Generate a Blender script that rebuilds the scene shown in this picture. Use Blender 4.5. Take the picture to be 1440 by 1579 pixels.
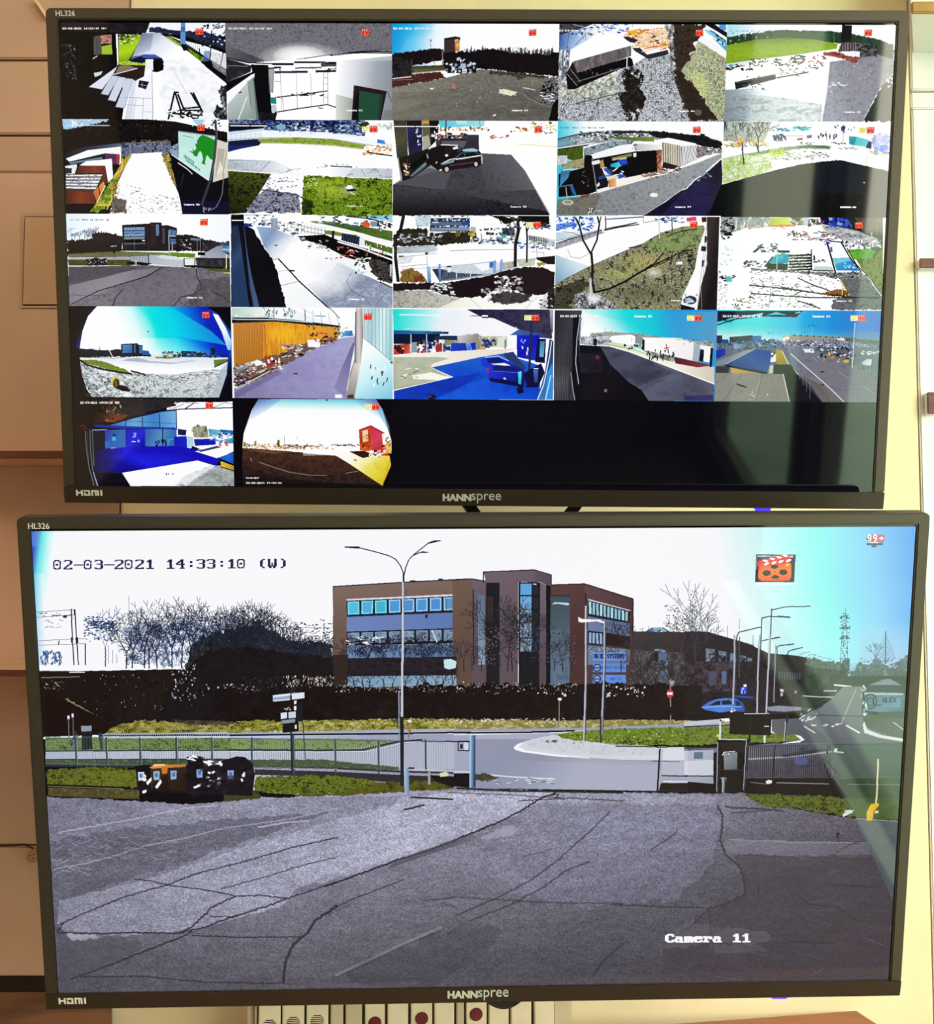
import bpy, bmesh, math
import numpy as np
from mathutils import Vector, Matrix
for o in list(bpy.data.objects): bpy.data.objects.remove(o, do_unlink=True)
SC = bpy.context.scene; COL = SC.collection
# ---------------------------------------------------------------- camera
FOCAL, PITCH, EYE = 1900.0, math.radians(4.0), Vector((0, 0, 1.40))      # focal length in pixels of the 1440 x 1579 frame
cam = bpy.data.cameras.new('camera'); CAM = bpy.data.objects.new('camera', cam); COL.objects.link(CAM)
CAM.location = EYE; CAM.rotation_euler = (math.radians(90)+PITCH, 0, 0)
cam.sensor_fit = 'VERTICAL'; cam.sensor_height = 24.0; cam.lens = 24.0*FOCAL/1579.0; cam.clip_start = .02
SC.camera = CAM
# ---------------------------------------------------------------- sky, sun, daylight
W = bpy.data.worlds.new('sky'); SC.world = W; W.use_nodes = True
nt = W.node_tree; bg = nt.nodes['Background']
bg.inputs[0].default_value = (1.0, .90, .77, 1); bg.inputs[1].default_value = 10.2      # bright even haze
sun = bpy.data.lights.new('sun', 'SUN'); SUN = bpy.data.objects.new('sun', sun); COL.objects.link(SUN)
sun.energy = 20.0; sun.angle = math.radians(.6); sun.color = (1, .95, .86)
SUN.rotation_euler = Vector((-.03, .75, -.66)).to_track_quat('-Z', 'Y').to_euler(); SUN.location = (3, -4, 9)
def portal(name, x, y0, y1, z0, z1):                # daylight opening in the right wall
    l = bpy.data.lights.new(name, 'AREA'); l.shape = 'RECTANGLE'; l.size = z1-z0; l.size_y = y1-y0
    l.cycles.is_portal = True
    o = bpy.data.objects.new(name, l); COL.objects.link(o); o.location = (x, (y0+y1)/2, (z0+z1)/2); o.rotation_euler = (0, math.radians(90), 0)
portal('door_daylight', 1.12, -1.84, 1.02, .02, 2.40)
portal('window_daylight', 1.12, -3.90, -2.10, .12, 2.20)
SC.view_settings.view_transform = 'Standard'; SC.view_settings.look = 'None'
SC.view_settings.exposure = 0.0; SC.view_settings.gamma = 1.0; SC.view_settings.use_curve_mapping = False
SC.cycles.max_bounces = 10; SC.cycles.diffuse_bounces = 6; SC.cycles.transparent_max_bounces = 8; SC.cycles.use_denoising = True; SC.cycles.sample_clamp_indirect = 40
# ---------------------------------------------------------------- helpers
def mat(name, rgb, rough=.6, spec=.4, vary=0, scale=20, bump=0, metal=0, stretch=None, rgb2=None):
    m = bpy.data.materials.new(name); m.use_nodes = True; n = m.node_tree; p = n.nodes['Principled BSDF']
    p.inputs['Base Color'].default_value = (*rgb, 1); p.inputs['Roughness'].default_value = rough
    p.inputs['Specular IOR Level'].default_value = spec; p.inputs['Metallic'].default_value = metal
    if vary or bump or rgb2:
        tc = n.nodes.new('ShaderNodeTexCoord'); mp = n.nodes.new('ShaderNodeMapping'); tx = n.nodes.new('ShaderNodeTexNoise')
        if stretch: mp.inputs['Scale'].default_value = stretch
        tx.inputs['Scale'].default_value = scale; tx.inputs['Detail'].default_value = 5
        n.links.new(tc.outputs['Object'], mp.inputs['Vector']); n.links.new(mp.outputs[0], tx.inputs['Vector'])
        if vary or rgb2:
            r = n.nodes.new('ShaderNodeValToRGB'); e = r.color_ramp.elements
            e[0].position = .35; e[1].position = .65
            e[0].color = (*(c*(1-vary) for c in rgb), 1); e[1].color = (*(rgb2 or tuple(min(1, c*(1+vary)) for c in rgb)), 1)
            n.links.new(tx.outputs['Fac'], r.inputs[0]); n.links.new(r.outputs[0], p.inputs['Base Color'])
        if bump:
            b = n.nodes.new('ShaderNodeBump'); b.inputs['Strength'].default_value = bump; b.inputs['Distance'].default_value = .001
            n.links.new(tx.outputs['Fac'], b.inputs['Height']); n.links.new(b.outputs[0], p.inputs['Normal'])
    return m
def warm(m, t=(1, .86, .70)):
    m.node_tree.nodes['Principled BSDF'].inputs['Specular Tint'].default_value = (*t, 1); return m
def glow(name, rgb, k):
    m = mat(name, rgb, .4); p = m.node_tree.nodes['Principled BSDF']
    p.inputs['Emission Color'].default_value = (*rgb, 1); p.inputs['Emission Strength'].default_value = k
    return m
def glass(name, tint=(.94, .98, .95)):
    m = bpy.data.materials.new(name); m.use_nodes = True; n = m.node_tree; n.nodes.remove(n.nodes['Principled BSDF'])
    t = n.nodes.new('ShaderNodeBsdfTransparent'); t.inputs[0].default_value = (*tint, 1); g = n.nodes.new('ShaderNodeBsdfGlossy'); g.inputs['Roughness'].default_value = .02
    f = n.nodes.new('ShaderNodeFresnel'); f.inputs[0].default_value = 1.45; mx = n.nodes.new('ShaderNodeMixShader')
    ge = n.nodes.new('ShaderNodeNewGeometry'); mu = n.nodes.new('ShaderNodeMath'); mu.operation = 'SUBTRACT'; mu.use_clamp = True
    n.links.new(f.outputs[0], mu.inputs[0]); n.links.new(ge.outputs['Backfacing'], mu.inputs[1]); n.links.new(mu.outputs[0], mx.inputs[0]); n.links.new(t.outputs[0], mx.inputs[1]); n.links.new(g.outputs[0], mx.inputs[2]); n.links.new(mx.outputs[0], n.nodes['Material Output'].inputs[0])
    return m
def link(name, me, m=None, parent=None):
    o = bpy.data.objects.new(name, me); COL.objects.link(o)
    if m and not me.materials: me.materials.append(m)
    if parent: o.parent = parent
    return o
def mesh(name, verts, faces, m=None, parent=None):
    me = bpy.data.meshes.new(name); me.from_pydata([tuple(v) for v in verts], [], faces); me.validate(); me.update()
    return link(name, me, m, parent)
def finish(bm, name, m, parent=None, bevel=0, seg=2, smooth=False):
    if bevel: bmesh.ops.bevel(bm, geom=[e for e in bm.edges if len(e.link_faces) == 2 and e.calc_face_angle(0) > .5], offset=bevel, segments=seg, affect='EDGES', clamp_overlap=True)
    bmesh.ops.recalc_face_normals(bm, faces=bm.faces)
    me = bpy.data.meshes.new(name); bm.to_mesh(me); bm.free()
    if smooth:
        for p in me.polygons: p.use_smooth = True
    return link(name, me, m, parent)
def bx(bm, x0, y0, z0, x1, y1, z1):
    r = bmesh.ops.create_cube(bm, size=1)
    bmesh.ops.scale(bm, vec=(x1-x0, y1-y0, z1-z0), verts=r['verts']); bmesh.ops.translate(bm, vec=((x0+x1)/2, (y0+y1)/2, (z0+z1)/2), verts=r['verts'])
    return r['verts']
def box(name, x0, y0, z0, x1, y1, z1, m, parent=None, bevel=.0015):
    bm = bmesh.new(); bx(bm, min(x0, x1), y0, min(z0, z1), max(x0, x1), y1, max(z0, z1)); return finish(bm, name, m, parent, bevel)
def prism(name, outline, y0, y1, m, parent=None, bevel=0):      # outline in x, z extruded along y
    bm = bmesh.new(); a = [bm.verts.new((x, y0, z)) for x, z in outline]; f = bm.faces.new(a)
    r = bmesh.ops.extrude_face_region(bm, geom=[f]); bmesh.ops.translate(bm, vec=(0, y1-y0, 0), verts=[v for v in r['geom'] if isinstance(v, bmesh.types.BMVert)])
    return finish(bm, name, m, parent, bevel)
def disc(name, cx, cz, r, y0, y1, m, parent=None, n=28, bevel=0):
    return prism(name, [(cx+r*math.cos(2*math.pi*i/n), cz+r*math.sin(2*math.pi*i/n)) for i in range(n)], y0, y1, m, parent, bevel)
def thing(name, loc=(0, 0, 0)):
    o = bpy.data.objects.new(name, None); COL.objects.link(o); o.location = loc; o.empty_display_size = .05
    return o
def tag(o, label, cat, group=None, kind=None):
    o['label'] = label; o['category'] = cat
    if group: o['group'] = group
    if kind: o['kind'] = kind
    return o
def ray(px, py):                                    # viewing direction of a point read off the photograph
    f = Vector((0, math.cos(PITCH), math.sin(PITCH))); u = Vector((0, -math.sin(PITCH), math.cos(PITCH)))
    return f + Vector((1, 0, 0))*((px-720)/FOCAL) - u*((py-789.5)/FOCAL)
def at(px, py, y):                                  # where that ray meets the upright plane at depth y
    d = ray(px, py); return EYE + d*((y-EYE.y)/d.y)
def onto(px, py, z):                                # where it meets the level plane at height z
    d = ray(px, py); return EYE + d*((z-EYE.z)/d.z)
# ---------------------------------------------------------------- the room
M_CREAM = mat('cream_paint', (.87, .76, .50), .55, .35, .05, 9, .15)
M_TAN = mat('tan_paint', (.60, .39, .29), .6, .3, .06, 7, .15)
M_TAN2 = mat('tan_paint_band', (.52, .325, .24), .6, .3, .06, 7, .15)
M_WHITE = mat('white_lacquer', (.93, .93, .93), .4, .4, .03, 8)
M_REDWOOD = mat('red_brown_wood', (.15, .042, .025), .45, .4, .25, 30, 0, 0, (1, 8, 8))
M_DARK = mat('dark_parts_and_shade', (.05, .03, .022), .8, .2, .2, 20)  # dark small parts, and the painted shade of the cabinet's lower gap
M_FLOOR = mat('dark_parquet', (.06, .038, .028), .5, .3, .3, 6, 0, 0, (8, 1, 1))
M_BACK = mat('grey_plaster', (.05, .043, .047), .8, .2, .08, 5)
M_CEIL = mat('white_ceiling', (.78, .74, .68), .8, .2, .03, 4)
M_FRAME = mat('dark_door_frame', (.05, .055, .05), .45, .4, .1, 20)
M_GLASS = glass('window_glass')
YW = 1.40; XR = 1.06; XL = -1.9; YB = -4.3; ZC = 2.7
def struct(o, label, cat): return tag(o, label, cat, kind='structure')
struct(box('floor', XL, YB, -.08, XR, YW, 0, M_FLOOR, bevel=0), 'dark wooden floor of the office', 'floor')
struct(box('ceiling', XL, YB, ZC, XR, YW, ZC+.08, M_CEIL, bevel=0), 'plain white ceiling', 'ceiling')
struct(box('wall_back', XL-.1, YW, 0, XR+.1, YW+.1, ZC, M_TAN, bevel=0), 'tan wall that the monitors hang in front of', 'wall')
struct(box('wall_left', XL-.1, YB, 0, XL, YW, ZC, M_TAN, bevel=0), 'tan left wall of the office', 'wall')
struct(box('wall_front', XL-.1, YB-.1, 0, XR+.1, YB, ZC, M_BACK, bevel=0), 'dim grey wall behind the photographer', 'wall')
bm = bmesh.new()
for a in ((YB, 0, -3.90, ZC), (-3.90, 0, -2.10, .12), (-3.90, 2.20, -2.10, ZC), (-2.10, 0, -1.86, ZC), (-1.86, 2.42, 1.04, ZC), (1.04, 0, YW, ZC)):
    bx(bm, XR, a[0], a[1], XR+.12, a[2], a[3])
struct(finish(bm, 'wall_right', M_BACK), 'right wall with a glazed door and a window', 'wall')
def glazed(name, y0, y1, z0, z1, muntins, label, cat, pane=None):
    r = thing(name, (XR+.06, (y0+y1)/2, z0)); struct(r, label, cat); cy = (y0+y1)/2; w = .035
    for k, (a, b, c, d) in enumerate(((y0, y0+w, z0, z1), (y1-w, y1, z0, z1), (y0+w, y1-w, z0, z0+w), (y0+w, y1-w, z1-w, z1))):
        box('frame', -.025, a-cy, c-z0, .025, b-cy, d-z0, M_FRAME, r, .003)
    ys = [y0+w]+list(muntins)+[y1-w]
    for m_ in muntins: box('mullion', -.02, m_-.02-cy, w, .02, m_+.02-cy, z1-z0-w, M_FRAME, r, .003)
    for a, b in zip(ys[:-1], ys[1:]): box('pane', -.003, a-cy, w, .003, b-cy, z1-z0-w, pane or M_GLASS, r, 0)
    return r
d = glazed('door_1', -1.85, 1.02, .02, 2.40, (), 'large glazed balcony door in the right wall', 'door')
box('handle', -.07, -1.44, 1.0, -.025, -1.42, 1.14, M_FRAME, d, .004)
glazed('window_1', -3.90, -2.10, .12, 2.20, (), 'window at the far end of the right wall, tint added to dim it', 'window', glass('added_tint_glass', (.60, .66, .60)))  # glass tint added to weaken this window's reflection in the upper screen
M_LAWN = mat('lawn', (.23, .32, .255), .9, .1, .12, 3)
M_HEDGE = mat('hedge', (.045, .075, .05), .9, .1, .45, 5, .6)
struct(box('ground', XR+.12, -14, -.3, 16, 12, -.1, M_LAWN, bevel=0), 'lawn outside the glazed door', 'ground')
bm = bmesh.new()
g = np.random.default_rng(3)
for i in range(46):
    r = bmesh.ops.create_icosphere(bm, subdivisions=2, radius=g.uniform(.7, 1.1)); bmesh.ops.translate(bm, vec=(g.uniform(8, 8.8), -13+i*.53, g.uniform(.2, 1.1)), verts=r['verts'])
tag(finish(bm, 'hedge', M_HEDGE), 'green hedge along the lawn outside the glazed door', 'hedge', kind='stuff')
cl_ = thing('ceiling_lamp', (-.55, .05, ZC))
box('housing', -.30, -.30, -.05, .30, .30, -.0005, M_FRAME, cl_, .004); box('diffuser', -.27, -.27, -.058, .27, .27, -.051, glow('lamp_light', (1, .68, .44), 11.5), cl_, .002)
tag(cl_, 'square warm ceiling lamp above the desk', 'lamp')
# wall covering seen around the monitors
PX = lambda px, y: (px-720)/FOCAL*y*1.0
XP0 = at(200, 60, 1.375).x; XP1 = at(1407, 300, 1.375).x
struct(box('trim_1', XP0, 1.375, 0, XP1, YW, ZC, M_CREAM, bevel=.002), 'wide cream wall panel directly behind the two monitors', 'panel')
YC = 1.37
def zat(py, y=YC): return at(100, py, y).z
cab = thing('wall_cabinet', (-.6, YW, zat(1505))); z0 = zat(1505)
def cpart(name, py0, py1, m, dy=0): return box(name, -1.1+.6, YC-YW+dy, zat(py1)-z0, XP0-.0015+.6, 0, zat(py0)-z0, m, cab, .0015)
cpart('top_panel', -700, 90, M_TAN); cpart('upper_panel', 94, 206, M_TAN); cpart('rail', 208.5, 264, M_TAN2, .003); cpart('middle_panel', 266.5, 700, M_TAN); cpart('lower_panel', 703, 1020, M_TAN); cpart('bottom_panel', 1024, 1302.5, M_TAN); cpart('recess_shade', 1506, 1570, M_DARK, .012); cpart('plinth_panel', 1304.5, 1505, M_TAN)  # recess strip: shade of the gap put in as dark brown
tag(cab, 'tan panelled wall cabinet with thin dark joints left of the monitors', 'cabinet')
# ---------------------------------------------------------------- screen pictures: flat print painted in code
# Every picture is painted by numpy into the pixel grid of its own display panel (CW x CH pixels).
CW, CH = 2480, 1389
RNG = np.random.default_rng(7)
def hexc(c):
    if isinstance(c, str):
        return np.array([int(c[i:i+2], 16) / 255 for i in (0, 2, 4)], np.float32)
    return np.asarray(c, np.float32)
def pts_of(s):
    if isinstance(s, str):
        return np.array(s.split(), float).reshape(-1, 2)
    return np.asarray(s, float).reshape(-1, 2)
def homography(p, q):
    A = []
    for (x, y), (u, v) in zip(p, q):
        A.append([x, y, 1, 0, 0, 0, -u*x, -u*y, -u]); A.append([0, 0, 0, x, y, 1, -v*x, -v*y, -v])
    return np.linalg.svd(np.array(A))[2][-1].reshape(3, 3)
class Picture:
    """A display's pixel grid with simple drawing tools; reading units are mapped to panel pixels."""
    def __init__(self, hom):
        self.im = np.zeros((CH, CW, 3), np.float32); self.im[:] = hexc('05050c')
        self.hom = hom; self.view(0, 0, 1); self.clip = (0, 0, CW, CH)
    def view(self, x0, y0, s):
        self.x0, self.y0, self.s = x0, y0, s
    def cell(self, col, row, x0, y0, s=5.3333):
        self.view(x0, y0, s)
        self.clip = (round(CW*col/5), round(CH*row/5), round(CW*(col+1)/5), round(CH*(row+1)/5))
    def to(self, s):
        p = pts_of(s); p = np.stack([self.x0 + p[:, 0]/self.s, self.y0 + p[:, 1]/self.s, np.ones(len(p))])
        q = self.hom @ p
        return (q[:2] / q[2]).T
    @property
    def k(self):
        return 1.93 / self.s
    # --- spans of a polygon (even-odd), clipped
    def mask(self, q):
        cx0, cy0, cx1, cy1 = self.clip
        y0 = max(cy0, int(np.floor(q[:, 1].min()))); y1 = min(cy1, int(np.ceil(q[:, 1].max())) + 1)
        x0 = max(cx0, int(np.floor(q[:, 0].min()))); x1 = min(cx1, int(np.ceil(q[:, 0].max())) + 1)
        if y1 <= y0 or x1 <= x0: return None
        a = q; b = np.roll(q, -1, 0)
        m = np.zeros((y1-y0, x1-x0), bool)
        for r in range(y0, y1):
            yy = r + .5
            h = (a[:, 1] <= yy) != (b[:, 1] <= yy)
            if not h.any(): continue
            A = a[h]; B = b[h]
            xs = np.sort(A[:, 0] + (yy - A[:, 1]) / (B[:, 1] - A[:, 1]) * (B[:, 0] - A[:, 0]))
            for i in range(0, len(xs) - 1, 2):
                u = int(np.ceil(xs[i] - .5)) - x0; v = int(np.ceil(xs[i+1] - .5)) - x0
                if v > 0 and u < m.shape[1]: m[r-y0, max(u, 0):v] = True
        return x0, y0, x1, y1, m
    def put(self, M, col, a=1.0):
        if M is None: return
        x0, y0, x1, y1, m = M
        v = self.im[y0:y1, x0:x1]
        if np.ndim(col) == 3: col = col[m]
        if np.ndim(a) == 2: a = a[m][:, None]
        v[m] = v[m] * (1 - a) + col * a
    def P(self, c, s, a=1.0):
        self.put(self.mask(self.to(s)), hexc(c), a)
    def noise(self, shape, cx, cy):
        """smooth noise 0..1 with cells of cx x cy panel pixels"""
        h, w = shape
        gy, gx = int(h/cy) + 3, int(w/cx) + 3
        g = RNG.random((gy, gx)).astype(np.float32)
        ys = np.arange(h)/cy; xs = np.arange(w)/cx
        yi = ys.astype(int); xi = xs.astype(int); fy = (ys-yi)[:, None]; fx = (xs-xi)[None]
        fy = fy*fy*(3-2*fy); fx = fx*fx*(3-2*fx)
        A = g[yi][:, xi]; B = g[yi][:, xi+1]; C_ = g[yi+1][:, xi]; D_ = g[yi+1][:, xi+1]
        return (A*(1-fx)+B*fx)*(1-fy) + (C_*(1-fx)+D_*fx)*fy
    def G(self, pal, s, cx=9, cy=9, a=1.0, hard=1.0, oct2=.5):
        """grain: palette picked by noise inside a polygon (grass, gravel, twigs, asphalt)"""
        M = self.mask(self.to(s))
        if M is None: return
        m = M[4]; k = self.k
        n = self.noise(m.shape, max(cx*k, 1.02), max(cy*k, 1.02))
        if oct2: n = n*(1-oct2) + oct2*self.noise(m.shape, max(cx*k*3.1, 1.02), max(cy*k*3.1, 1.02))
        n = n + .34*(RNG.random(m.shape, np.float32)-.5)
        n = np.clip((n-.5)*(1.7 if oct2 else 1.3)*hard+.5, 0, .9999)
        P_ = np.stack([hexc(c) for c in pal.split()]); N = len(P_)
        t = n*(N-1); i = t.astype(int); f = (t-i)[..., None]
        self.put(M, P_[i]*(1-f) + P_[np.minimum(i+1, N-1)]*f, a)
    def V(self, stops, s, p1, p2, a=1.0, fade=None):
        """gradient between two points; stops 'col col col' evenly spread; fade=(a1,a2) alpha ramp"""
        M = self.mask(self.to(s))
        if M is None: return
        x0, y0, x1, y1, m = M
        A, B = self.to([p1, p2]); d = B-A
        yy, xx = np.mgrid[y0:y1, x0:x1]
        t = np.clip(((xx-A[0])*d[0] + (yy-A[1])*d[1])/(d@d), 0, .9999).astype(np.float32)
        P_ = np.stack([hexc(c) for c in stops.split()]); N = len(P_)
        if N == 1: col = np.broadcast_to(P_[0], m.shape+(3,))
        else:
            u = t*(N-1); i = u.astype(int); f = (u-i)[..., None]
            col = P_[i]*(1-f) + P_[i+1]*f
        if fade: a = fade[0] + (fade[1]-fade[0])*t
        self.put(M, col, a)
    def R(self, c, cx, cy, rx, ry, a=1.0, p=1.5):
        """soft round blob"""
        t = np.linspace(0, 2*np.pi, 40)[:-1]
        M = self.mask(self.to(np.stack([cx+rx*np.cos(t), cy+ry*np.sin(t)], 1)))
        if M is None: return
        x0, y0, x1, y1, m = M
        Cc, X, Y = self.to([(cx, cy), (cx+rx, cy), (cx, cy+ry)])
        yy, xx = np.mgrid[y0:y1, x0:x1]
        r = np.sqrt(((xx-Cc[0])/abs(X-Cc)[0])**2 + ((yy-Cc[1])/abs(Y-Cc)[1])**2)
        self.put(M, hexc(c), (a*np.clip(1-r, 0, 1)**(1/p)).astype(np.float32))
    def E(self, c, cx, cy, rx, ry, a=1.0):
        t = np.linspace(0, 2*np.pi, 28)[:-1]
        self.P(c, np.stack([cx+rx*np.cos(t), cy+ry*np.sin(t)], 1), a)
    def M(self, s, cx, cy, amp):
        """modulate brightness by noise (gravel, worn surfaces)"""
        M = self.mask(self.to(s))
        if M is None: return
        x0, y0, x1, y1, m = M; k = 1.93
        n = self.noise(m.shape, max(cx*k, 1.01), max(cy*k, 1.01))
        v = self.im[y0:y1, x0:x1]; v[m] *= (1 + amp*(n[m]-.5)*2)[:, None]
    def box(self, c, x0, y0, x1, y1, a=1.0):
        self.P(c, [(x0, y0), (x1, y0), (x1, y1), (x0, y1)], a)
    def stamp(self, X, Y, w, c, a=1.0):
        cx0, cy0, cx1, cy1 = self.clip
        r = max(w, 1.)/2; o = np.arange(-int(np.ceil(r)), int(np.ceil(r))+1)
        ox, oy = np.meshgrid(o, o); k = ox**2+oy**2 <= max(r*r*.95, .3); ox = ox[k]; oy = oy[k]
        xx = (np.floor(X)[:, None].astype(int)+ox).ravel(); yy = (np.floor(Y)[:, None].astype(int)+oy).ravel()
        k = (xx >= cx0) & (xx < cx1) & (yy >= cy0) & (yy < cy1); xx = xx[k]; yy = yy[k]
        c = hexc(c)
        if a >= 1: self.im[yy, xx] = c
        else:
            f = np.unique(yy*CW+xx); yy, xx = f//CW, f % CW
            self.im[yy, xx] = self.im[yy, xx]*(1-a) + c*a
    def L(self, c, s, w=4, a=1.0, jag=0):
        """polyline; jag = sideways wander"""
        q = self.to(s); d = np.hypot(*(q[1:]-q[:-1]).T)
        X = []; Y = []
        for i in range(len(d)):
            n = max(2, int(d[i]*1.6)); t = np.linspace(0, 1, n)
            X.append(q[i, 0]+(q[i+1, 0]-q[i, 0])*t); Y.append(q[i, 1]+(q[i+1, 1]-q[i, 1])*t)
        X = np.concatenate(X); Y = np.concatenate(Y)
        if jag:
            if jag > 2.5: jag *= .45
            n = len(X); st = max(3, int(5))
            for arr in (X, Y):
                g = RNG.normal(0, jag*self.k, n//st+3)
                arr += np.interp(np.arange(n)/st, np.arange(len(g)), g)
        self.stamp(X, Y, w*self.k, c, a)
    def D(self, pal, x0, y0, x1, y1, n, w=(4, 10), h=(4, 10), a=1.0, ang=None):
        """n random dabs scattered over a box"""
        P_ = [hexc(c) for c in pal.split()]
        for _ in range(n):
            x = RNG.uniform(x0, x1); y = RNG.uniform(y0, y1); ww = RNG.uniform(*w)/2; hh = RNG.uniform(*h)/2
            t = RNG.uniform(-.5, .5) if ang is None else ang+RNG.normal(0, .15)
            cs, sn = np.cos(t), np.sin(t)
            q = [(x+u*ww*cs-v*hh*sn, y+u*ww*sn+v*hh*cs) for u, v in ((-1, -.6), (-.3, -1), (1, -.7), (.8, .8), (-.7, 1))]
            self.P(P_[RNG.integers(len(P_))], q, a)
    def jag(self, s, amp, step=10):
        """roughen an outline (hedges, tree lines)"""
        p = pts_of(s); out = []
        for A, B in zip(p[:-1], p[1:]):
            n = max(1, int(np.hypot(*(B-A))/step))
            for i in range(n): out.append(A+(B-A)*i/n + RNG.normal(0, amp, 2)*(i > 0))
        out.append(p[-1])
        return np.array(out)
    def tree(self, c, x, y, h, w=5, lean=0, depth=4, spread=.55, a=1.0):
        """bare branching tree growing up from (x,y)"""
        def grow(x, y, l, t, w, d):
            x2 = x+l*np.sin(t); y2 = y-l*np.cos(t)
            self.L(c, [(x, y), (x2, y2)], w, a, jag=1.2)
            if d == 0: return
            for sgn in (-1, 1):
                grow(x2, y2, l*RNG.uniform(.6, .85), t+sgn*RNG.uniform(.2, spread), max(w*.66, 2), d-1)
            if RNG.random() < .5: grow((x+x2)/2, (y+y2)/2, l*.6, t+RNG.choice([-1, 1])*RNG.uniform(.4, .9), max(w*.5, 2), d-1)
        grow(x, y, h*.36, lean, w, depth)
    def bars(self, c, a0, a1, b0, b1, n, w=3, a=1.0):
        """n upright bars between a lower line a0-a1 and an upper line b0-b1 (fences, sheet ribs)"""
        a0, a1, b0, b1 = map(np.array, (a0, a1, b0, b1))
        for i in range(n+1):
            t = i/n
            self.L(c, [a0+(a1-a0)*t, b0+(b1-b0)*t], w, a)
    # --- on-screen lettering from an 8-column bitmap face
    def text(self, txt, x, y, pitch, h, c, edge=None, slope=0, a=1.0):
        for e in ((1, 0) if edge else (0,)):
            for i, ch in enumerate(txt):
                rows = FACE.get(ch)
                if not rows: continue
                cw, rh = pitch/8, h/len(rows)
                for r, row in enumerate(rows):
                    for k_, bit in enumerate(row):
                        if bit != '#': continue
                        xx = x+i*pitch+k_*cw; yy = y+r*rh+slope*(xx-x)
                        g = (.55 if e else 0)*min(cw, rh*1.2)
                        self.box(edge if e else c, xx-g, yy-g*.7, xx+cw*1.04+g, yy+rh*1.04+g*.7, a)
FACE = {k: v.split('/') for k, v in {
 '0': '.####.../##..##../#....#../#....#../#.##.#../#.##.#../#....#../#....#../##..##../.####...',
 '1': '...##.../..###.../.####.../...##.../...##.../...##.../...##.../...##.../...##.../.######.',
 '2': '.#####../##...##./.....##./.....##./....##../...##.../..##..../.##...../##...##./#######.',
 '3': '.#####../##...##./.....##./.....##./..####../.....##./.....##./.....##./##...##./.#####..',
 '4': '....##../...###../..####../.##.##../##..##../#######./....##../....##../....##../...####.',
 '5': '#######./##....../##....../##....../######../.....##./.....##./.....##./##...##./.#####..',
 '6': '..###.../.##...../##....../##....../######../##...##./##...##./##...##./##...##./.#####..',
 '7': '#######./##...##./.....##./.....##./....##../...##.../..##..../..##..../..##..../..##....',
 '8': '.#####../##...##./##...##./##...##./.#####../##...##./##...##./##...##./##...##./.#####..',
 '9': '.#####../##...##./##...##./##...##./.######./.....##./.....##./.....##./....##../.####...',
 '-': '......../......../......../......../......../########/......../......../......../........',
 ':': '......../......../...##.../...##.../......../......../...##.../...##.../......../........',
 '(': '....##../...##.../..##..../..##..../..##..../..##..../..##..../..##..../...##.../....##..',
 ')': '..##..../...##.../....##../....##../....##../....##../....##../....##../...##.../..##....',
 'W': '##...##./##...##./##...##./##...##./##.#.##./##.#.##./##.#.##./#######./.##.##../.##.##..',
 'C': '..####../.##..##./##....#./##....../##....../##....../##....../##....#./.##..##./..####..',
 'a': '......../......../......../.####.../....##../.#####../##..##../##..##../##..##../.###.##.',
 'm': '......../......../......../###.##../########/##.#.##./##.#.##./##.#.##./##.#.##./##.#.##.',
 'e': '......../......../......../.#####../##...##./#######./##....../##....../##...##./.#####..',
 'r': '......../......../......../##.###../.###.##./.##..##./.##...../.##...../.##...../####....'}.items()}
STROKES = {  # simple stroke face on a 0..1 x 0..1 cell (y up), for small print
 'A': '0 0 .5 1 1 0|.2 .38 .8 .38', 'D': '0 0 0 1 .6 1 1 .7 1 .3 .6 0 0 0', 'S': '.95 .85 .6 1 .2 .95 .05 .75 .3 .55 .75 .45 .95 .25 .8 .05 .4 0 .05 .15',
 'Y': '0 1 .5 .5 1 1|.5 .5 .5 0', 'T': '0 1 1 1|.5 1 .5 0', 'E': '1 1 0 1 0 0 1 0|0 .52 .8 .52', 'M': '0 0 0 1 .5 .4 1 1 1 0', '3': '.05 .9 .5 1 .95 .8 .7 .55 .4 .53|.7 .55 .98 .3 .8 .05 .4 0 .02 .12',
 'O': '.5 0 .1 .2 0 .5 .1 .8 .5 1 .9 .8 1 .5 .9 .2 .5 0', 'L': '0 1 0 0 .9 0', 'X': '0 0 1 1|0 1 1 0', '9': '.9 .6 .6 .42 .25 .48 .1 .7 .25 .95 .6 1 .9 .8 .9 .6 .85 .3 .6 .02 .25 0',
 'm': '.05 0 .05 .6|.05 .5 .3 .62 .5 .5 .5 0|.5 .5 .75 .62 .95 .5 .95 0', 'i': '.5 0 .5 .6|.5 .8 .5 .9', 'c': '.9 .5 .5 .62 .15 .45 .15 .15 .5 0 .9 .1', 'r': '.2 0 .2 .6|.2 .4 .5 .6 .85 .6', 'o': '.5 0 .1 .15 .1 .45 .5 .62 .9 .45 .9 .15 .5 0', '-': '.15 .32 .85 .32',
 's': '.85 .5 .5 .62 .2 .5 .8 .2 .5 0 .15 .1', 'y': '.1 .6 .5 .05|.9 .6 .3 -.3', 't': '.4 .9 .4 .1 .7 0|.1 .6 .8 .6', 'e': '.1 .32 .9 .32 .8 .55 .5 .62 .15 .45 .15 .15 .5 0 .9 .1', 'w': '0 .6 .25 0 .5 .5 .75 0 1 .6', 'l': '.5 .95 .5 0', 'd': '.9 .95 .9 0|.9 .45 .5 .62 .1 .45 .1 .15 .5 0 .9 .15'}
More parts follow.
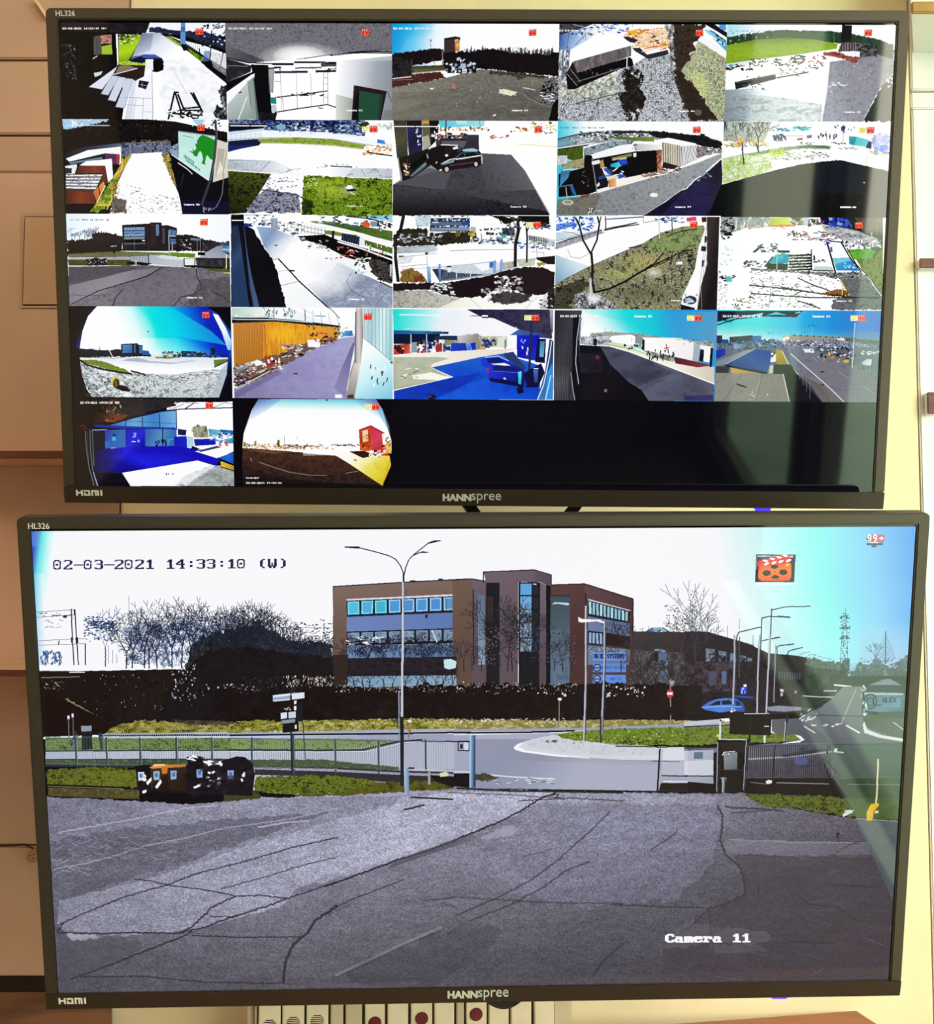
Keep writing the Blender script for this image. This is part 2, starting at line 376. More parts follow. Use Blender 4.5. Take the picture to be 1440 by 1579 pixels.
def lettering(S, txt, x, y, pitch, h, c, bold=False):
    for i, ch in enumerate(txt):
        for st in STROKES.get(ch, '').split('|') if ch in STROKES else ():
            p = pts_of(st); S.L(c, np.stack([x+i*pitch+p[:, 0]*pitch*.72, y-p[:, 1]*h], 1), h*(.2 if bold else .13))
FULL = '-60 -60 1500 -60 1500 920 -60 920'
def clapper(S, x, y, hand=False):
    """small red clapper-board mark, with a pale hand mark beside it on some views"""
    if hand:
        S.box('fbf6da', x-62, y+2, x-2, y+46); S.P('e9dd5c', f'{x-58} {y+6} {x-12} {y+4} {x-8} {y+26} {x-26} {y+40} {x-52} {y+40}')
        S.P('f6efc4', f'{x-48} {y+12} {x-18} {y+12} {x-14} {y+26} {x-44} {y+32}')
    S.box('f04a30', x, y, x+62, y+50); S.P('d22a24', f'{x} {y} {x+62} {y-4} {x+62} {y+14} {x} {y+18}')
    for i in range(3): S.P('f6d6c8', f'{x+8+18*i} {y+3} {x+18+18*i} {y+1} {x+12+18*i} {y+12} {x+2+18*i} {y+14}')
    S.E('a01a14', x+18, y+32, 7, 6); S.E('a01a14', x+44, y+32, 7, 6); S.E('ff9a60', x+31, y+38, 6, 5)
def marks(S, n, c='f4f4f4', x=34, y=67, cap=None, capc='ffffff', cx=1010, cy=741):
    S.text('02-03-2021 14:33:10 (W)', x, y, 15.8, 14, c, c)
    if cap: S.text(cap, cx, cy, 14.6, 13, capc, capc)
def feed_01(S):      # drive seen from under a dark porch
    S.cell(0, 0, 90, 30); S.P('060406', FULL)
    S.P('f4f6fc', '752 20 1400 20 1400 140 720 110')
    S.G('1a2038 0c0e18 39456e 10121c', S.jag('745 70 820 62 900 84 960 90 1030 98 1120 96 1200 98 1290 130 1400 190 1400 250 1250 200 1120 165 1000 130 880 118 745 104 745 70', 4, 14), 8, 6)
    S.V('8d97b4 dfe6f2 ffffff ffffff', '690 110 830 112 1000 215 1100 290 1190 360 1400 540 1400 840 520 840 540 700 560 620 480 470 500 380 600 330', (640, 160), (900, 500))
    S.V('5c6884 c2cbe0', '690 120 780 116 760 250 620 300', (690, 120), (760, 290), .6)
    S.G('c2cbe2 ffffff f0f4fc 9aa6c0', '860 330 1130 330 1400 600 1400 840 900 840 830 600', 40, 26, .35)
    S.P('fdfdff', '900 130 1020 170 1200 215 1400 290 1400 420 1200 300 1050 200'); S.G('98c020 6f9a14 4a6a10', '885 135 930 148 1200 320 1175 350 1050 250 960 195', 6, 5)
    S.P('d0c098', '885 140 1000 215 985 218 880 150'); S.L('6a86b0', '1010 165 1200 300 1380 440', 5); S.bars('7f97bf', (1040, 215), (1250, 330), (1040, 170), (1250, 250), 12, 4)
    S.P('5d8fd0', '1008 20 1042 20 1046 205 1002 200'); S.P('1c2c58', '1012 60 1040 60 1040 100 1010 100', .4)
    S.P('0e0c16', '1004 205 1048 206 1075 255 1030 258')
    S.L('10101a', '1160 240 1165 330', 8); S.L('0a0a12', '1262 60 1250 300 1240 360', 8); S.L('0a0a12', '1372 90 1360 250 1320 440', 9)
    S.P('5a7cb2', '1200 260 1250 258 1240 340 1180 350', .7); S.L('0a0a10', '1180 350 1380 500', 16); S.P('0c0a10', '1240 395 1400 500 1400 540 1200 380')
    S.G('b9bfc8 e6eaf0 7d8288', '1250 260 1400 300 1400 480 1270 390', 8, 5, .6); S.L('333a50', '1130 180 1290 215 1400 260', 4)
    S.D('0b1020 223058 e8eef8', 1180, 30, 1390, 220, 60, (8, 30), (5, 16)); S.D('0a0a10', 1180, 20, 1390, 70, 14, (10, 40), (4, 9)); S.P('f6f8fc', '1240 30 1268 30 1266 90 1240 90')
    S.G('141014 1e181c 2c2628', '20 20 752 20 735 80 700 110 470 110 20 90', 30, 20)
    S.P('fafafc', '472 118 488 118 498 380 482 380'); S.V('30301c 9cc41c b2d81e 7da018', '492 118 690 125 600 300 560 360 500 366', (500, 118), (560, 340))
    S.D('101408 d8e0b0 2a3010 e8ecd8', 495, 118, 660, 200, 46, (6, 26), (4, 12)); S.L('88924a', '690 130 590 330', 5)
    S.P('0a0708', '440 110 472 110 484 390 440 360')
    S.P('59585a', '288 140 352 132 356 288 290 290'); S.bars('2e2c30', (292, 288), (352, 288), (292, 150), (352, 150), 6, 5); S.P('c07c70', '352 130 436 124 440 200 352 200'); S.P('9ec030', '355 220 440 205 444 288 356 286')
    S.D('4a5a50 a6b0a4 703838', 300, 130, 430, 200, 18, (8, 20), (6, 16)); S.L('d8d8d8', '285 322 320 300', 7)
    for a in ('20 215 90 205 100 260 30 300', '40 380 70 350 90 450 70 480', '100 330 130 420 150 500 120 450'): S.L('6a666c', a, 4)
    S.D('39363c 8a868c 55525a', 25, 210, 150, 510, 40, (4, 14), (4, 18))
    S.P('101428', '585 318 640 300 720 288 790 290 850 318 868 350 860 372 780 372 590 348'); S.L('5a7cc4', '600 322 700 290 800 292', 6); S.P('3c58a8', '680 300 800 292 848 318 700 318'); S.E('06060a', 815, 355, 34, 22)
    S.G('d6e84a a4cc20 6a8a1a', S.jag('490 350 560 345 640 355 716 355 716 380 600 376 490 368 490 350', 4, 8), 6, 6)
    S.P('2a1c1c', '490 372 716 378 700 500 640 510 480 465 450 455'); S.P('847460', '500 380 580 376 640 400 470 440'); S.L('dcdce0', '455 452 648 402', 7)
    S.P('060408', '775 362 868 372 862 415 820 432 770 430'); S.P('f2f2f6', '716 328 780 325 780 420 716 412')
    S.P('e0e4f0', '485 385 445 460 360 575 250 555'); S.P('c8cfe0', '500 468 440 460 350 610 408 622'); S.P('d2d8e8', '558 480 490 470 408 660 470 674'); S.P('cdd4e6', '612 490 560 485 470 718 545 728')
    S.P('d8deec', '640 510 610 490 540 840 620 840 700 620'); S.P('f4f6fc', '640 500 760 440 780 840 600 840')
    for a in ('250 555 360 575', '345 612 410 624', '402 662 470 676', '465 720 545 730', '445 460 360 575', '500 468 410 622', '558 480 470 674', '612 490 545 728', '640 640 610 840', '700 650 690 840', '700 760 780 760', '540 640 770 650', '545 700 700 710'): S.L('7d869c', a, 4)
    S.L('2a2c38', '770 440 778 840', 5); S.L('a8b0c0', '960 440 1060 620', 4)
    S.P('15151c', '665 500 745 512 720 575 655 555'); S.L('e8ecf4', '672 535 728 545', 5); S.L('e8ecf4', '690 520 690 565', 4)
    S.P('d8d8dc', '290 440 365 425 350 455 300 475')
    for a in ('955 600 900 840', '960 600 1010 760', '960 600 985 600', '985 620 1030 735', '1090 605 1180 750', '1110 605 1185 760', '1030 730 1150 722', '1000 745 1180 750', '905 770 1180 790'): S.L('14141a', a, 13)
    S.P('f6f6fa', '990 615 1090 612 1140 715 1045 725'); S.D('101014 f0f0f4 14141a', 910, 745, 1180, 820, 60, (10, 40), (6, 14))
    S.G('0a0a10 2c3038 0a0a10 c0c8d4', S.jag('1340 540 1400 560 1400 840 1280 800 1290 720 1350 700 1320 610 1340 540', 8, 12), 10, 14)
    clapper(S, 1128, 76); marks(S, 1)
def feed_02(S):      # inside of a gate porch, glass doors
    S.cell(1, 0, 345, 30); S.P('fdfdfd', FULL)
    S.G('3c3a42 74727a 8c8a92 5a5860', '-20 20 1420 20 1420 250 1000 270 640 320 200 360 20 310', 5, 4, 1, 1.2)
    S.V('6e6c76', '-20 20 1420 20 1420 250 640 320 200 360 20 310', (700, 20), (700, 300), fade=(.1, .5))
    S.R('ffffff', 640, 330, 380, 150, .98, 1.3); S.R('ffffff', 620, 300, 220, 90, 1, 2)
    S.V('2c2a34', '-20 190 340 340 200 360 -20 320', (0, 190), (150, 360), fade=(0, .6))
    S.P('ffffff', '640 330 900 290 1400 250 1400 300 940 340 940 840 400 840 380 380')
    for a in ('600 327 860 292 1100 262 1400 240', '660 322 880 290'): S.L('18161c', a, 4)
    S.P('1a181e', '860 292 1120 262 1400 255 1400 282 1100 280 880 300'); S.L('e8e8ee', '900 290 1400 268', 3)
    S.V('ffffff d6dae2 a2a8b2 878c96', '930 345 1400 300 1400 840 920 840', (930, 500), (1390, 560)); S.V('d0d4cc 8e928c', '920 615 1070 655 1070 740 1055 840 920 840', (930, 700), (1060, 700), .8)
    S.P('d8dae0', '1000 340 1400 290 1400 335 1000 350', .5)
    S.P('26161a', '1070 540 1340 590 1290 840 1050 840'); S.P('1f4a36', '1115 585 1305 620 1275 840 1105 840'); S.P('173a2c', '1285 618 1310 622 1280 840 1262 840'); S.P('0c0a10', '1080 640 1112 590 1106 840 1052 840')
    S.L('0e0c10', '1340 590 1395 700', 3); S.P('6e726e', '1320 750 1400 740 1400 840 1290 840', .6)
    S.G('2c2a30 16141a 46444c', '20 320 230 380 220 430 20 520', 20, 12); S.L('b8b8c0', '30 380 200 385', 4); S.L('0a0a0e', '20 315 200 355 560 372', 8); S.L('88868e', '24 520 220 430', 4)
    S.P('060508', '225 370 365 375 395 770 420 840 270 840 240 470'); S.P('0a080c', '20 520 240 430 240 445 20 600'); S.G('0c0a0e 201e24', '270 760 440 770 420 840 280 840', 20, 12)
    S.P('fbfbfd', '255 440 30 610 30 690 250 480'); S.V('c6ccd0 aeb8b8 8fa09c', '30 700 200 510 240 820 30 840', (60, 600), (180, 820)); S.P('74847c', '200 510 245 470 290 840 240 840', .8)
    S.L('202026', '195 505 225 720', 4); S.P('121214', '120 600 145 592 145 602 125 606'); S.L('eef4f4', '190 640 120 820', 7)
    S.P('74727c', '365 390 410 395 405 600 380 600', .6); S.L('1a1820', '410 400 405 600', 5); S.bars('8c8a94', (375, 600), (400, 600), (368, 400), (400, 400), 2, 4)
    S.P('257c84', '382 640 430 640 432 695 384 690'); S.P('c6c8d4', '388 700 430 700 440 765 400 765')
    S.P('15131a', '400 358 575 360 575 376 400 376'); S.P('1c1a22', '580 345 838 345 838 358 580 360'); S.P('4a4648', '800 352 925 350 925 386 800 388'); S.P('121016', '840 350 925 350 925 366 840 366')
    S.L('1a1822', '360 405 470 395', 10); S.L('2e2438', '415 392 462 392 462 440 420 440', 9); S.P('3c3050', '415 425 690 422 690 440 420 442'); S.P('1a1822', '590 422 686 422 686 438 590 438'); S.L('1a1822', '590 400 800 395', 8); S.L('16141a', '710 380 712 400 760 408', 5); S.P('1a1822', '755 418 925 418 925 432 755 436'); S.D('16141c 30303c', 820, 398, 925, 430, 16, (8, 20), (6, 14))
    for x in (466, 597, 714): S.L('8c8894', f'{x} 442 {x+8} {730-(x-466)*.05:.0f}', 3)
    for a in ('820 430 820 690', '855 430 855 700', '820 480 855 480', '820 530 855 530', '820 640 855 640', '418 510 466 510', '440 640 485 650', '485 640 490 750'): S.L('4a4854', a, 4)
    S.L('201e28', '430 640 600 622 850 588', 6); S.D('16141c', 560, 600, 860, 630, 16, (14, 40), (6, 10)); S.L('100e14', '420 765 600 735 850 700 920 722', 8); S.L('5a5864', '600 600 606 735', 3); S.P('201e26', '780 722 820 728 815 735 775 730')
    clapper(S, 1130, 80); marks(S, 2, cap='Camera 02')
def feed_03(S):      # asphalt yard before a dark hedge
    S.cell(2, 0, 600, 30); S.V('18a0e0 6cc8f0 eef6fc fdfdfe fdfdfe fdfdfe', FULL, (20, 120), (900, 300)); S.R('18b0e6', 150, 60, 230, 110, .5); S.V('0c90d8', '0 20 250 20 60 300 0 300', (0, 100), (200, 190), fade=(.7, 0))
    for i in range(26): S.tree('8a90a0' if i % 3 else '5c6478', 600+i*29, 300, RNG.uniform(40, 90), 4, depth=2)
    S.G('0c080a 181014 0c080a 24181c', S.jag('20 285 80 275 140 268 230 258 320 240 400 238 450 250 460 330 200 380 20 380 20 285', 6, 9), 10, 10)
    S.L('8d8078', '438 260 438 370', 7); S.L('4c4440', '355 320 375 370', 5)
    S.G('0a0608 140c0e 08060a 1c1216', S.jag('450 270 640 262 780 250 860 240 1000 275 1200 285 1320 295 1330 265 1400 270 1400 470 1200 450 900 420 700 400 450 420 450 270', 5, 10), 14, 10)
    for i in range(24): S.P('100c10', S.jag(f'{590+i*32} 290 {598+i*32} {300-RNG.uniform(30,75):.0f} {612+i*32} {295-RNG.uniform(20,90):.0f} {620+i*32} 300', 4, 8), .75)
    S.P('3a2c2c', '452 155 540 140 545 265 452 275'); S.P('241a1c', '452 155 540 140 540 160 452 172'); S.P('c8844c', '542 140 580 145 578 262 542 266'); S.P('e8a868', '548 180 578 170 578 225 548 230'); S.P('20181a', '540 138 585 150 585 165 540 160'); S.D('302420 f0d8b0', 545, 160, 585, 190, 8, (8, 16), (5, 12))
    S.V('3a3624 585434 6e6848', '190 385 450 375 450 420 190 440', (200, 380), (200, 440))
    S.V('77746c 6b6862 5c5a56 504e4c', '20 560 200 530 470 480 740 410 900 420 1200 460 1400 500 1400 840 20 840', (700, 430), (760, 840)); S.G('4c4a44 66645c 7c786e 8a867a', '20 560 200 530 470 480 740 410 900 420 1200 460 1400 500 1400 840 20 840', 6, 4, .55)
    S.V('a8a58c', '20 570 700 430 700 840 20 840', (20, 700), (700, 600), fade=(.4, .0)); S.G('42403c 706c64', '20 600 1400 560 1400 840 20 840', 90, 14, .3)
    S.G('0a080a 1a1618 38343a 0a080a', S.jag('20 310 70 300 110 330 190 330 195 470 20 490 20 310', 5, 9), 9, 7); S.L('787078', '185 330 190 490', 5)
    S.G('4a2420 2c1614 6c3c30 1e1010', S.jag('20 490 190 450 420 430 470 480 300 510 20 560 20 490', 4, 9), 12, 6); S.L('d8d4d0', '30 487 180 470', 10); S.L('c8c0b8', '190 445 380 428', 9); S.L('a89888', '30 500 200 492', 5)
    S.P('16121a', '470 330 720 330 715 440 480 440'); S.D('e8ecf4 c0ccdc 8c98ac', 470, 320, 715, 435, 34, (14, 30), (14, 34)); S.D('0c0a10', 470, 310, 715, 430, 22, (16, 40), (8, 22)); S.P('b0bccc', '586 362 628 360 628 402 586 404'); S.P('cdd8e8', '600 405 640 405 640 440 600 440'); S.D('9c4838', 560, 425, 720, 455, 8, (14, 30), (4, 8))
    S.G('1c181a 58544e 0c0a0c', S.jag('830 420 1100 440 1320 470 1250 500 1060 500 1050 470 830 450 830 420', 5, 12), 12, 8, .9); S.G('8c8878 6a665c', '1060 500 1140 470 1300 490 1250 540', 8, 6, .8)
    S.P('e8e2c4', '895 602 940 570 1055 598 1005 630'); S.D('fffbe8 b8b090', 905, 575, 1040, 622, 16, (10, 20), (5, 9)); S.P('f4f0e8', '335 565 365 562 362 576 338 576'); S.P('e8e4d8', '850 785 880 778 878 792 855 796')
    S.D('b83848 d8a0a0', 500, 515, 590, 560, 7, (4, 8), (16, 36)); S.L('2a2624', '430 580 500 572 520 585 585 560', 5); S.L('98948a', '60 730 330 670 700 580 900 545', 5, .6); S.L('8c887e', '300 750 620 660 760 625', 5, .4); S.L('cac6bc', '1100 560 1200 580', 6); S.L('c2beb4', '1080 580 1130 640 1250 700 1330 718', 5, .7); S.L('3a3834', '1050 560 1250 690', 6, .5)
    S.G('0a080c 28242a e8e8ec 0a080c', S.jag('1240 590 1300 480 1390 470 1400 840 1310 840 1340 700 1255 690 1240 590', 6, 14), 13, 16, 1, 1.6); S.D('f4f4f8 d8dce4', 1250, 590, 1370, 670, 12, (12, 44), (7, 14)); S.P('0a080a', '1345 700 1390 640 1400 840 1310 840'); S.D('e0dcd0', 490, 560, 1020, 720, 9, (4, 9), (5, 12))
    S.L('30343c', '340 160 342 230', 2); S.P('555f6c', '335 168 350 168 350 178 335 178'); clapper(S, 1148, 84); marks(S, 3, cap='Camera 03')
def feed_04(S):      # gravel yard with white sheds
    S.cell(3, 0, 855, 30); g = '4c5058 9aa0a8 e8ecf2 ffffff 70747c'
    S.P('fdfdfe', FULL); S.G(g, '20 450 400 520 560 400 640 380 760 300 960 290 1000 450 1420 840 20 840', 7, 7, 1, 1.6); S.G('5a6444 a0a878 e8ecd8 ffffff', '30 480 520 420 520 640 30 640', 6, 6, .6, 1.6)
    S.G('2c3038 8c929c fafafe', '20 90 130 250 110 480 20 540', 5, 12, .9, 1.5); S.V('2a4a9c 84a8d8 e8f0fa', '30 120 250 60 440 60 130 260 40 240', (50, 150), (260, 250), .8)
    S.D('181c28 2c4480 f0f4f8', 40, 40, 440, 130, 60, (10, 40), (4, 12)); S.P('16141c', '35 30 330 30 260 60 40 130', .8); S.L('f2f2f4', '150 40 320 80', 4); S.L('e8e8ee', '320 40 440 150', 4); S.L('30343c', '300 80 170 210', 4); S.L('20242c', '640 40 640 60', 4)
    for a in ('200 70 240 160', '330 40 420 140', '120 120 100 230', '240 60 260 180'): S.L('3a4054', a, 5)
    S.D('2c50b0 88a8e0 f0f4fa', 380, 30, 640, 110, 30, (16, 50), (6, 16))
    S.G('fff6e0 e8a040 fffaf4 c87828 ffffff', '600 90 960 60 960 230 700 230 560 150', 12, 7, 1, 1.4); S.V('f4c020 e89018', '610 95 700 75 750 100 620 130', (620, 90), (740, 110)); S.D('3c2018 d06818 fff4e8 e8b048', 570, 80, 940, 260, 60, (10, 40), (5, 14)); S.P('26222c', '560 145 600 140 690 170 660 190 620 188'); S.P('2a2834', '640 235 700 232 760 290 930 250 940 285 800 320 770 325 660 260'); S.L('f0d0a0', '720 265 930 215', 9); S.L('d87020', '740 240 940 205', 8); S.P('fdfdfd', '640 250 700 290 690 300 650 290')
    S.P('fefefe', '130 250 360 120 560 140 640 215 480 250 160 340 130 300')
    S.G('4c464c 7c7478 5c545a 98908e', '155 345 480 255 630 215 630 300 480 350 165 445', 8, 30, 1, 1.1); S.bars('3a343a', (168, 440), (628, 300), (158, 345), (628, 222), 36, 3, .7)
    S.P('0a080c', '165 445 480 350 620 310 640 380 560 400 400 470 160 575 105 575 95 440 150 380'); S.P('1c181c', '100 440 150 345 215 515 185 545'); S.L('d8d8de', '100 445 185 545', 5); S.L('d0d0d6', '130 410 215 515', 5); S.L('6c6a70', '190 510 420 440 540 400', 6); S.D('58544e 807c74', 200, 410, 560, 450, 10, (6, 14), (10, 22)); S.L('ececf0', '595 310 595 400', 6); S.P('0a080a', '620 310 640 330 650 380 628 380')
    S.G('0a0808 28221e 0a0808 4c443c e8ecf0', S.jag('560 420 640 380 720 430 735 500 700 560 755 650 740 700 690 800 680 840 600 840 545 700 530 610 590 590 540 500 560 420', 8, 14), 9, 9, 1, 1.3); S.P('1a1412', S.jag('580 490 690 490 690 570 750 660 700 740 620 760 560 690 540 610 600 590 580 490', 10, 14), .85); S.L('3c3a38', '540 605 330 655 180 690', 7, .8, 3)
    S.G('6c705c a0a87c c4cc8c f4f6ec 50543c', '1030 430 1180 180 1290 210 1420 320 1420 820 1330 820', 7, 7, 1, 1.3); S.G('d8e040 f4f8c0 a8b050', S.jag('1090 420 1200 430 1260 520 1240 640 1180 600 1090 420', 12, 20), 7, 7, .45)
    S.P('f6f8fc', '1200 130 1420 260 1420 330 1190 180'); S.V('9cdce8 4ca8d0', '1225 80 1310 95 1420 200 1420 270', (1225, 80), (1420, 260)); S.L('fafcfe', '1230 100 1400 210', 7); S.L('2a5a7c', '1280 90 1400 170', 6); S.P('16141c', '1220 30 1300 30 1420 110 1420 150 1340 100'); S.P('5098dc', '1350 35 1410 35 1410 90 1360 80'); S.D('18304c', 1330, 130, 1410, 200, 8, (8, 18), (12, 26)); S.L('b8b898', '1180 180 1420 340', 5)
    S.G('1c140e 342a20 4c4036 241a14', S.jag('960 35 1240 35 1200 140 1160 180 1160 240 1120 270 1110 340 1040 430 1160 560 1240 680 1350 830 1130 840 1040 680 990 520 960 330 960 35', 10, 16), 7, 9, 1, 1.2); S.G('0a0a0e f0f4f8 3c4048 ffffff', S.jag('910 40 980 40 990 330 1000 480 950 450 940 240 910 40', 10, 14), 8, 8, .85, 1.8); S.P('2a211a', S.jag('1000 440 1060 440 1330 830 1130 830', 6, 16), .7)
    S.E('d8dce4', 1180, 765, 30, 26, .3); clapper(S, 1160, 86); marks(S, 4, 'fafafa', 40, 84, 'Camera 04', 'ffffff', 1020, 748)
def feed_05(S):      # yard with a lawn and stacked goods
    S.cell(4, 0, 1110, 30); S.V('a0e0ec e8f6fa ffffff ffffff', FULL, (40, 60), (700, 100))
    S.G('14281a 203c28 2a4a32 182e20', S.jag('50 150 200 120 340 110 400 90 600 86 800 95 950 100 1080 118 1300 165 1430 210 1430 330 1300 290 1000 200 560 150 50 210 50 150', 4, 10), 14, 9); S.D('2c4434 98b098 dce4dc', 60, 100, 400, 180, 30, (5, 12), (8, 22)); S.P('2a5436', '430 100 900 110 900 185 560 150 440 150', .8); S.L('8ca08c', '938 110 938 190', 5)
    S.V('4a5c18 86a81e 96b828 7e9c20', '50 215 300 165 560 150 780 165 968 200 960 240 700 280 300 330 50 365', (400, 150), (400, 340)); S.G('5c7818 a0c02c 7a9820', '50 215 300 165 560 150 780 165 968 200 960 240 700 280 300 330 50 365', 14, 3, .45)
    S.P('fdfefe', '40 410 560 330 900 300 920 700 860 840 30 840'); S.V('8a949c c4d4da f6fafb fdfefe', '40 580 400 560 860 620 840 840 30 840', (60, 830), (640, 560)); S.G('5c6a70 b0c4c8 f0f8f8 8aa0a4', '40 600 500 640 840 700 830 840 30 840', 26, 9, .5, 1.5); S.V('78828c', '40 580 360 560 200 840 30 840', (40, 700), (330, 640), fade=(.6, 0))
    S.V('b8bcc6 8c8c96 84848c 707076', '905 350 1300 290 1430 330 1430 440 1300 590 1170 840 840 840 880 600', (880, 600), (1400, 420)); S.G('6c6c78 9c9ca6 b4b6c0 7a7a84', '905 350 1300 290 1430 330 1430 440 1300 590 1170 840 840 840 880 600', 16, 9, .5); S.D('d8d8e2 eef0f4', 900, 520, 1060, 600, 9, (10, 50), (6, 14)); S.D('d8dae2', 960, 330, 1330, 500, 9, (8, 20), (4, 8))
    S.P('18281e', S.jag('1430 450 1380 500 1300 600 1240 720 1170 840 1430 840', 7, 14)); S.D('e8ecf0 14181c', 1370, 480, 1420, 560, 9, (8, 18), (10, 24)); S.L('c8ccd4', '1300 600 1180 830', 4)
    S.D('14100e 2c1c18 5c2c24', 50, 370, 260, 415, 40, (12, 40), (6, 14)); S.D('16181c 3c3c40 98948c', 240, 325, 600, 385, 60, (8, 30), (6, 16)); S.P('fbfbfb', '120 400 240 372 240 384 130 410'); S.P('fbfbfb', '350 370 410 352 415 366 360 380')
    S.P('fdfdfd', '600 350 780 300 880 300 880 350 700 370'); S.D('c83848 e06868 f4f4f4 343840', 580, 295, 860, 360, 40, (10, 36), (6, 16)); S.D('262c2c 546060', 590, 320, 660, 370, 12, (14, 30), (8, 16)); S.D('242828', 720, 340, 860, 410, 22, (8, 22), (4, 10))
    S.V('14181c 2c3438 3c4850', '120 515 455 450 460 490 130 575', (120, 520), (450, 460)); S.bars('0a0c10', (130, 570), (460, 485), (125, 515), (455, 452), 34, 4, .6); S.L('8a9498', '135 520 455 460', 4); S.L('2a3030', '470 480 720 435', 9); S.D('1c2020', 480, 400, 720, 470, 24, (8, 36), (3, 8)); S.D('1c2020', 200, 460, 330, 560, 12, (6, 14), (6, 20)); S.D('e8f0f0 4c5858', 200, 510, 400, 590, 24, (10, 40), (4, 9))
    S.P('12141a', '1005 45 1085 50 1080 180 995 185'); S.P('30282a', '1000 185 1118 185 1115 260 970 265'); S.bars('c8c0ba', (980, 262), (1110, 258), (985, 195), (1112, 190), 10, 5); S.G('16141a 3c3c44 a8a8b0 16141a', '1115 190 1300 215 1290 300 1110 320', 14, 10, 1, 1.5); S.P('f4f6fa', '1030 270 1150 262 1150 310 1040 290'); S.G('8c4038 b05c50 5c2824', S.jag('850 270 960 265 1060 300 1150 315 1130 355 1080 350 960 310 850 290 850 270', 4, 9), 14, 7)
    S.D('14141a', 1130, 195, 1290, 310, 30, (14, 40), (5, 10)); clapper(S, 1188, 86); S.text('02-03-2021 14:33:10 (W)', 80, 88, 15.8, 12, '8c9aa4'); S.text('Camera 05', 1025, 755, 14.6, 13, 'ffffff', 'ffffff')
def feed_06(S):      # gravel track between containers and a trailer with a rhinoceros on it
    S.cell(0, 1, 90, 180); S.P('060406', FULL); S.G('8cc8e8 e8f4fa 3c80b4 ffffff', '30 15 420 15 380 60 100 110 40 100', 7, 14, 1, 1.5); S.P('fdfdfe', '420 15 1420 15 1420 150 1200 90 960 40 700 22')
    S.G('060406 100a0a 1c1614 060406', S.jag('30 110 200 80 420 30 640 22 900 32 1140 80 1390 130 1390 300 940 200 600 220 300 240 40 300 30 110', 5, 9), 12, 12); S.D('484440 787068', 120, 60, 900, 150, 46, (3, 8), (5, 12)); S.D('1c2030 e8f0f8', 1060, 20, 1390, 110, 30, (8, 24), (6, 20)); S.P('a0d0e8', '1100 20 1200 20 1180 70 1130 60')
    S.V('14141c 34384c 6c7490 8c94ac', '30 310 200 250 520 215 920 200 930 300 540 330 240 300 40 345', (40, 320), (900, 210)); S.G('10101a 6c7694 a8b0c8 2c3044', '500 215 920 200 920 300 520 310', 10, 8, .8, 1.4); S.L('12121c', '830 210 790 260 770 310 730 350', 7, 1, 2); S.L('20202c', '700 200 760 260', 4); S.L('c8ccd8', '590 220 592 310', 5); S.D('787030 a09848', 600, 192, 900, 206, 24, (10, 30), (3, 6))
    S.P('fdfdfd', '600 305 850 290 900 420 1000 660 1020 800 420 800 480 560'); S.D('2a2420 8c8478 584c48', 480, 560, 700, 790, 80, (4, 16), (3, 6)); S.D('2a2420 8c8478 c8c0b8', 700, 640, 1010, 795, 90, (4, 26), (3, 6))
    S.G('c8a848 8c7820 e8d070 58480c', '560 320 605 310 545 420 480 540 420 620 450 490', 7, 12); S.G('b89c40 584c18 e0c878', S.jag('850 300 920 310 930 420 990 540 1000 620 940 540 890 420 850 300', 5, 9), 8, 9); S.G('6c8c1c 3c5010 98b838 c8b030', S.jag('390 590 450 500 500 520 450 700 330 790 250 780 390 590', 6, 10), 8, 8); S.L('e8d888', '440 590 440 680 400 760', 9); S.L('f0d860', '460 490 520 430 530 340', 8); S.L('d8c050', '310 725 430 725', 12); S.D('c84830 e88058 983020', 430, 550, 500, 640, 24, (5, 12), (8, 22)); S.D('888078 3c3830', 380, 740, 520, 795, 24, (8, 20), (5, 14)); S.G('201c18 585048', S.jag('450 660 560 690 560 790 430 790 450 660', 6, 10), 9, 7, .8)
    S.P('f8fafc', '240 275 515 245 520 380 500 400 505 310 385 300 90 370 60 345'); S.P('60809c', '90 375 360 330 360 346 100 392'); S.P('5c2c5c', '382 302 500 308 495 392 400 390'); S.bars('34183c', (400, 318), (400, 388), (498, 320), (496, 388), 5, 5); S.P('a83c28', '475 312 500 308 498 385 478 392')
    S.P('fbfbfd', '170 400 230 365 440 345 450 500 410 545 385 405'); S.V('5c2820 8c3c2c 642a20', '172 402 385 402 405 545 390 560 360 465 150 465', (172, 430), (400, 430)); S.bars('3c1814', (175, 465), (390, 540), (178, 405), (384, 405), 12, 4); S.P('e8ecf0', '55 405 150 390 155 410 135 470 60 470'); S.P('2c2426', '55 420 110 425 110 465 60 468')
    S.P('44342c', '60 475 370 470 385 560 330 700 60 600'); 
    for i in range(5): S.P('e8ecf2', f'{62} {478+24*i} {365-12*i} {474+26*i} {352-12*i} {492+26*i} {62} {492+24*i}'); S.D('8890a0', 70, 476+24*i, 340, 492+24*i, 8, (14, 30), (5, 10))
    S.V('4c2018 8a3e22 6c2e1c', '60 600 280 625 310 715 60 715', (60, 640), (300, 660)); S.bars('34140e', (62, 710), (308, 715), (62, 602), (282, 625), 14, 4, .8); S.V('c06c30 e89848', '285 620 372 530 385 570 318 705', (290, 640), (380, 560)); S.L('4c2010', '330 570 345 660', 6); S.L('f0ece4', '385 570 318 705', 8); S.P('06060c', '50 715 310 715 250 790 60 790')
    S.P('0a0a14', '920 300 1000 660 1020 800 1420 800 1420 480 1280 545'); S.P('08080e', '930 310 990 370 1230 525 1280 560 1420 500 1420 700 1000 680 930 400'); S.P('101034', '1000 680 1420 700 1420 800 1020 800', .7)
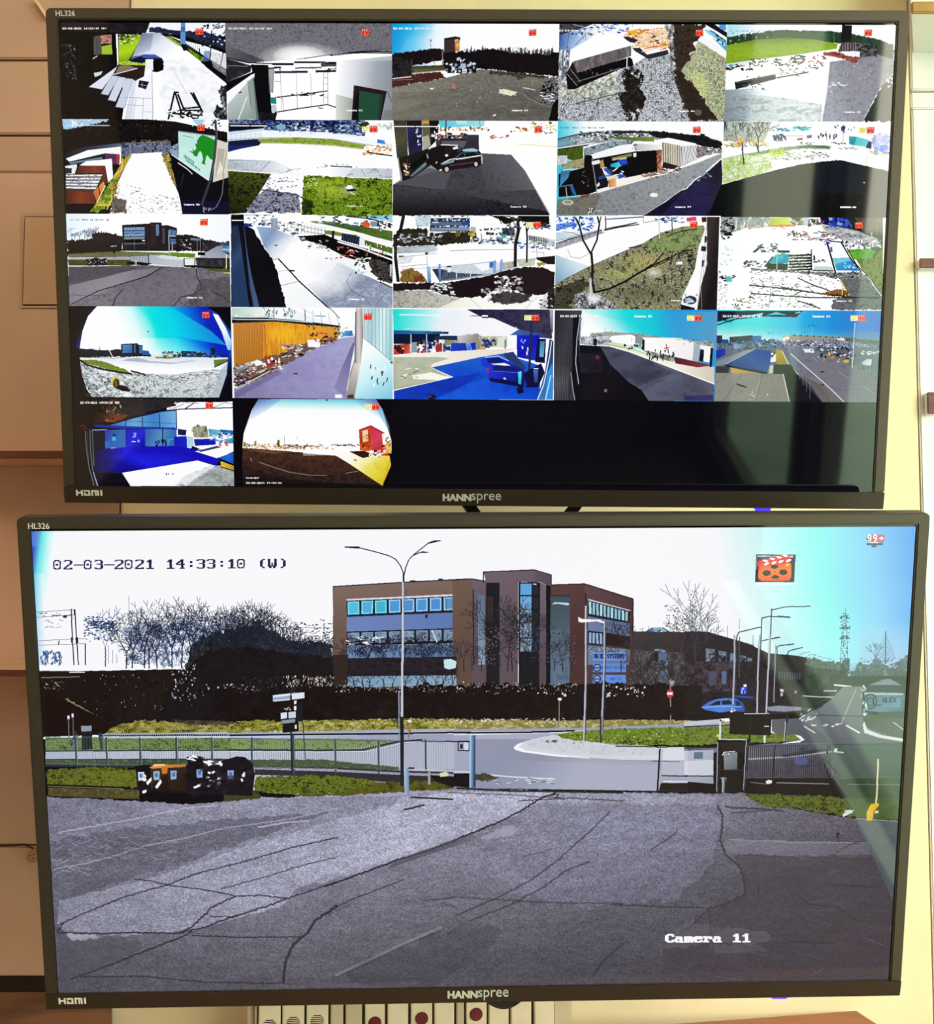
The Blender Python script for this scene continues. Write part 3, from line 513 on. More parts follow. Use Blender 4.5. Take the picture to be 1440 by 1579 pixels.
    S.P('8ea4b8', '920 250 985 215 990 355 925 300'); S.D('24344c', 925, 240, 985, 270, 9, (10, 24), (5, 10)); S.P('c8ece4', '985 118 1290 160 1260 520 1235 525 990 350'); S.V('b4e0dc', '985 118 1290 160 1270 300 990 240', (1000, 120), (1000, 300), .4); S.L('8898b0', '990 120 1290 160', 7); S.L('28383c', '1022 155 1110 172', 4); S.L('f4f8fa', '985 380 1060 430 1100 470', 6); S.L('e8ecf0', '930 310 1240 528', 6)
    S.P('1c8a20', '1140 200 1160 165 1185 150 1230 165 1290 195 1280 260 1275 360 1245 345 1225 315 1215 330 1205 375 1210 395 1178 385 1190 350 1180 300 1165 280 1150 300 1140 330 1115 320 1105 300 1070 280 1085 282 1110 290 1100 262 1118 280 1135 262 1122 215 1140 230')
    for i, (tx, ty, n) in enumerate(((1030, 305, 8), (1045, 345, 11))):
        for k in range(n): S.P('1c8a5c', f'{tx+k*11} {ty+k*8} {tx+8+k*11} {ty+6+k*8} {tx+8+k*11} {ty+34+k*8-12*i} {tx+k*11} {ty+28+k*8-12*i}', .9 if k % 3 else .5)
    S.P('d8d4c4', '1300 185 1390 215 1395 500 1270 540'); S.P('b4b0a4', '1310 260 1370 265 1350 420 1290 500'); S.P('e8e4d4', '1330 360 1360 440 1300 480')
    S.L('34343c', '1290 20 1300 150 1285 330 1250 520 1180 720', 22); S.L('585860', '1296 20 1304 150 1290 330 1255 520', 6); S.L('2c2c2c', '1385 280 1350 480', 4); S.L('88888c', '1360 480 1345 650 1300 740 1250 770', 7, .8, 2); S.L('585860', '1030 470 1005 570', 5); S.D('a8a8b0', 1190, 745, 1260, 780, 9, (5, 10), (10, 24))
    clapper(S, 1142, 66); S.L('e8ecf0', '60 70 420 72', 8, .8); S.text('Camera 06', 1032, 715, 14.6, 13, 'ffffff', 'ffffff')
def feed_07(S):      # road past lawns, parked cars behind
    S.cell(1, 1, 345, 180); S.P('fdfdfe', FULL); S.G('0c1030 1c2870 5c80b4 e8eef6 101438', '40 20 1180 20 1160 160 900 130 560 115 300 110 40 130', 16, 10, 1, 1.6); S.D('0c1028 e8f0f8 2c4488 9cc4dc', 330, 50, 1160, 150, 150, (10, 44), (6, 18)); S.P('0a0c1c', '40 60 330 60 320 95 40 120'); S.P('74b4cc', '435 65 505 62 505 105 440 105'); S.D('0c102c 243c84', 230, 20, 1050, 60, 60, (16, 44), (6, 22)); S.P('cfdcec', '40 125 330 95 340 115 40 150')
    S.P('c8e0ee', '40 150 420 118 700 120 1000 140 1390 225 1390 260 1000 190 600 168 300 170 40 190', .55); S.P('fafcfe', '300 118 800 128 1250 190 1390 240 1390 262 1040 195 600 168 330 168', .8); S.L('10141c', '35 190 300 175 600 172 900 185 1150 225 1390 265', 5); S.bars('b4c4d4', (60, 185), (300, 172), (60, 140), (300, 118), 6, 3)
    S.G('5c7818 8cac28 a8b858 48601c', '270 182 600 174 900 188 1160 232 1150 265 900 235 600 218 300 215', 10, 4); S.L('8c8c70', '300 218 600 222 900 240 1150 270', 5); S.P('10183c', '35 200 270 182 305 215 290 235 130 265 35 290'); S.P('1c2c80', '35 240 250 230 130 265 35 290', .6)
    S.D('f0a838 e8c890 fff8f0 c06c20', 1150, 232, 1390, 312, 60, (10, 34), (6, 16)); S.L('14101c', '1175 290 1300 310 1390 322', 9); S.V('2c70d0 4c98e8', '1262 185 1320 195 1330 228 1262 215', (1262, 190), (1330, 228)); S.D('d8e4d8 98b4b8', 1180, 50, 1390, 120, 20, (14, 40), (14, 40), .7); S.P('fcfcfc', '1160 30 1265 30 1265 60 1180 60'); S.P('2a3418', '1100 60 1180 40 1200 60 1140 100')
    S.V('98a0b0 c8d0dc ffffff', '35 350 400 360 560 420 480 475 35 440', (60, 400), (560, 420)); S.G('88909c c8d0d8 f0f4f8', '35 360 360 370 300 450 35 440', 20, 7, .5); S.V('ffffff c8d0de a4acbc', '820 420 1390 430 1390 510 900 490', (850, 450), (1390, 470), .8); S.G('6c7484 e8ecf4 b8c0cc', '1080 420 1390 425 1390 505 1000 490', 16, 8, .5); S.D('98b8b8 c8dcdc 88a0a8', 440, 425, 640, 475, 22, (16, 50), (5, 9), .7); S.L('3a3e48', '380 368 300 445', 5); S.L('2a2c34', '880 405 1050 415', 6); S.D('50545c', 700, 390, 1160, 420, 14, (8, 26), (3, 6)); S.L('50545c', '1130 430 1165 490', 5); S.L('444850', '1020 395 1025 412', 5); S.L('f6f6dc', '40 440 380 465 900 490 1390 515', 7)
    S.G('0a0c06 28300c 4c5814 788428 181c08', '35 445 390 470 190 790 40 800', 9, 8, 1, 1.4); S.V('0a0a06', '35 445 390 470 190 790 40 800', (200, 450), (120, 790), fade=(0, .65)); S.P('fbfbfd', '390 472 660 478 640 800 180 800')
    S.G('2c2c3c 8c8ca4 d8d8e4 54546c', S.jag('360 590 500 620 620 650 630 790 190 790 260 660 360 590', 8, 18), 13, 9, 1, 1.7); S.D('3c3c50 70708c', 340, 500, 620, 600, 34, (8, 34), (4, 10)); S.L('34344c', '300 600 600 640 640 665', 8, .9, 3)
    S.G('1c2a06 44641a 7ca01c b8d430 30480c', S.jag('660 485 1390 515 1390 810 640 810 645 640 660 485', 3, 20), 11, 9, 1, 1.5); S.R('d8e840', 880, 590, 220, 110, .5); S.D('b8c060 e8e8c0', 660, 490, 780, 580, 30, (6, 16), (5, 12)); S.P('0a1204', S.jag('640 660 720 690 740 800 640 805 640 660', 10, 16), .7)
    S.R('a8a890', 1030, 600, 90, 55, .8); S.P('f4f6fa', '1000 585 1020 562 1055 565 1065 590 1030 600'); S.P('181420', '1010 600 1070 590 1100 605 1050 615 1010 612'); S.L('e8e8d8', '1040 620 1080 640', 6)
    clapper(S, 1198, 78, True); S.L('f2f4fa', '55 74 210 74', 9); S.L('f2f4fa', '225 74 350 74', 9); S.text('Camera 07', 1015, 728, 14.6, 13, 'e8ecd8', 'e8ecd8')
def feed_08(S):      # dark forecourt with two parked cars
    S.cell(2, 1, 600, 180); S.P('fefefe', FULL); S.V('5cc8dc a8e0e8', '400 25 790 25 780 80 420 90', (420, 60), (780, 60)); S.D('c88c5c e8c8a0 3c3438', 420, 88, 820, 115, 50, (6, 18), (10, 22)); S.L('24202c', '745 30 748 90', 5); S.P('e8f4f4', '545 30 640 30 640 60 560 60', .6)
    S.V('3c3a44 34323a 2a282e', '380 150 735 150 740 300 1000 312 1110 440 1320 810 30 810 30 560 200 500 400 440', (700, 200), (600, 800)); S.G('2c2a30 48464e 5c5a60 38363c', '420 300 1000 312 1110 440 1320 810 30 810 30 560', 7, 7, .6); S.V('6c6c74', '740 300 1000 312 1110 440 1200 600 800 620', (1050, 380), (760, 620), fade=(.7, 0)); S.V('0a080c', '30 560 460 605 1300 780 1320 810 30 810', (500, 600), (500, 800), fade=(0, .8))
    S.P('54525a', '40 555 460 605 510 460 330 420 200 480', .8); S.L('141218', '35 560 460 605 510 470', 5); S.L('141218', '1000 312 1115 445 1320 800', 5); S.G('0a080c 2c2c38', S.jag('730 700 900 690 1000 800 700 810 730 700', 12, 14), 9, 7, .7)
    S.D('1c181c 4c3c38 c88868 e8e4e0', 380, 140, 640, 190, 50, (14, 40), (8, 22)); S.P('24222a', '420 180 650 180 640 250 420 240'); S.P('706e78', '430 200 640 195 620 250 440 250', .7); S.P('2e2c34', '650 150 735 150 735 290 610 260 640 200'); S.bars('50505c', (650, 190), (735, 190), (650, 152), (735, 152), 4, 5); S.L('14121a', '468 30 468 180', 8)
    S.V('38382c 54523c 302e28', '35 30 140 30 155 345 65 340', (40, 30), (150, 340)); S.bars('24241c', (70, 340), (150, 345), (45, 30), (138, 30), 6, 4, .7); S.V('2c2858 1c1838 28244c', '135 90 270 90 275 300 165 345', (140, 100), (270, 300)); S.D('e8e8f0 8884b0', 205, 100, 235, 140, 8, (8, 18), (8, 18)); S.D('d8d8e8', 232, 150, 262, 240, 8, (8, 16), (12, 26)); S.P('181420', '130 30 270 30 270 90 135 95'); S.P('5c5848', '270 30 330 30 345 240 280 290'); S.P('c89820', '275 30 330 30 325 60 275 60'); S.P('c8ccb8', '275 165 325 150 340 235 280 280', .7); S.P('101014', '330 30 410 30 400 180 345 240'); S.D('f0f0f4', 350, 70, 410, 200, 12, (8, 20), (8, 30)); S.L('b8b4a8', '140 40 165 350', 5)
    S.P('1a1614', '70 345 330 260 340 400 200 500 110 530 90 420'); S.L('8c887c', '75 340 100 530', 9); S.D('8c6838 3c2c20 e8d8c0', 115, 350, 165, 480, 24, (10, 24), (10, 30)); S.V('24303c 587080', '165 480 300 370 310 400 200 500', (170, 490), (310, 380)); S.L('8ca4b4', '180 490 300 385', 6); S.P('0a080a', '160 400 300 300 330 330 200 440')
    S.P('141010', '305 330 340 260 420 235 560 240 570 270 500 400 400 440 320 380'); S.L('e8e8ea', '430 230 560 235', 9); S.P('1c181c', '460 250 540 250 500 320 460 320'); S.P('f0f0f0', '520 255 560 240 570 262 530 270'); S.L('b0b0b4', '310 310 320 340', 9); S.D('d8d0c8', 345, 240, 360, 260, 3, (8, 14), (6, 10)); S.P('dcd8d0', '382 370 395 368 395 385 384 386'); S.E('f0ece4', 472, 318, 14, 10)
    S.P('1e1418', '412 440 425 385 500 350 550 300 620 265 700 258 750 290 770 330 765 390 720 410 500 440 480 458'); S.P('98c8d8', '610 268 690 258 735 275 720 288 600 285'); S.V('506c7c 2c3c48', '540 345 590 295 720 288 755 320 600 355', (560, 340), (740, 300)); S.P('101418', '556 340 595 302 615 300 620 335'); S.P('0e1216', '625 332 622 300 700 292 740 318'); S.L('f2f4f6', '550 350 680 330 760 318', 9); S.L('c8d8e0', '430 388 500 352 545 345', 9); S.P('78949c', '430 385 540 350 530 375 440 398'); S.E('0a080a', 470, 430, 28, 30); S.E('c8c0b8', 473, 432, 17, 20); S.E('0a080a', 712, 390, 24, 28); S.E('d0c8c0', 714, 390, 14, 18); S.P('f2f0ea', '412 435 435 430 430 446 414 446'); S.P('d8a8a8', '752 300 770 330 768 385 758 390'); S.L('50404a', '500 400 700 375', 6)
    S.D('b83c28 382820 e8c8b0', 830, 150, 995, 180, 14, (16, 44), (6, 12)); S.D('282430 985848 e8d860', 990, 80, 1150, 130, 12, (14, 36), (8, 18)); S.D('d8d040 e8e8a0 484438', 1150, 40, 1380, 140, 30, (10, 34), (4, 14)); S.L('e8e4a0', '1060 225 1380 248', 10, .7); S.D('50484c', 1270, 100, 1380, 140, 8, (8, 20), (6, 12))
    S.box('ee4a28', 1195, 80, 1258, 128); clapper(S, 1195, 80); S.L('f4f4f4', '48 80 208 80', 11); S.L('f4f4f4', '222 80 405 82', 11); S.text('Camera 08', 998, 733, 14.6, 13, 'ffffff', 'ffffff')
def feed_09(S):      # open shed of blue crates beside a grey road
    S.cell(3, 1, 850, 180); S.V('3cc4dc 90e0ec fafcfd fdfdfe fdfdfe', FULL, (40, 130), (500, 80))
    S.G('8c949c 50585e b8bec4', S.jag('50 180 215 140 320 120 500 112 800 115 860 125 1100 145 1280 165 1400 200 1400 300 1200 230 840 190 500 200 260 240 50 260 50 180', 3, 12), 14, 6, .8); S.G('0c0c0e 1c1e20', S.jag('790 120 860 118 1080 140 1230 155 1290 165 1400 210 1400 270 1200 230 1000 185 830 165 790 120', 4, 10), 12, 9); S.P('1a1c1e', '1225 140 1262 142 1262 170 1225 168'); S.P('24282a', S.jag('500 118 640 112 800 120 800 135 500 140 500 118', 3, 8)); S.D('14181c 50606c e8eef2', 240, 125, 500, 185, 60, (8, 30), (8, 26)); S.L('30383c', '50 185 215 145 420 125', 7); S.D('f8f8f8 1c2024 8c98a4', 500, 140, 830, 165, 30, (14, 36), (6, 14))
    S.P('70a4b4', '50 210 170 185 170 215 60 245'); S.L('f4f6f8', '50 260 350 215', 8, .9); S.L('20262a', '50 270 300 235', 9); S.G('c8ccd0 f0f2f4 585e62', '160 180 320 160 320 205 170 235', 14, 10, .8, 1.5)
    S.V('485c20 74883c', '500 165 840 170 845 205 700 200 520 180', (500, 160), (840, 200)); S.G('2c3c14 58701c 1c280c', '50 275 260 240 262 340 180 360 50 320', 9, 8); S.G('8c7c4c b8a878 5c5030', '80 380 270 340 270 430 90 420', 12, 8, .9); S.G('d8dce0 98a0a4 f4f4f4', '50 320 130 320 130 380 50 400', 14, 9, 1, 1.5)
    S.V('a8acb0 94989c 7c8084 6c7072', '50 690 400 620 900 480 1200 380 1400 300 1400 350 1180 520 780 810 40 810', (1200, 300), (300, 810)); S.G('5c6064 8c9094 b0b4b8 707478', '50 690 400 620 900 480 1200 380 1400 300 1400 350 1180 520 780 810 40 810', 8, 6, .6); S.G('585448 78745c 3c3a34', S.jag('50 680 400 630 380 720 340 810 50 810 50 680', 3, 16), 14, 10, .6)
    S.V('201c2c 28243c 141024', '1400 350 1300 440 1180 520 940 700 750 815 1420 815', (1300, 420), (1100, 800)); S.G('201c40 2c2860 181430', '1150 560 1300 520 1300 720 1260 815 900 815', 60, 9, .7); S.P('0a080e', '1400 540 1300 780 1290 815 1420 815'); S.L('f0f2f4', '1400 345 1330 400 1260 470 1180 520 1110 590 1080 598', 9, 1, 3); S.L('e0e4e8', '1080 598 930 700 760 812', 4); S.D('5878a0 88a0bc', 1200, 450, 1320, 530, 14, (10, 40), (6, 14)); S.L('3c3448', '1400 545 1300 780', 4)
    S.P('0a080a', '270 300 340 320 700 270 910 275 900 480 620 500 380 610 300 640 60 660 60 470 270 420'); S.G('3c484c 8ca0ac c8d8e0 5c6c74', '265 260 500 200 690 195 660 225 560 235 330 310 270 320', 12, 9, 1, 1.5)
    S.P('f6f7f9', '330 320 560 235 690 220 910 230 918 272 680 285 345 350'); S.V('a8a8a4 f0f0f0', '680 220 915 232 912 270 690 280', (690, 270), (900, 230), .7); S.L('989c9c', '335 350 690 285 915 272', 5); S.P('606468', '672 228 705 226 702 240 676 242'); S.D('70746c', 665, 250, 700, 275, 5, (6, 10), (8, 14)); S.P('7c8450', '480 340 660 300 660 325 560 345'); S.P('e8ecec', '672 300 700 295 698 330 676 332')
    S.L('888890', '335 350 375 620', 11); S.P('14101a', '345 400 400 380 470 580 380 600'); S.L('e8e8ea', '345 380 390 370', 30); S.P('b89058', '398 365 425 350 440 420 405 425'); S.P('ecece8', '415 420 455 415 490 480 440 490'); S.P('c8b898', '500 345 620 330 620 350 500 360')
    S.V('2c9cb8 54d8d8', '485 390 555 370 575 405 545 420 490 412', (490, 390), (575, 400)); S.P('1c34b0', '525 352 620 355 632 390 575 405 550 365'); S.P('2a50c8', '560 360 615 360 620 380 580 385'); S.P('e0ece8', '510 440 545 415 550 420 520 448'); S.P('3454b8', '425 425 455 420 500 460 470 475'); S.P('1c4878', '385 500 440 470 450 500 395 520'); S.P('e4dcc8', '460 495 540 470 615 495 540 530 460 525'); S.P('2c50b0', '540 480 575 458 615 492 560 508'); S.D('1c3c98 f0f0f4', 440, 430, 610, 510, 18, (14, 36), (6, 14))
    S.P('f6f0e8', '470 525 620 500 900 445 970 440 960 470 700 530 380 630 372 600 465 575'); S.V('c88850 e8b888', '465 520 530 505 535 575 475 582', (470, 530), (535, 550)); S.L('3c2818', '475 530 480 580', 5); S.P('d8d8d8', '370 560 395 535 400 560 380 580'); S.G('5c4038 98705c e8e0d8 2c201c', '740 480 900 440 960 430 960 462 760 500', 12, 7); S.D('f4e4e0 c89890 302420', 750, 460, 900, 500, 20, (10, 30), (6, 12)); S.D('e8e4e0 8c5c50 1c1c1c', 900, 400, 1060, 460, 34, (12, 36), (6, 14))
    S.V('985034 c88058', '862 280 908 275 905 440 865 450', (862, 300), (908, 400)); S.L('4c2014', '865 300 905 350 865 400 905 440', 6); S.L('e8b090', '868 330 900 300', 5); S.L('2c1810', '862 280 868 455', 6)
    S.P('fbfbfb', '840 195 960 172 1190 220 1200 240 1060 235 1010 215'); S.V('c8c0b0 98907c b0a894 80786c', '910 210 1060 240 1055 410 915 370', (910, 300), (1060, 300)); S.bars('68604c', (920, 370), (1050, 405), (918, 215), (1055, 240), 6, 10); S.bars('e0d8c4', (930, 372), (1045, 402), (928, 217), (1048, 240), 6, 6); S.P('e0e2e4', '1060 240 1205 235 1195 350 1055 410'); S.bars('2c2c30', (1065, 405), (1190, 352), (1070, 250), (1200, 240), 10, 6); S.bars('ffffff', (1072, 400), (1195, 350), (1078, 250), (1204, 240), 10, 6); S.P('241c1c', '920 370 1050 408 1000 430 910 420')
    S.G('54484c 8c7470 d8d4d4 2c3030', '1200 240 1400 270 1400 290 1280 320 1195 350', 14, 8, 1, 1.5); S.P('f2f4f6', '1195 345 1280 312 1290 322 1195 360'); S.D('f4f4f6 b8c0c8 4c5460', 1280, 250, 1390, 310, 26, (14, 36), (6, 14))
    S.V('2c6c94 4498c4', '80 430 160 425 140 500 70 575', (80, 430), (140, 560)); S.L('d8ecf4', '90 440 155 432', 7); S.L('1c3c58', '85 480 150 465', 5); S.L('4c7898', '65 575 170 560 200 640', 9); S.L('a8a8ac', '120 580 130 680', 7); S.P('2858a0', '150 570 175 565 200 635 180 645'); S.D('787068 a8a098', 250, 440, 310, 580, 10, (5, 10), (8, 20))
    S.E('c8ccb8', 135, 705, 46, 22); S.E('8c9080', 135, 703, 32, 14); S.G('a84828 683020', S.jag('240 650 310 640 300 665 245 668 240 650', 3, 8), 8, 6); S.P('f4f4f2', '805 650 830 625 870 630 875 655 840 662'); S.D('4c4c48 d8d8d4', 300, 750, 430, 800, 24, (6, 12), (10, 30))
    clapper(S, 1165, 84); S.text('02-03-2021 14:33:10 (W)', 75, 84, 15.8, 12, '40484c'); S.text('Camera 09', 1018, 735, 14.6, 13, 'ffffff', 'ffffff')
def feed_10(S):      # bright road with a dark roof edge in front
    S.cell(4, 1, 1105, 180); S.P('fdfdfe', FULL); S.V('1c2c50 384c80', '55 40 90 40 90 200 60 200', (60, 60), (90, 190)); S.G('7c9078 e8f0e8 a8b49c f8faf8 4c5c48', '80 40 440 40 420 140 380 210 50 200', 6, 18, .9, 1.6); S.D('e8b050 f0d8a0 98b8a0', 60, 180, 440, 245, 46, (14, 40), (8, 20)); S.D('282c24 58604c', 80, 230, 380, 250, 16, (14, 40), (3, 6)); S.D('e8a030 f0c060', 130, 205, 220, 245, 8, (20, 44), (10, 24))
    S.G('8cb43c d8ec8c f4fcd0 5c8428 ffffff', '40 345 240 300 420 330 460 420 380 460 250 500 140 530 50 550', 7, 9, 1, 1.4); S.G('d8ecb0 ffffff a8c878', '240 300 560 260 620 300 420 380 240 420', 8, 9, .75, 1.5); S.G('5c7c50 98b088 3c5c40', S.jag('230 310 420 270 560 250 760 230 940 240 930 265 700 262 560 280 300 320 230 310', 3, 12), 12, 6, .85); S.P('3c5c48', '660 240 760 232 920 242 925 255 680 258', .7); S.G('d8e840 b8d04c', '430 270 550 255 560 320 430 320', 5, 20, .7)
    S.D('2c342c 5c6458 8c948c', 480, 280, 920, 360, 60, (10, 34), (3, 8)); S.L('4c544c', '480 350 640 340 800 320 910 310', 3, .6, 2); S.D('3c443c', 690, 208, 800, 225, 10, (10, 24), (5, 9)); S.D('38403c', 940, 210, 1060, 225, 12, (10, 24), (5, 9)); S.L('484c44', '240 390 420 362', 5, .8, 2); S.D('585c54', 940, 250, 1160, 270, 9, (14, 40), (3, 6))
    S.tree('302c34', 345, 290, 300, 9, -.05, 5, .6); S.tree('4c4850', 222, 390, 330, 7, -.1, 4, .5); S.L('383038', '225 390 215 300 210 220', 9); S.L('302c34', '345 290 325 220', 12)
    S.D('3c7cb0 68c8d8 2c5c98', 490, 90, 620, 120, 10, (24, 60), (8, 16)); S.D('30c0b0 50a8c8 207888', 620, 80, 790, 115, 14, (20, 60), (8, 20)); S.D('2c3458 3c4c80', 460, 148, 570, 195, 34, (8, 18), (14, 40)); S.L('2c3040', '560 160 715 158', 5); S.P('884c50', '660 178 708 172 706 192 662 194'); S.P('3c4c80', '740 152 782 150 782 174 742 178'); S.D('3c3844 68647c', 820, 145, 990, 185, 18, (6, 12), (14, 36)); S.L('302c3c', '900 120 905 190', 4); S.V('3c3c70 5c5c98', '1022 85 1045 70 1060 85 1050 120 1025 120', (1022, 80), (1060, 120)); S.L('8c3c80', '1040 120 1040 220', 5, .8); S.D('30343c', 960, 60, 1140, 130, 12, (5, 10), (8, 16))
    S.V('2cb0b8 1c8898', '1088 160 1150 165 1130 235 1090 225', (1090, 165), (1140, 230)); S.V('58c8d0 84d8dc', '1150 165 1250 190 1245 250 1130 235', (1150, 170), (1250, 240)); S.P('34405c', '1250 200 1275 205 1270 265 1225 255'); S.G('a8b0e0 5c6cc8 e8ecf8 8c88c0', S.jag('1290 150 1340 130 1420 150 1420 250 1400 310 1290 270 1280 200 1290 150', 8, 12), 7, 9); S.D('1c4cc0 2c64d8', 1300, 240, 1420, 310, 20, (16, 40), (10, 24)); S.P('98b060', '1250 275 1400 315 1410 335 1270 300', .7); S.G('ffffff d8e0b0 ffffff f0f0e0', '1240 300 1420 340 1410 440 1200 380', 9, 9, .6, 1.6)
    S.V('0c1410 0a0e0c 080a0a', S.jag('40 560 250 500 500 435 700 390 880 368 1010 357 1090 372 1250 410 1420 448', 1.5, 14).tolist()+[(1420, 830), (30, 830)], (700, 380), (700, 820)); S.G('0a0a14 1c2034 10141e', '820 390 1010 362 1220 420 1200 640 820 620', 5, 5, .7); S.L('10140e', '530 450 800 578', 7, .6)
    S.box('f2ead0', 1172, 90, 1230, 135); S.P('e8dc58', '1175 95 1215 92 1228 110 1200 132 1178 130'); clapper(S, 1234, 88); S.P('f4f4f4', '1200 545 1212 534 1222 546'); S.box('ffffff', 1014, 738, 1104, 752); S.box('ffffff', 1116, 738, 1146, 752)
def feed_11(S):      # small copy of the gate view
    S.cell(0, 2, 95, 325); S.V('e4f4fc ffffff ffffff ffffff f4f8fc', FULL, (40, 30), (1390, 200)); S.D('8c98a8', 50, 145, 110, 200, 6, (30, 60), (2, 3)); 
    for i, x in enumerate((85, 110, 145, 190, 215, 250, 275)): S.tree('4c6078', x, 245, 60+9*i, 4, 0, 3, .5)
    S.G('100c10 281e20 0c0a0c 181418', S.jag('45 240 200 238 255 232 250 200 280 185 340 178 400 190 440 200 500 215 500 340 300 350 45 370 45 240', 5, 8), 12, 9); S.G('14101a 302428 0c0a10', S.jag('255 232 250 195 300 180 350 172 400 192 500 210 500 260 255 260 255 232', 7, 6), 7, 6)
    S.P('241c20', '498 117 730 105 725 95 822 98 824 122 870 118 948 142 948 330 500 330'); S.P('1a1418', '498 117 720 108 720 124 500 130'); S.P('302428', '730 110 775 108 775 290 730 300'); S.L('6c5850', '700 118 720 330', 5, .6)
    for i, (a, b, c_, n) in enumerate(((136, 160, '78a8d8', 7), (166, 188, '6c88b8', 0), (192, 206, '9cbce0', 7), (212, 234, '74889c', 0))):
        S.P(c_, f'514 {a+2} 684 {a-2} 684 {b-2} 514 {b+2}')
        if n: S.bars('181c28', (514, b+2), (684, b-2), (514, a+2), (684, a-2), n, 5)
    S.P('100c10', '510 238 690 236 690 264 510 268'); S.P('54606c', '512 264 690 262 690 275 512 278'); S.P('e8ecf0', '662 240 684 239 684 250 664 251')
    S.P('7090b8', '776 112 800 112 800 205 778 208'); S.bars('181820', (776, 130), (776, 200), (800, 130), (800, 200), 4, 5); S.P('4c5a64', '828 140 850 140 850 270 828 270', .7); S.P('6088b8', '882 150 945 162 945 200 882 196'); S.bars('1c2030', (884, 215), (944, 210), (884, 148), (944, 162), 6, 4); S.P('8cb0dc', '885 198 940 202 940 212 885 212'); S.P('4c74a8', '895 230 945 235 945 275 895 272'); S.L('20242c', '895 245 945 248', 4)
    S.G('100c10 2c2428 181418', S.jag('940 200 1040 195 1130 215 1180 240 1240 245 1290 260 1200 340 1060 330 940 335 940 200', 4, 9), 10, 8); S.bars('7890a8', (1065, 240), (1140, 245), (1065, 225), (1140, 232), 8, 6); S.D('c8ccd0 8c8c94', 960, 220, 1060, 310, 14, (8, 20), (6, 14)); S.bars('a0acbc', (1115, 330), (1170, 330), (1115, 240), (1165, 255), 2, 5)
    S.G('34303a 181418 5c5c64', S.jag('1160 270 1280 255 1300 262 1390 250 1390 360 1180 350 1160 270', 5, 10), 10, 8); S.G('5c646c 2c343c', S.jag('1300 280 1340 260 1390 250 1390 300 1300 300 1300 280', 5, 8), 8, 8)
    S.V('8c90a0 a8acbc', '1280 290 1325 285 1330 340 1390 370 1390 400 1130 380 1170 350', (1300, 290), (1250, 390)); S.V('3c6894 74a4c8', '1325 285 1385 290 1385 345 1325 340', (1325, 290), (1385, 340)); S.P('c8d8e4', '1325 312 1385 315 1385 325 1325 322')
    S.V('6c7054 5c603c 8c9468', '45 360 480 335 880 345 880 365 560 380 60 385', (60, 340), (800, 380)); S.G('3c4020 7c8448 5c6030', '60 350 480 332 890 345 880 362 480 366 60 380', 9, 4, .6); S.V('6c9020 5c7c1c', S.jag('830 360 900 342 1100 352 1095 385 950 380 830 362', 2, 10), (830, 350), (1100, 380))
    S.V('b8c0d0 a0a4b4 c0c4d0', '60 385 560 375 720 365 840 362 960 390 1010 400 1010 465 740 440 560 420 60 400', (60, 390), (900, 440)); S.P('d8dce4', '782 378 830 364 960 388 1010 398 1010 405 850 398'); S.L('1c1c20', '60 380 540 384 570 372 720 368', 5); S.L('e8ecf0', '60 386 560 386', 4)
    S.G('4c5020 2c3010 687028', '50 400 560 405 640 440 560 450 60 450', 8, 5); S.G('08080a 1a1416', S.jag('200 400 250 395 280 385 300 388 330 400 370 390 378 450 210 450 200 400', 3, 8), 10, 9); S.D('e0e4e8 4c5c80', 205, 400, 370, 440, 20, (6, 14), (6, 12)); S.P('0a0a0a', '530 420 640 420 745 435 700 450 540 440')
    S.bars('50545c', (560, 420), (715, 440), (565, 378), (715, 370), 6, 3); S.L('24242a', '712 360 716 440', 8)
    S.V('5c5862 6c6872 7c7882 6c6872', '55 460 560 450 720 448 1000 465 1140 470 1400 520 1400 790 60 790', (700, 450), (760, 790)); S.G('3c3a40 64606a 8c8894 74707c', '55 460 560 450 720 448 1000 465 1140 470 1400 520 1400 790 60 790', 8, 5, .5); S.V('8c8894 98949e 7c7884', '60 620 500 500 830 465 780 500 420 630 80 780', (80, 640), (800, 480), .75); S.P('3c3840', '60 465 600 455 640 470 350 550 60 610', .55); S.V('6c6874', '430 640 830 470 1100 480 1140 600 1000 690 900 785 420 785', (500, 500), (900, 780), .4)
    S.L('242028', '80 770 300 660 500 600 700 540 800 480 830 465', 6); S.L('242028', '420 785 440 720 500 650', 6); S.L('2c2830', '920 785 980 710 1080 690 1150 640 1140 590 1110 540 1110 480', 6); S.L('2c2830', '60 690 200 700 420 690', 4); S.L('2c2830', '1240 670 1320 700 1390 760', 6); S.G('4c484c 2c2a2c 6c686c', '1140 560 1400 540 1400 790 1000 790 1080 690', 14, 7, .55); S.L('1c1a20', '1080 690 1110 740 1120 785', 5)
    S.P('d8dce0', '1006 392 1090 395 1090 455 1008 455', .5); S.bars('14141a', (1008, 458), (1095, 460), (1006, 390), (1096, 392), 1, 8); S.L('14141a', '1006 392 1094 394', 5); S.P('101014', '1008 448 1200 450 1390 470 1390 500 1140 470 1010 462'); S.G('302c34 1c1a20 545058', '1100 385 1390 390 1390 470 1110 455', 7, 14); S.P('0a080c', '1120 340 1180 340 1180 365 1120 365'); S.P('e8e0c0', '1350 360 1360 360 1358 490 1350 490'); S.P('e8c838', '1342 485 1362 485 1362 512 1338 518'); S.G('3c4018 58602c', '1150 470 1390 480 1390 510 1240 495', 8, 5)
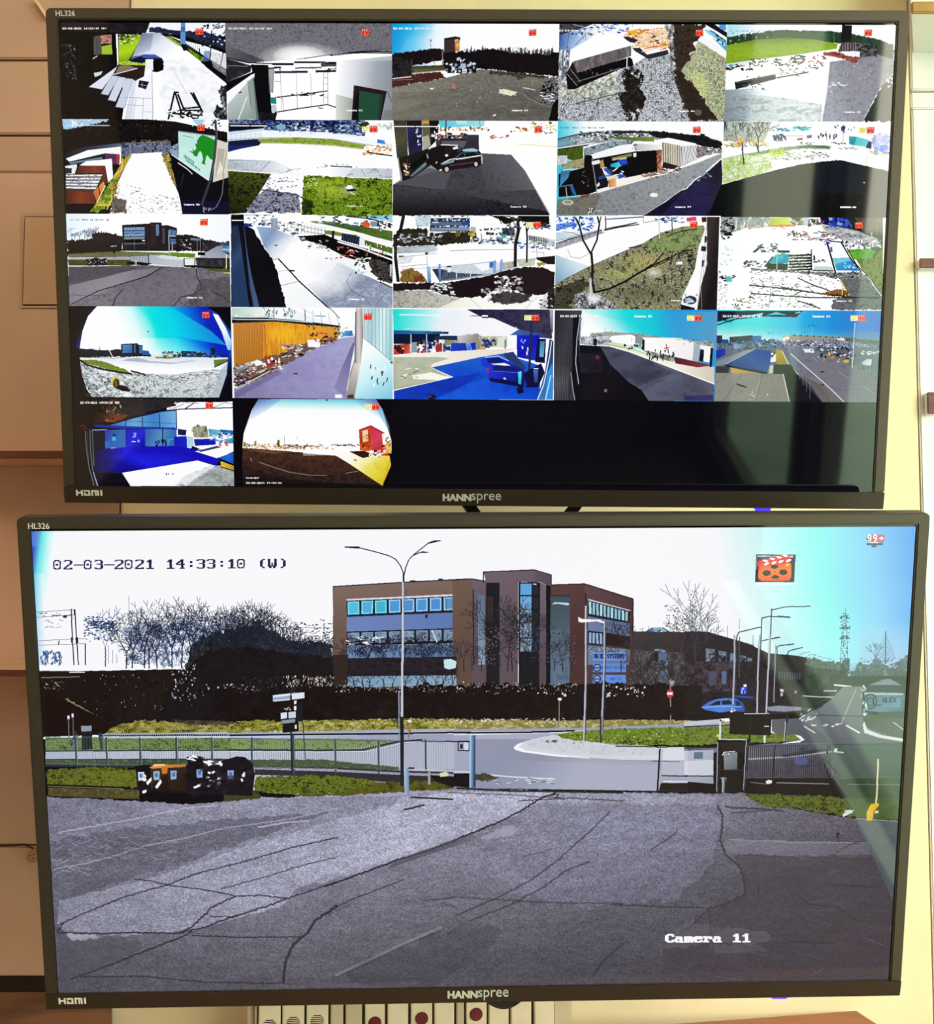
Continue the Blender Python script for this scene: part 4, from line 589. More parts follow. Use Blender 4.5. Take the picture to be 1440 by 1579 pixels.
    S.P('12141c', '402 290 455 286 455 296 402 300'); S.P('e0e4ec', '404 290 452 286 452 292 404 296'); S.P('0a0a0e', '420 318 442 318 440 352 424 352'); S.L('18181c', '430 300 432 400', 4); S.L('8c94a0', '597 130 600 440', 5); S.P('b8bcc8', '605 405 618 405 618 455 606 455'); S.L('a8acb4', '882 165 884 365', 6); S.L('a8acb4', '910 270 912 350', 6)
    clapper(S, 1140, 70); S.text('02-03-2021 14:33:10 (W)', 76, 68, 14.2, 11, '303850'); S.text('Camera 11', 1028, 708, 14.6, 13, 'ffffff', 'ffffff')
def feed_12(S):      # yard along a dark wall, white sun on the concrete
    S.cell(1, 2, 345, 325); S.P('fdfdfe', FULL); S.V('8cd0dc e8f4f8', '160 25 640 25 600 50 200 60', (160, 40), (600, 40)); S.G('4c6c2c 2c4018 88a04c', '640 20 1400 20 1400 60 640 30', 9, 8); S.P('fdfdfd', '160 40 640 30 660 110 600 200 300 140 170 90'); S.D('1c2438 405078 98a8c0', 200, 25, 420, 120, 34, (10, 30), (6, 18)); S.D('1c2438', 330, 90, 660, 200, 40, (14, 44), (4, 10)); S.P('a8b8c4', '385 60 440 60 440 160 390 150'); S.bars('3c4c5c', (392, 155), (438, 160), (388, 70), (438, 72), 4, 5)
    S.V('88b8d4 8898c0 c4d0e4 fdfdfe', '270 130 400 140 640 240 560 420 400 400 330 290', (290, 140), (560, 330)); S.V('b0c8d8 8c98b0 7c84a0 8890a8', '640 560 900 420 940 430 1400 640 1400 810 870 810', (760, 500), (1200, 700)); S.G('d0e0e8 98a4b8 7880a0 b0b8c8', '760 600 960 430 1400 640 1400 810 880 810', 22, 12, .5); S.P('fdfdfe', '450 400 560 260 760 300 940 420 900 480 700 600 640 600'); S.R('fdfdfe', 640, 400, 330, 200, .9, 2); S.R('fdfdfe', 780, 560, 330, 170, .95, 1.6); S.R('e8ecf2', 960, 470, 300, 120, .7, 1.5)
    S.V('fdfdfe f4f6f8', '400 400 450 395 870 810 510 810', (430, 420), (700, 800)); S.L('2c2c30', '400 402 450 396', 5); S.L('14141a', '450 396 620 580 870 808', 9); S.L('3c3c40', '470 615 620 580', 5); S.L('3c3c40', '440 500 545 488', 4, .5); S.P('101014', '540 486 585 488 580 500 550 500'); S.L('30343c', '1050 510 1010 580 1050 660 1150 710 1220 800', 4, .8, 3); S.L('40444c', '1350 660 1250 770', 4, .7, 2)
    S.V('0c0a14 08060c 0c0a18', S.jag('165 120 240 150 290 230 330 300 400 400 440 500 460 580 490 700 520 800', 3, 14).tolist()+[(60, 810), (60, 130)], (200, 200), (400, 800)); S.P('1c2c78', '60 100 220 105 240 130 80 130'); S.P('0a0810', '60 25 165 25 165 110 60 110'); S.P('3c4c20', '60 20 150 20 120 40 60 36')
    S.V('10182c 2c4c78 1c3458', '60 110 120 110 210 800 65 800', (60, 300), (180, 400)); S.bars('4c78a8', (70, 800), (205, 800), (62, 130), (118, 130), 9, 4, .6); S.bars('0c1020', (77, 800), (212, 800), (66, 130), (122, 130), 9, 5, .8); S.P('0a0a14', '120 110 165 110 240 800 210 800'); S.V('2c4468 405c84', '165 140 180 250 215 480 290 800 240 800 200 500', (170, 200), (260, 780)); S.L('5c7ca0', '165 130 190 340 230 560 295 800', 5); S.L('16202c', '200 560 245 800', 7)
    S.V('4c6418 38501c 5c7c28', '700 85 900 90 1400 170 1400 255 1180 200 1000 150 760 105', (760, 90), (1380, 230)); S.G('344818 5c7828', '700 85 900 90 1400 170 1400 255 1180 200 1000 150 760 105', 9, 5, .5); S.V('74c0d0 9cd8e4', '1180 40 1400 40 1400 100 1200 60', (1200, 40), (1400, 90)); S.P('fbfbfb', '640 40 760 40 780 85 650 80'); S.D('3c6480 d8e8f0 283040', 760, 40, 1400, 130, 60, (14, 44), (6, 18)); S.L('16181c', '1010 45 1200 65 1400 120', 10); S.L('16181c', '1290 100 1400 150', 8); S.D('1c2024 e8ecf0', 1250, 90, 1400, 160, 16, (12, 30), (14, 40)); S.P('e85028', '1140 95 1180 85 1205 110 1195 135 1145 130'); S.P('7890b0', '1205 85 1260 90 1260 130 1210 130')
    S.P('f8f8f8', '650 100 800 105 1000 150 1160 190 1400 270 1400 305 1150 225 980 170 800 135 660 120'); S.L('c8c8bc', '720 95 900 100', 5); S.P('74803c', '830 160 900 165 980 185 1100 200 1100 230 830 190'); S.P('141418', '890 165 910 165 906 230 888 225'); S.G('3c5818 587428', '1160 240 1400 310 1400 360 1160 280', 9, 6); S.P('2c3450', '975 185 1120 215 1110 280 965 240'); S.bars('0c0c14', (970, 245), (1110, 280), (978, 185), (1118, 215), 7, 6); S.P('e8ecf0', '1118 215 1160 225 1155 290 1112 280')
    S.P('060508', '600 210 760 200 830 195 960 250 1130 300 1400 380 1400 580 1180 440 980 370 830 290 700 250'); S.bars('d8dce4', (600, 190), (830, 195), (640, 110), (830, 150), 9, 5, .8); S.bars('1c1c20', (500, 170), (830, 200), (500, 95), (830, 140), 12, 5, .6); S.L('2c3038', '650 130 830 165', 5); S.L('2c3038', '640 165 830 195', 5)
    S.L('f0f0f2', '940 255 1130 310 1400 410', 12); S.L('f6f6f8', '700 260 860 320 1000 400 1130 470 1400 640', 16, .95); S.D('e8e8ec 8c8c90 101014 c8d8e0', 700, 240, 860, 310, 30, (12, 36), (5, 10)); S.D('f0f0f2 e88860 c83c2c 101014', 840, 300, 1100, 400, 44, (12, 34), (6, 14)); S.D('e8ecec 88c0b8 141418 f4f4f4', 1080, 390, 1250, 510, 44, (14, 40), (8, 20)); S.P('f4f4f6', '1150 430 1220 410 1235 470 1170 490'); S.P('f4f4f6', '1225 490 1275 470 1280 490 1240 505'); S.G('100c0c 383430 78706c 0c0a0a', S.jag('1180 410 1260 395 1400 450 1400 600 1290 580 1220 510 1180 410', 6, 10), 12, 9, 1, 1.4); S.P('28364c', '620 225 670 215 690 245 640 250'); S.P('a8c8e8', '635 222 665 218 668 235 640 238')
    S.L('0a0a0e', '1285 585 1400 640', 8); S.D('c84c3c 4c7c34 f0f0f4', 1160, 280, 1400, 370, 30, (6, 12), (14, 40)); S.P('b8c4cc', '1365 440 1385 440 1378 540 1365 540'); S.L('d8e0f0', '420 282 440 280', 10); S.E('4c5470', 430, 283, 14, 6)
    S.text('Camera 12', 1028, 720, 14.6, 13, 'ffffff', 'ffffff'); S.L('ffffff', '70 80 155 80', 9)
def feed_13(S):      # gate and road seen between pine trunks
    S.cell(2, 2, 595, 325); S.P('fdfdfe', FULL); S.P('100c0c', S.jag('60 20 880 20 900 40 1060 60 1340 40 1340 120 1180 100 1060 90 980 110 900 60 860 42 60 40', 6, 12)); S.D('18181a 3c4048', 880, 40, 1340, 150, 60, (10, 40), (6, 16)); S.P('0c0a0a', '1080 20 1340 30 1345 100 1300 130 1250 90 1090 75')
    S.G('98b0c8 e8f0f8 c8d8e4', '240 45 370 45 350 130 250 130', 9, 9, 1, 1.6); S.P('2c2c38', '368 60 690 60 690 170 360 170'); S.bars('9cbcdc', (400, 70), (690, 78), (400, 66), (690, 74), 1, 14); S.D('88b0d8 c8dcec', 400, 60, 690, 84, 22, (12, 24), (10, 16)); S.D('d8ecf4 98c0d8', 400, 122, 690, 136, 22, (12, 24), (8, 12)); S.P('58688c', '370 88 690 95 690 120 370 120'); S.P('2c4494', '618 90 685 92 685 118 622 116'); S.P('8090b0', '370 140 690 138 690 165 370 165')
    S.G('0c0a0a 242018 3c3420 14100c', S.jag('60 200 150 150 330 140 370 180 700 170 740 180 760 250 500 280 60 295 60 200', 5, 9), 12, 9); S.D('e8ecf0 98a4b0 3c4450', 90, 190, 460, 260, 60, (10, 34), (6, 18)); S.G('a8882c 5c4c18 786424', S.jag('560 180 600 168 620 200 580 220 560 180', 4, 8), 8, 7); S.G('c8b850 8c7c20', S.jag('670 180 730 175 740 200 700 230 670 180', 4, 8), 8, 8); S.P('e8ecee', '345 150 362 150 360 210 340 205')
    S.P('fcfcfc', '695 40 860 44 930 70 955 130 950 200 745 180'); S.P('b8b0ac', '695 130 740 135 740 175 695 170'); S.D('2c3040 5c606c', 770, 145, 945, 160, 16, (10, 20), (8, 14)); S.D('14181c 404854', 830, 180, 950, 200, 18, (10, 24), (8, 16)); S.P('4c5464', '958 140 1060 150 1060 210 955 200'); S.D('1c2430', 960, 145, 1060, 190, 12, (10, 20), (14, 30)); S.P('40b0b8', '948 196 990 196 990 226 950 226'); S.D('e8ecf4 303848 7888a4', 700, 220, 1100, 270, 90, (14, 40), (8, 20)); S.L('888c94', '785 190 785 270', 9); S.D('2c6cb0 e8ecf4', 1080, 260, 1320, 310, 40, (14, 40), (6, 14)); S.G('7c8488 c8d0d0 e8ecec', '1170 200 1390 240 1390 290 1180 260', 16, 9, .9, 1.4); S.bars('404850', (1180, 240), (1310, 260), (1180, 205), (1310, 225), 9, 6); S.D('505860', 1200, 270, 1390, 320, 24, (8, 24), (4, 10))
    S.V('7c8c98 c8d4dc', '90 300 400 280 400 340 95 350', (100, 300), (400, 340)); S.G('9ca8b0 d8e0e4', '95 300 420 285 420 335 95 345', 24, 5, .7); S.L('3c4044', '530 330 700 322 1060 318', 4); S.L('6c7478', '95 385 330 360 420 350', 4); S.L('4c5054', '120 460 340 440', 5); S.G('b8bcc0 e8ecee 9ca0a4', '90 380 240 360 200 430 95 440', 20, 6, .6); S.P('3c3c40', '105 370 150 368 145 378 108 380')
    S.P('14141a', '318 345 352 342 340 360 328 360'); S.L('606468', '335 355 340 460', 5); S.G('8c6c2c 5c3c14 b89850 3c2a14', S.jag('120 500 200 470 270 500 330 560 340 590 120 590 120 500', 5, 9), 8, 7); S.G('8c3c28 5c2818', S.jag('230 540 300 530 310 580 230 580 230 540', 4, 8), 8, 7); S.L('8c8474', '130 480 340 470', 5)
    S.P('c8ccd4', '480 460 1080 410 1080 470 760 560 460 575', .6); S.P('30303c', '380 480 440 475 580 510 830 525 560 570 440 580'); S.bars('8ca4c0', (460, 575), (870, 520), (480, 470), (880, 430), 30, 4); S.bars('cfd8e4', (580, 565), (810, 530), (580, 455), (810, 430), 2, 8); S.L('b0c4d8', '370 468 700 440 900 415', 6); S.L('8090a8', '460 575 870 520', 6); S.P('f6f8fc', '720 440 860 425 850 480 790 500')
    S.V('98b8dc 5878a8', '335 460 365 460 372 600 345 600', (335, 480), (370, 590)); S.V('7c9cc8 4c6898', '430 440 450 435 456 580 436 590', (430, 450), (456, 580)); S.P('e0f0f4', '505 455 535 455 535 505 508 508'); S.P('101018', '500 455 538 452 536 465 502 466'); S.V('6c98d0 88b0e0', '880 420 905 405 905 510 880 520', (880, 420), (905, 510)); S.V('7ca4d8', '940 405 960 398 955 515 935 520', (940, 400), (960, 500)); S.V('4c70b8', '1040 420 1075 415 1075 460 1040 470', (1040, 420), (1075, 460)); S.P('4868b0', '850 425 880 420 880 465 852 470'); S.G('b8b098 8c8870 d8d4c0', '960 430 1050 415 1050 470 960 480', 9, 7, .8); S.bars('6080a8', (900, 515), (1080, 465), (900, 490), (1080, 450), 16, 4)
    S.G('a8b098 d8dcc8 788068', '1080 400 1230 390 1220 450 1090 460', 10, 8, .9); S.P('1c1418', '1235 385 1390 370 1390 440 1330 440 1240 400'); S.G('a8a020 6c6c18 c8c050', S.jag('1230 430 1290 420 1320 440 1260 460 1230 430', 3, 8), 8, 7); S.L('788088', '1195 335 1300 345', 4); S.L('404850', '1240 290 1245 390', 5); S.L('505860', '1300 345 1300 370', 4)
    S.V('1c1218 140c12 201418', S.jag('60 600 340 590 450 600 800 545 1000 490 1140 460 1300 470 1390 510 1390 620 1300 690 1200 700 1000 640 880 660 800 720 600 715 460 690 380 650 180 650 60 665', 4, 16), (500, 560), (900, 720)); S.D('f4f4f6 a8a8ac d8d8dc', 380, 600, 560, 700, 34, (14, 44), (8, 16)); S.D('f4f4f6 787880 b8b8bc', 900, 540, 1120, 660, 56, (14, 44), (8, 20)); S.D('d8d8dc 8c8c90', 790, 640, 960, 760, 44, (14, 44), (8, 20)); S.D('f0f0f2 a8a8ac', 1000, 690, 1260, 770, 50, (14, 50), (8, 18)); S.P('160e12', S.jag('860 690 1000 660 1200 690 1180 740 960 775 860 740 860 690', 6, 14), .8)
    S.V('8c8c88 c8c8bc f0f0e0 fafaf4', S.jag('60 660 340 650 450 690 620 718 780 705 850 760 1000 780 1180 750 1290 700 1260 810 60 810', 3, 16), (60, 740), (800, 740)); S.G('5c5c58 a8a8a0 d8d8cc 7c7c74', '60 665 340 655 440 690 620 720 400 810 60 810', 8, 6, .7); S.L('8c8c80', '1240 710 1140 810', 5); S.L('a8a898', '690 720 790 810', 4); S.V('e8ecee a8b0b4', '1300 690 1350 660 1340 810 1260 810', (1300, 690), (1340, 800)); S.G('14100e 3c3830 080808', S.jag('1330 640 1390 610 1390 810 1330 810 1330 640', 6, 12), 9, 9); S.D('f0f0f4 202428', 1270, 720, 1380, 800, 14, (14, 34), (6, 14))
    S.L('181418', '145 40 120 160 75 200 80 400 100 575', 26); S.L('302c2c', '70 210 85 400', 6); S.P('f4f4f4', '60 170 90 180 80 195 60 195'); S.L('1c1414', '1085 80 1090 160 1065 280 1062 450', 26); S.L('bca890', '1075 160 1058 240', 6); S.L('1c1618', '1150 70 1160 200 1160 300 1158 420', 12); S.L('1c1618', '1180 130 1160 170', 7); S.D('383838 585c60', 1040, 60, 1110, 150, 20, (6, 12), (10, 26)); S.D('2c3c50', 1280, 100, 1345, 150, 12, (16, 36), (8, 14))
    clapper(S, 1212, 90, True); S.L('f2f2f2', '385 96 430 96', 8)
def feed_14(S):      # dry lawn with a bare tree
    S.cell(3, 2, 850, 325); S.P('fdfdfe', FULL); S.D('1c4cb0 2c64d0 8cb0e8', 30, 45, 350, 165, 60, (14, 44), (8, 22)); S.D('f4f8fc', 40, 60, 340, 150, 16, (14, 44), (8, 22)); S.P('2c64c8', '40 110 190 90 200 120 40 165', .7); S.V('b8d0dc e8f0f4', '30 180 240 170 260 210 30 250', (30, 200), (260, 190))
    S.L('14141a', '30 275 160 230 400 165 700 98', 9); S.L('3c3c44', '30 255 200 205 440 145 700 100', 4); S.G('787c84 c8ccd0 50545c', '30 275 250 205 400 165 440 180 250 250 30 320', 9, 6, .9, 1.4); S.L('1c1c22', '440 160 560 135 720 112', 6); S.L('1c1c22', '445 40 448 155', 6); S.P('fafafa', '410 45 440 45 442 150 415 170'); S.L('24242a', '755 45 760 95', 5); S.L('2c3c88', '450 70 760 50', 6); S.D('2c58c0 8cb0e0 1c2c60', 860, 45, 1090, 95, 26, (14, 40), (5, 14)); S.L('181c28', '760 100 900 70 1090 98', 5)
    S.V('c8e0ec 5c8cb0', '30 360 200 420 320 460 30 600', (200, 430), (40, 580), .8); S.L('98a8b4', '40 560 80 440 130 380', 5, .7); S.L('6c6c74', '135 320 160 380 240 392 310 350', 4)
    g = '1c1c18 585c44 a8a878 e8e4cc 3c3c2c 787850'
    LAWN = '25 610 320 455 560 350 740 275 900 180 1080 130 1260 120 1260 160 1210 300 1180 480 1080 700 1055 815 25 815'
    S.G(g, LAWN, 8, 9, 1, 1.5); S.V('78a84c 98b060', '740 280 1080 130 1260 125 1210 300 900 340', (800, 250), (1240, 150), .45); S.R('d8c868', 760, 420, 220, 110, .45); S.R('c8d060', 560, 520, 200, 60, .4); S.R('f4f0e8', 840, 510, 80, 50, .7); S.P('14100e', S.jag('25 640 250 560 320 600 200 700 140 780 190 815 25 815', 8, 16), .6); S.G('f4f4f8 484854 b8b8c0 181820', '190 690 330 650 460 720 560 815 200 815', 7, 8, .85, 1.7); S.R('484838', 760, 680, 330, 90, .45); S.R('fafafa', 345, 715, 70, 55, .95)
    S.L('1c2430', '25 605 320 455 560 350 740 272', 5); S.L('100e14', '640 305 740 285', 8); S.L('100c10', '355 672 480 640 600 585 740 500 830 455', 15); S.L('100c10', '740 500 850 430 920 350', 11, .9, 2); S.L('14100e', '830 455 960 390 1100 330 1160 320', 10, .9, 2); S.L('181414', '840 460 920 430 1000 370', 7, .8, 2); S.L('101010', '950 210 1080 165 1200 150', 8, .8, 2); S.L('2c301c', '1190 215 1240 280', 10, .7)
    S.L('1c181c', '330 350 340 480 335 580 355 670', 20); S.L('c8bcc0', '322 560 325 640 335 700', 20); S.L('e4dce0', '318 600 325 690', 10); S.L('1c181c', '325 355 260 240 230 120 200 60', 14); S.L('1c181c', '325 350 375 240 395 110 380 50', 12); S.L('242024', '225 110 235 40', 8); S.L('242024', '395 110 410 40', 8); S.L('2c282c', '250 210 170 180 90 170', 4); S.L('d8d0d4', '885 80 890 230', 9); S.L('505058', '990 50 995 180', 7); S.P('e8e8ec', '300 700 400 690 390 760 310 770', .4); S.P('f8f8f8', '1025 425 1075 415 1080 440 1030 445'); S.L('f0f0f0', '985 738 1055 742', 9)
    S.P('fdfdfd', '1200 60 1285 40 1285 450 1240 620 1200 700 1070 815 1055 815 1180 480 1215 300 1265 140'); S.P('d84868', '1110 60 1190 45 1195 80 1115 90'); S.P('4c1c28', '1235 55 1275 50 1275 90 1240 95'); S.P('28283c', '1235 290 1275 295 1270 335 1230 330'); S.P('2c2c58', '1240 405 1258 405 1250 460 1236 460'); S.P('2c2c44', '1262 210 1278 210 1275 260 1260 260'); S.L('4c70b0', '1285 460 1250 600 1235 660', 8); S.P('f6f6f6', '1080 700 1200 690 1190 800 1060 815'); S.E('303440', 1140, 735, 55, 36); S.E('a8b8cc', 1130, 738, 34, 22); S.D('181820 e8f0f4', 1090, 690, 1200, 770, 20, (8, 20), (5, 12)); S.P('181418', '1065 770 1180 800 1180 815 1060 815')
    S.V('3c3430 2c2424 1c1618', '1280 40 1385 40 1370 400 1360 815 1200 815 1230 620 1280 440', (1280, 300), (1380, 320)); S.bars('0c0a0c', (1200, 815), (1360, 815), (1285, 45), (1380, 45), 8, 4, .6); S.L('c8a8d8', '1232 640 1236 815', 5); clapper(S, 1140, 92)
def feed_15(S):      # storage yard with blue sheets, white sun
    S.cell(4, 2, 1095, 325); S.P('fdfdfe', FULL); S.G('ffffff 3c4440 d8e4e0 788480', '75 45 490 45 490 130 280 150 75 210', 7, 16, 1, 1.6); S.D('14100e 302c2c', 75, 60, 200, 240, 44, (10, 40), (6, 20)); S.D('a85844 e8c8b8', 270, 120, 640, 150, 30, (14, 40), (5, 12)); S.V('a8c030 d8e060', '490 60 655 55 660 115 490 125', (490, 60), (660, 110)); S.P('d87840', '490 118 700 112 700 128 490 132'); S.G('24281c 687848 e8f0d8', '650 45 760 50 900 80 900 115 700 120 660 100', 9, 8, 1, 1.5); S.P('b8d0dc', '765 55 810 50 805 125 768 125'); S.D('4c3438 f4f4f4 a88888', 810, 70, 910, 130, 24, (8, 20), (10, 30))
    S.G('0c0a10 1c1a20', '900 45 1250 40 1390 60 1390 220 1240 170 1080 140 920 110', 10, 9); S.D('1c34b8 2c50d8 88a8e8', 985, 55, 1160, 130, 24, (14, 36), (16, 50)); S.P('4c2ca8', '905 80 940 75 940 105 915 108'); S.G('242820 58604c 14140f 707860', '1180 45 1420 40 1420 720 1340 600 1300 400 1330 260 1250 160', 8, 11); S.G('c8ccd0 788088 e8ecee 404448', '910 115 1100 140 1240 170 1400 240 1400 300 1290 300 1100 250 940 160', 18, 6, .9, 1.5); S.L('14141a', '1040 120 1200 155 1330 210', 7)
    S.V('58b830 3c8420', S.jag('1120 320 1300 310 1360 330 1330 400 1180 400 1120 320', 4, 10), (1130, 320), (1340, 400)); S.G('34541c 6cbc34 88a840', '1120 320 1300 310 1360 330 1330 400 1180 400', 9, 7, .6); S.G('54601c 8c9838 2c3410', '1200 400 1340 390 1420 300 1420 700 1330 580 1260 500', 8, 10); S.G('484c50 7c8084 2c2c30', S.jag('1050 545 1290 540 1400 680 1420 815 1000 815 1000 740 1150 690 1050 545', 5, 14), 8, 6)
    S.L('18181c', '1120 300 1200 440 1320 560 1410 700', 7); S.L('e8ecf0', '1330 600 1410 700', 6); S.L('787c80', '1115 180 1118 300', 5); S.L('e8b868', '1328 180 1326 270', 7); S.L('707478', '1380 60 1370 330', 5, .8); S.D('f4f4f4 3c4048', 1050, 240, 1400, 310, 60, (8, 26), (8, 26))
    S.D('24242c 5c6070 88403c', 640, 175, 1080, 240, 50, (14, 50), (5, 9)); S.D('24242c', 680, 175, 750, 220, 7, (8, 12), (24, 50)); S.D('2c3088', 900, 230, 990, 275, 9, (20, 50), (6, 12)); S.L('34548c', '930 160 930 230', 5); S.D('983c38 b8847c', 800, 210, 1080, 240, 12, (14, 40), (5, 9))
    S.P('2c3850', '345 340 400 295 420 300 370 345'); S.D('24242c 585c68', 400, 270, 560, 340, 34, (12, 40), (5, 12)); S.P('fdfdfd', '420 340 540 345 460 460 280 430'); S.P('2c2c34', '270 430 300 405 315 415 285 450'); S.D('14141a', 280, 415, 480, 465, 24, (12, 36), (5, 12)); S.P('3c424c', '440 460 510 375 530 380 480 465'); S.L('8c949c', '365 420 390 490', 5)
    S.P('14242c', '550 325 655 325 650 345 560 345'); S.V('38b0c0 1c9cb8', '480 430 540 360 650 355 640 435', (520, 370), (600, 430)); S.G('58ccd4 1c90a8 8ce4e4', S.jag('540 380 600 340 620 345 600 400 560 400 540 380', 4, 8), 8, 7); S.P('30302c', '475 432 640 436 635 490 465 480'); S.L('c0c8c8', '548 310 548 490', 6)
    for i in range(6): S.L('14120f', f'650 {370+i*24} 830 {362+i*24}', 13, 1, 2); S.D('98948a e8e4d8', 650, 372+i*24, 830, 390+i*24, 8, (12, 40), (5, 9))
    S.L('1c1c20', '832 320 834 490', 6); S.P('fdfdfd', '860 300 965 280 1010 490 845 490'); S.D('30343c', 850, 400, 950, 425, 7, (14, 40), (5, 10)); S.P('c8d4d8', '860 455 1000 460 1010 490 850 488'); S.L('18181e', '965 275 1030 510', 12); S.L('14141a', '845 490 1010 495', 10); S.P('101014', '848 370 862 370 862 410 850 410')
    S.P('fafcfe', '985 250 1070 255 1140 370 1010 365'); S.P('3c60b8', '985 300 1003 298 1006 338 990 340'); S.L('18181e', '985 250 1075 258', 8); S.L('18181e', '1075 258 1150 385', 10); S.V('58b4d0 2c98d0 1c7cc8', '1005 390 1150 385 1225 495 1040 490', (1050, 390), (1120, 495)); S.P('88d0e0', '1010 395 1140 388 1155 410 1020 440', .8); S.D('d8ecf0', 1090, 430, 1190, 470, 14, (8, 20), (6, 12)); S.L('14141a', '1150 385 1240 500', 9)
    S.G('24242a 787c80 e8e8ea 101014', S.jag('330 470 640 495 840 500 1030 510 1230 500 1330 560 1060 560 840 520 540 500 340 495 330 470', 4, 12), 12, 6, .95, 1.5); S.D('54585c 88908c 2c3030', 330, 500, 1100, 640, 140, (6, 22), (3, 9)); S.D('3c4040 707470', 320, 600, 860, 800, 150, (8, 30), (3, 9)); S.D('585c4c 8c8870', 180, 720, 330, 810, 46, (6, 18), (5, 12)); S.D('2c3034', 65, 490, 210, 610, 16, (12, 40), (6, 14)); S.P('50c0b8', '120 545 165 535 185 580 140 590', .9); S.D('5c6c5c 98a898', 65, 610, 140, 810, 40, (6, 26), (2, 5), .9, -.7); S.D('98d8d0', 80, 270, 180, 460, 9, (10, 30), (10, 26), .6)
    for a, w in (('320 610 600 640 760 660 1000 695 1200 715', 10), ('340 680 600 700 850 715 1000 715 1400 712', 9), ('720 550 820 600 960 650 1050 690', 8), ('580 625 700 650 760 655 680 700', 6), ('500 640 480 800', 4), ('640 790 660 700', 5), ('720 740 820 770 900 805', 8)): S.L('16161a', a, w, 1, 3)
    S.G('1c1208 7c4c1c b87c30 3c2008', S.jag('920 680 1000 655 1080 645 1150 665 1130 700 1000 705 920 680', 5, 9), 10, 6); S.L('e8c080', '1075 570 1090 620 1085 690', 10); S.L('e0b870', '1090 600 1120 660', 8); S.L('0c0a0c', '980 690 1100 700', 9)
    S.P('e84828', '1188 100 1240 90 1255 110 1240 145 1195 145'); clapper(S, 1192, 96); S.text('Camera 15', 1035, 735, 14.6, 13, 'f8f8f8', 'f8f8f8')
def feed_16(S):      # fisheye view of the gate, cyan sky
    S.cell(0, 3, 100, 465); S.P('05040c', FULL)
    eye = '265 38 1160 38 1230 100 1300 200 1365 310 1345 480 1330 600 1290 720 1268 790 225 790 180 720 140 600 125 480 122 380 145 240 190 120'
    S.V('0a1038 05040c', '60 300 140 200 130 420 150 620 60 640', (140, 400), (70, 400), .6); S.V('1c4ca0 0a1440 05040c', '1150 38 1260 100 1400 300 1400 600 1290 780 1330 560 1345 320', (1330, 500), (1385, 520))
    S.V('fdfdfe fdfdfe c0f4f4 14e4e0 04d0e8 0478e0 0820b8', eye, (330, 330), (1130, 40)); S.V('fdfdfe fdfdfe e8fafc a8eef4', '122 380 400 300 640 300 900 300 1340 330 1340 470 120 470', (700, 470), (820, 200), fade=(1, 0)); S.R('fdfdfe', 330, 300, 420, 330, .95, 2); S.V('00dce4 14d4f0', '700 120 900 60 1200 240 1330 360 1000 300 800 250', (800, 200), (1200, 250), .6)
    S.V('fdfdfe e8f8fe 9cc8f4', '1215 98 1260 110 1320 210 1368 320 1362 400 1340 400 1290 250', (1240, 130), (1350, 380))
    S.P('07060e', '-60 -60 265 38 190 120 145 240 122 380 125 480 140 600 180 720 225 790 -60 900'); S.V('1c3088 0a0c28 05040c', '245 45 190 120 145 240 122 380 90 380 110 200 160 100', (150, 250), (110, 230), .7)
    S.V('dfe8f0 fdfdfe fdfdfe f0f4f6 a8b4b8', '122 460 1340 460 1330 600 1268 790 225 790 140 600', (700, 470), (700, 790)); S.V('88949c c8d0d4 fdfdfe', '130 480 500 590 560 790 225 790 140 600', (180, 640), (620, 700)); S.G('5c686c a8b4b8 e8eef0 fdfdfe', '140 500 560 600 560 790 225 790 150 640', 12, 8, .8, 1.6); S.D('14181c 485458', 150, 620, 380, 780, 50, (6, 22), (4, 10)); S.G('98a4a8 fdfdfe dfe6e8 606c70', '540 590 900 600 1200 560 1330 560 1268 790 560 790', 14, 8, .75, 1.7); S.D('2c3438 78848c', 560, 600, 1080, 640, 50, (8, 26), (3, 8)); S.D('3c484c', 560, 650, 760, 790, 40, (3, 8), (8, 26)); S.P('a8b8c4', '1280 560 1340 500 1330 600 1268 790 1200 790', .7)
    S.G('0c1018 1c2430 0c1010', S.jag('120 385 250 395 300 400 370 400 440 392 470 400 640 410 700 430 715 450 400 455 120 462 120 385', 3, 9), 9, 7); S.L('dfe8f0', '360 390 400 470', 7); S.L('1c2c44', '285 370 288 400', 5)
    S.P('1c3054', '462 350 555 345 600 342 602 425 465 425'); S.V('4c98d8 2c68a8', '475 360 552 355 552 420 475 422', (480, 360), (550, 420)); S.P('101828', '555 345 640 360 640 428 560 425'); S.P('4c88c0', '570 355 580 355 580 420 572 420'); S.P('3c6ca0', '610 360 640 370 640 425 612 425'); S.P('2c5c9c', '640 402 690 405 700 440 640 440'); S.L('0c1420', '475 380 552 378', 4); S.L('0c1420', '475 400 552 400', 4)
    S.P('dfe6ec', '700 440 960 430 960 462 720 458'); S.P('88903c', '740 455 900 450 960 460 860 470 750 468'); S.D('24344c 4c2c28 98a8b8', 800, 410, 960, 455, 34, (10, 26), (8, 24)); S.P('1c3454', '960 405 1140 415 1180 430 1180 458 960 455'); S.D('4c7cac 88b0d0 14202c', 960, 410, 1180, 450, 26, (10, 30), (6, 14)); S.P('101c34', '1198 378 1240 388 1238 440 1200 440'); S.D('0c1828 1c3858', 1180, 415, 1335, 460, 20, (10, 26), (8, 20))
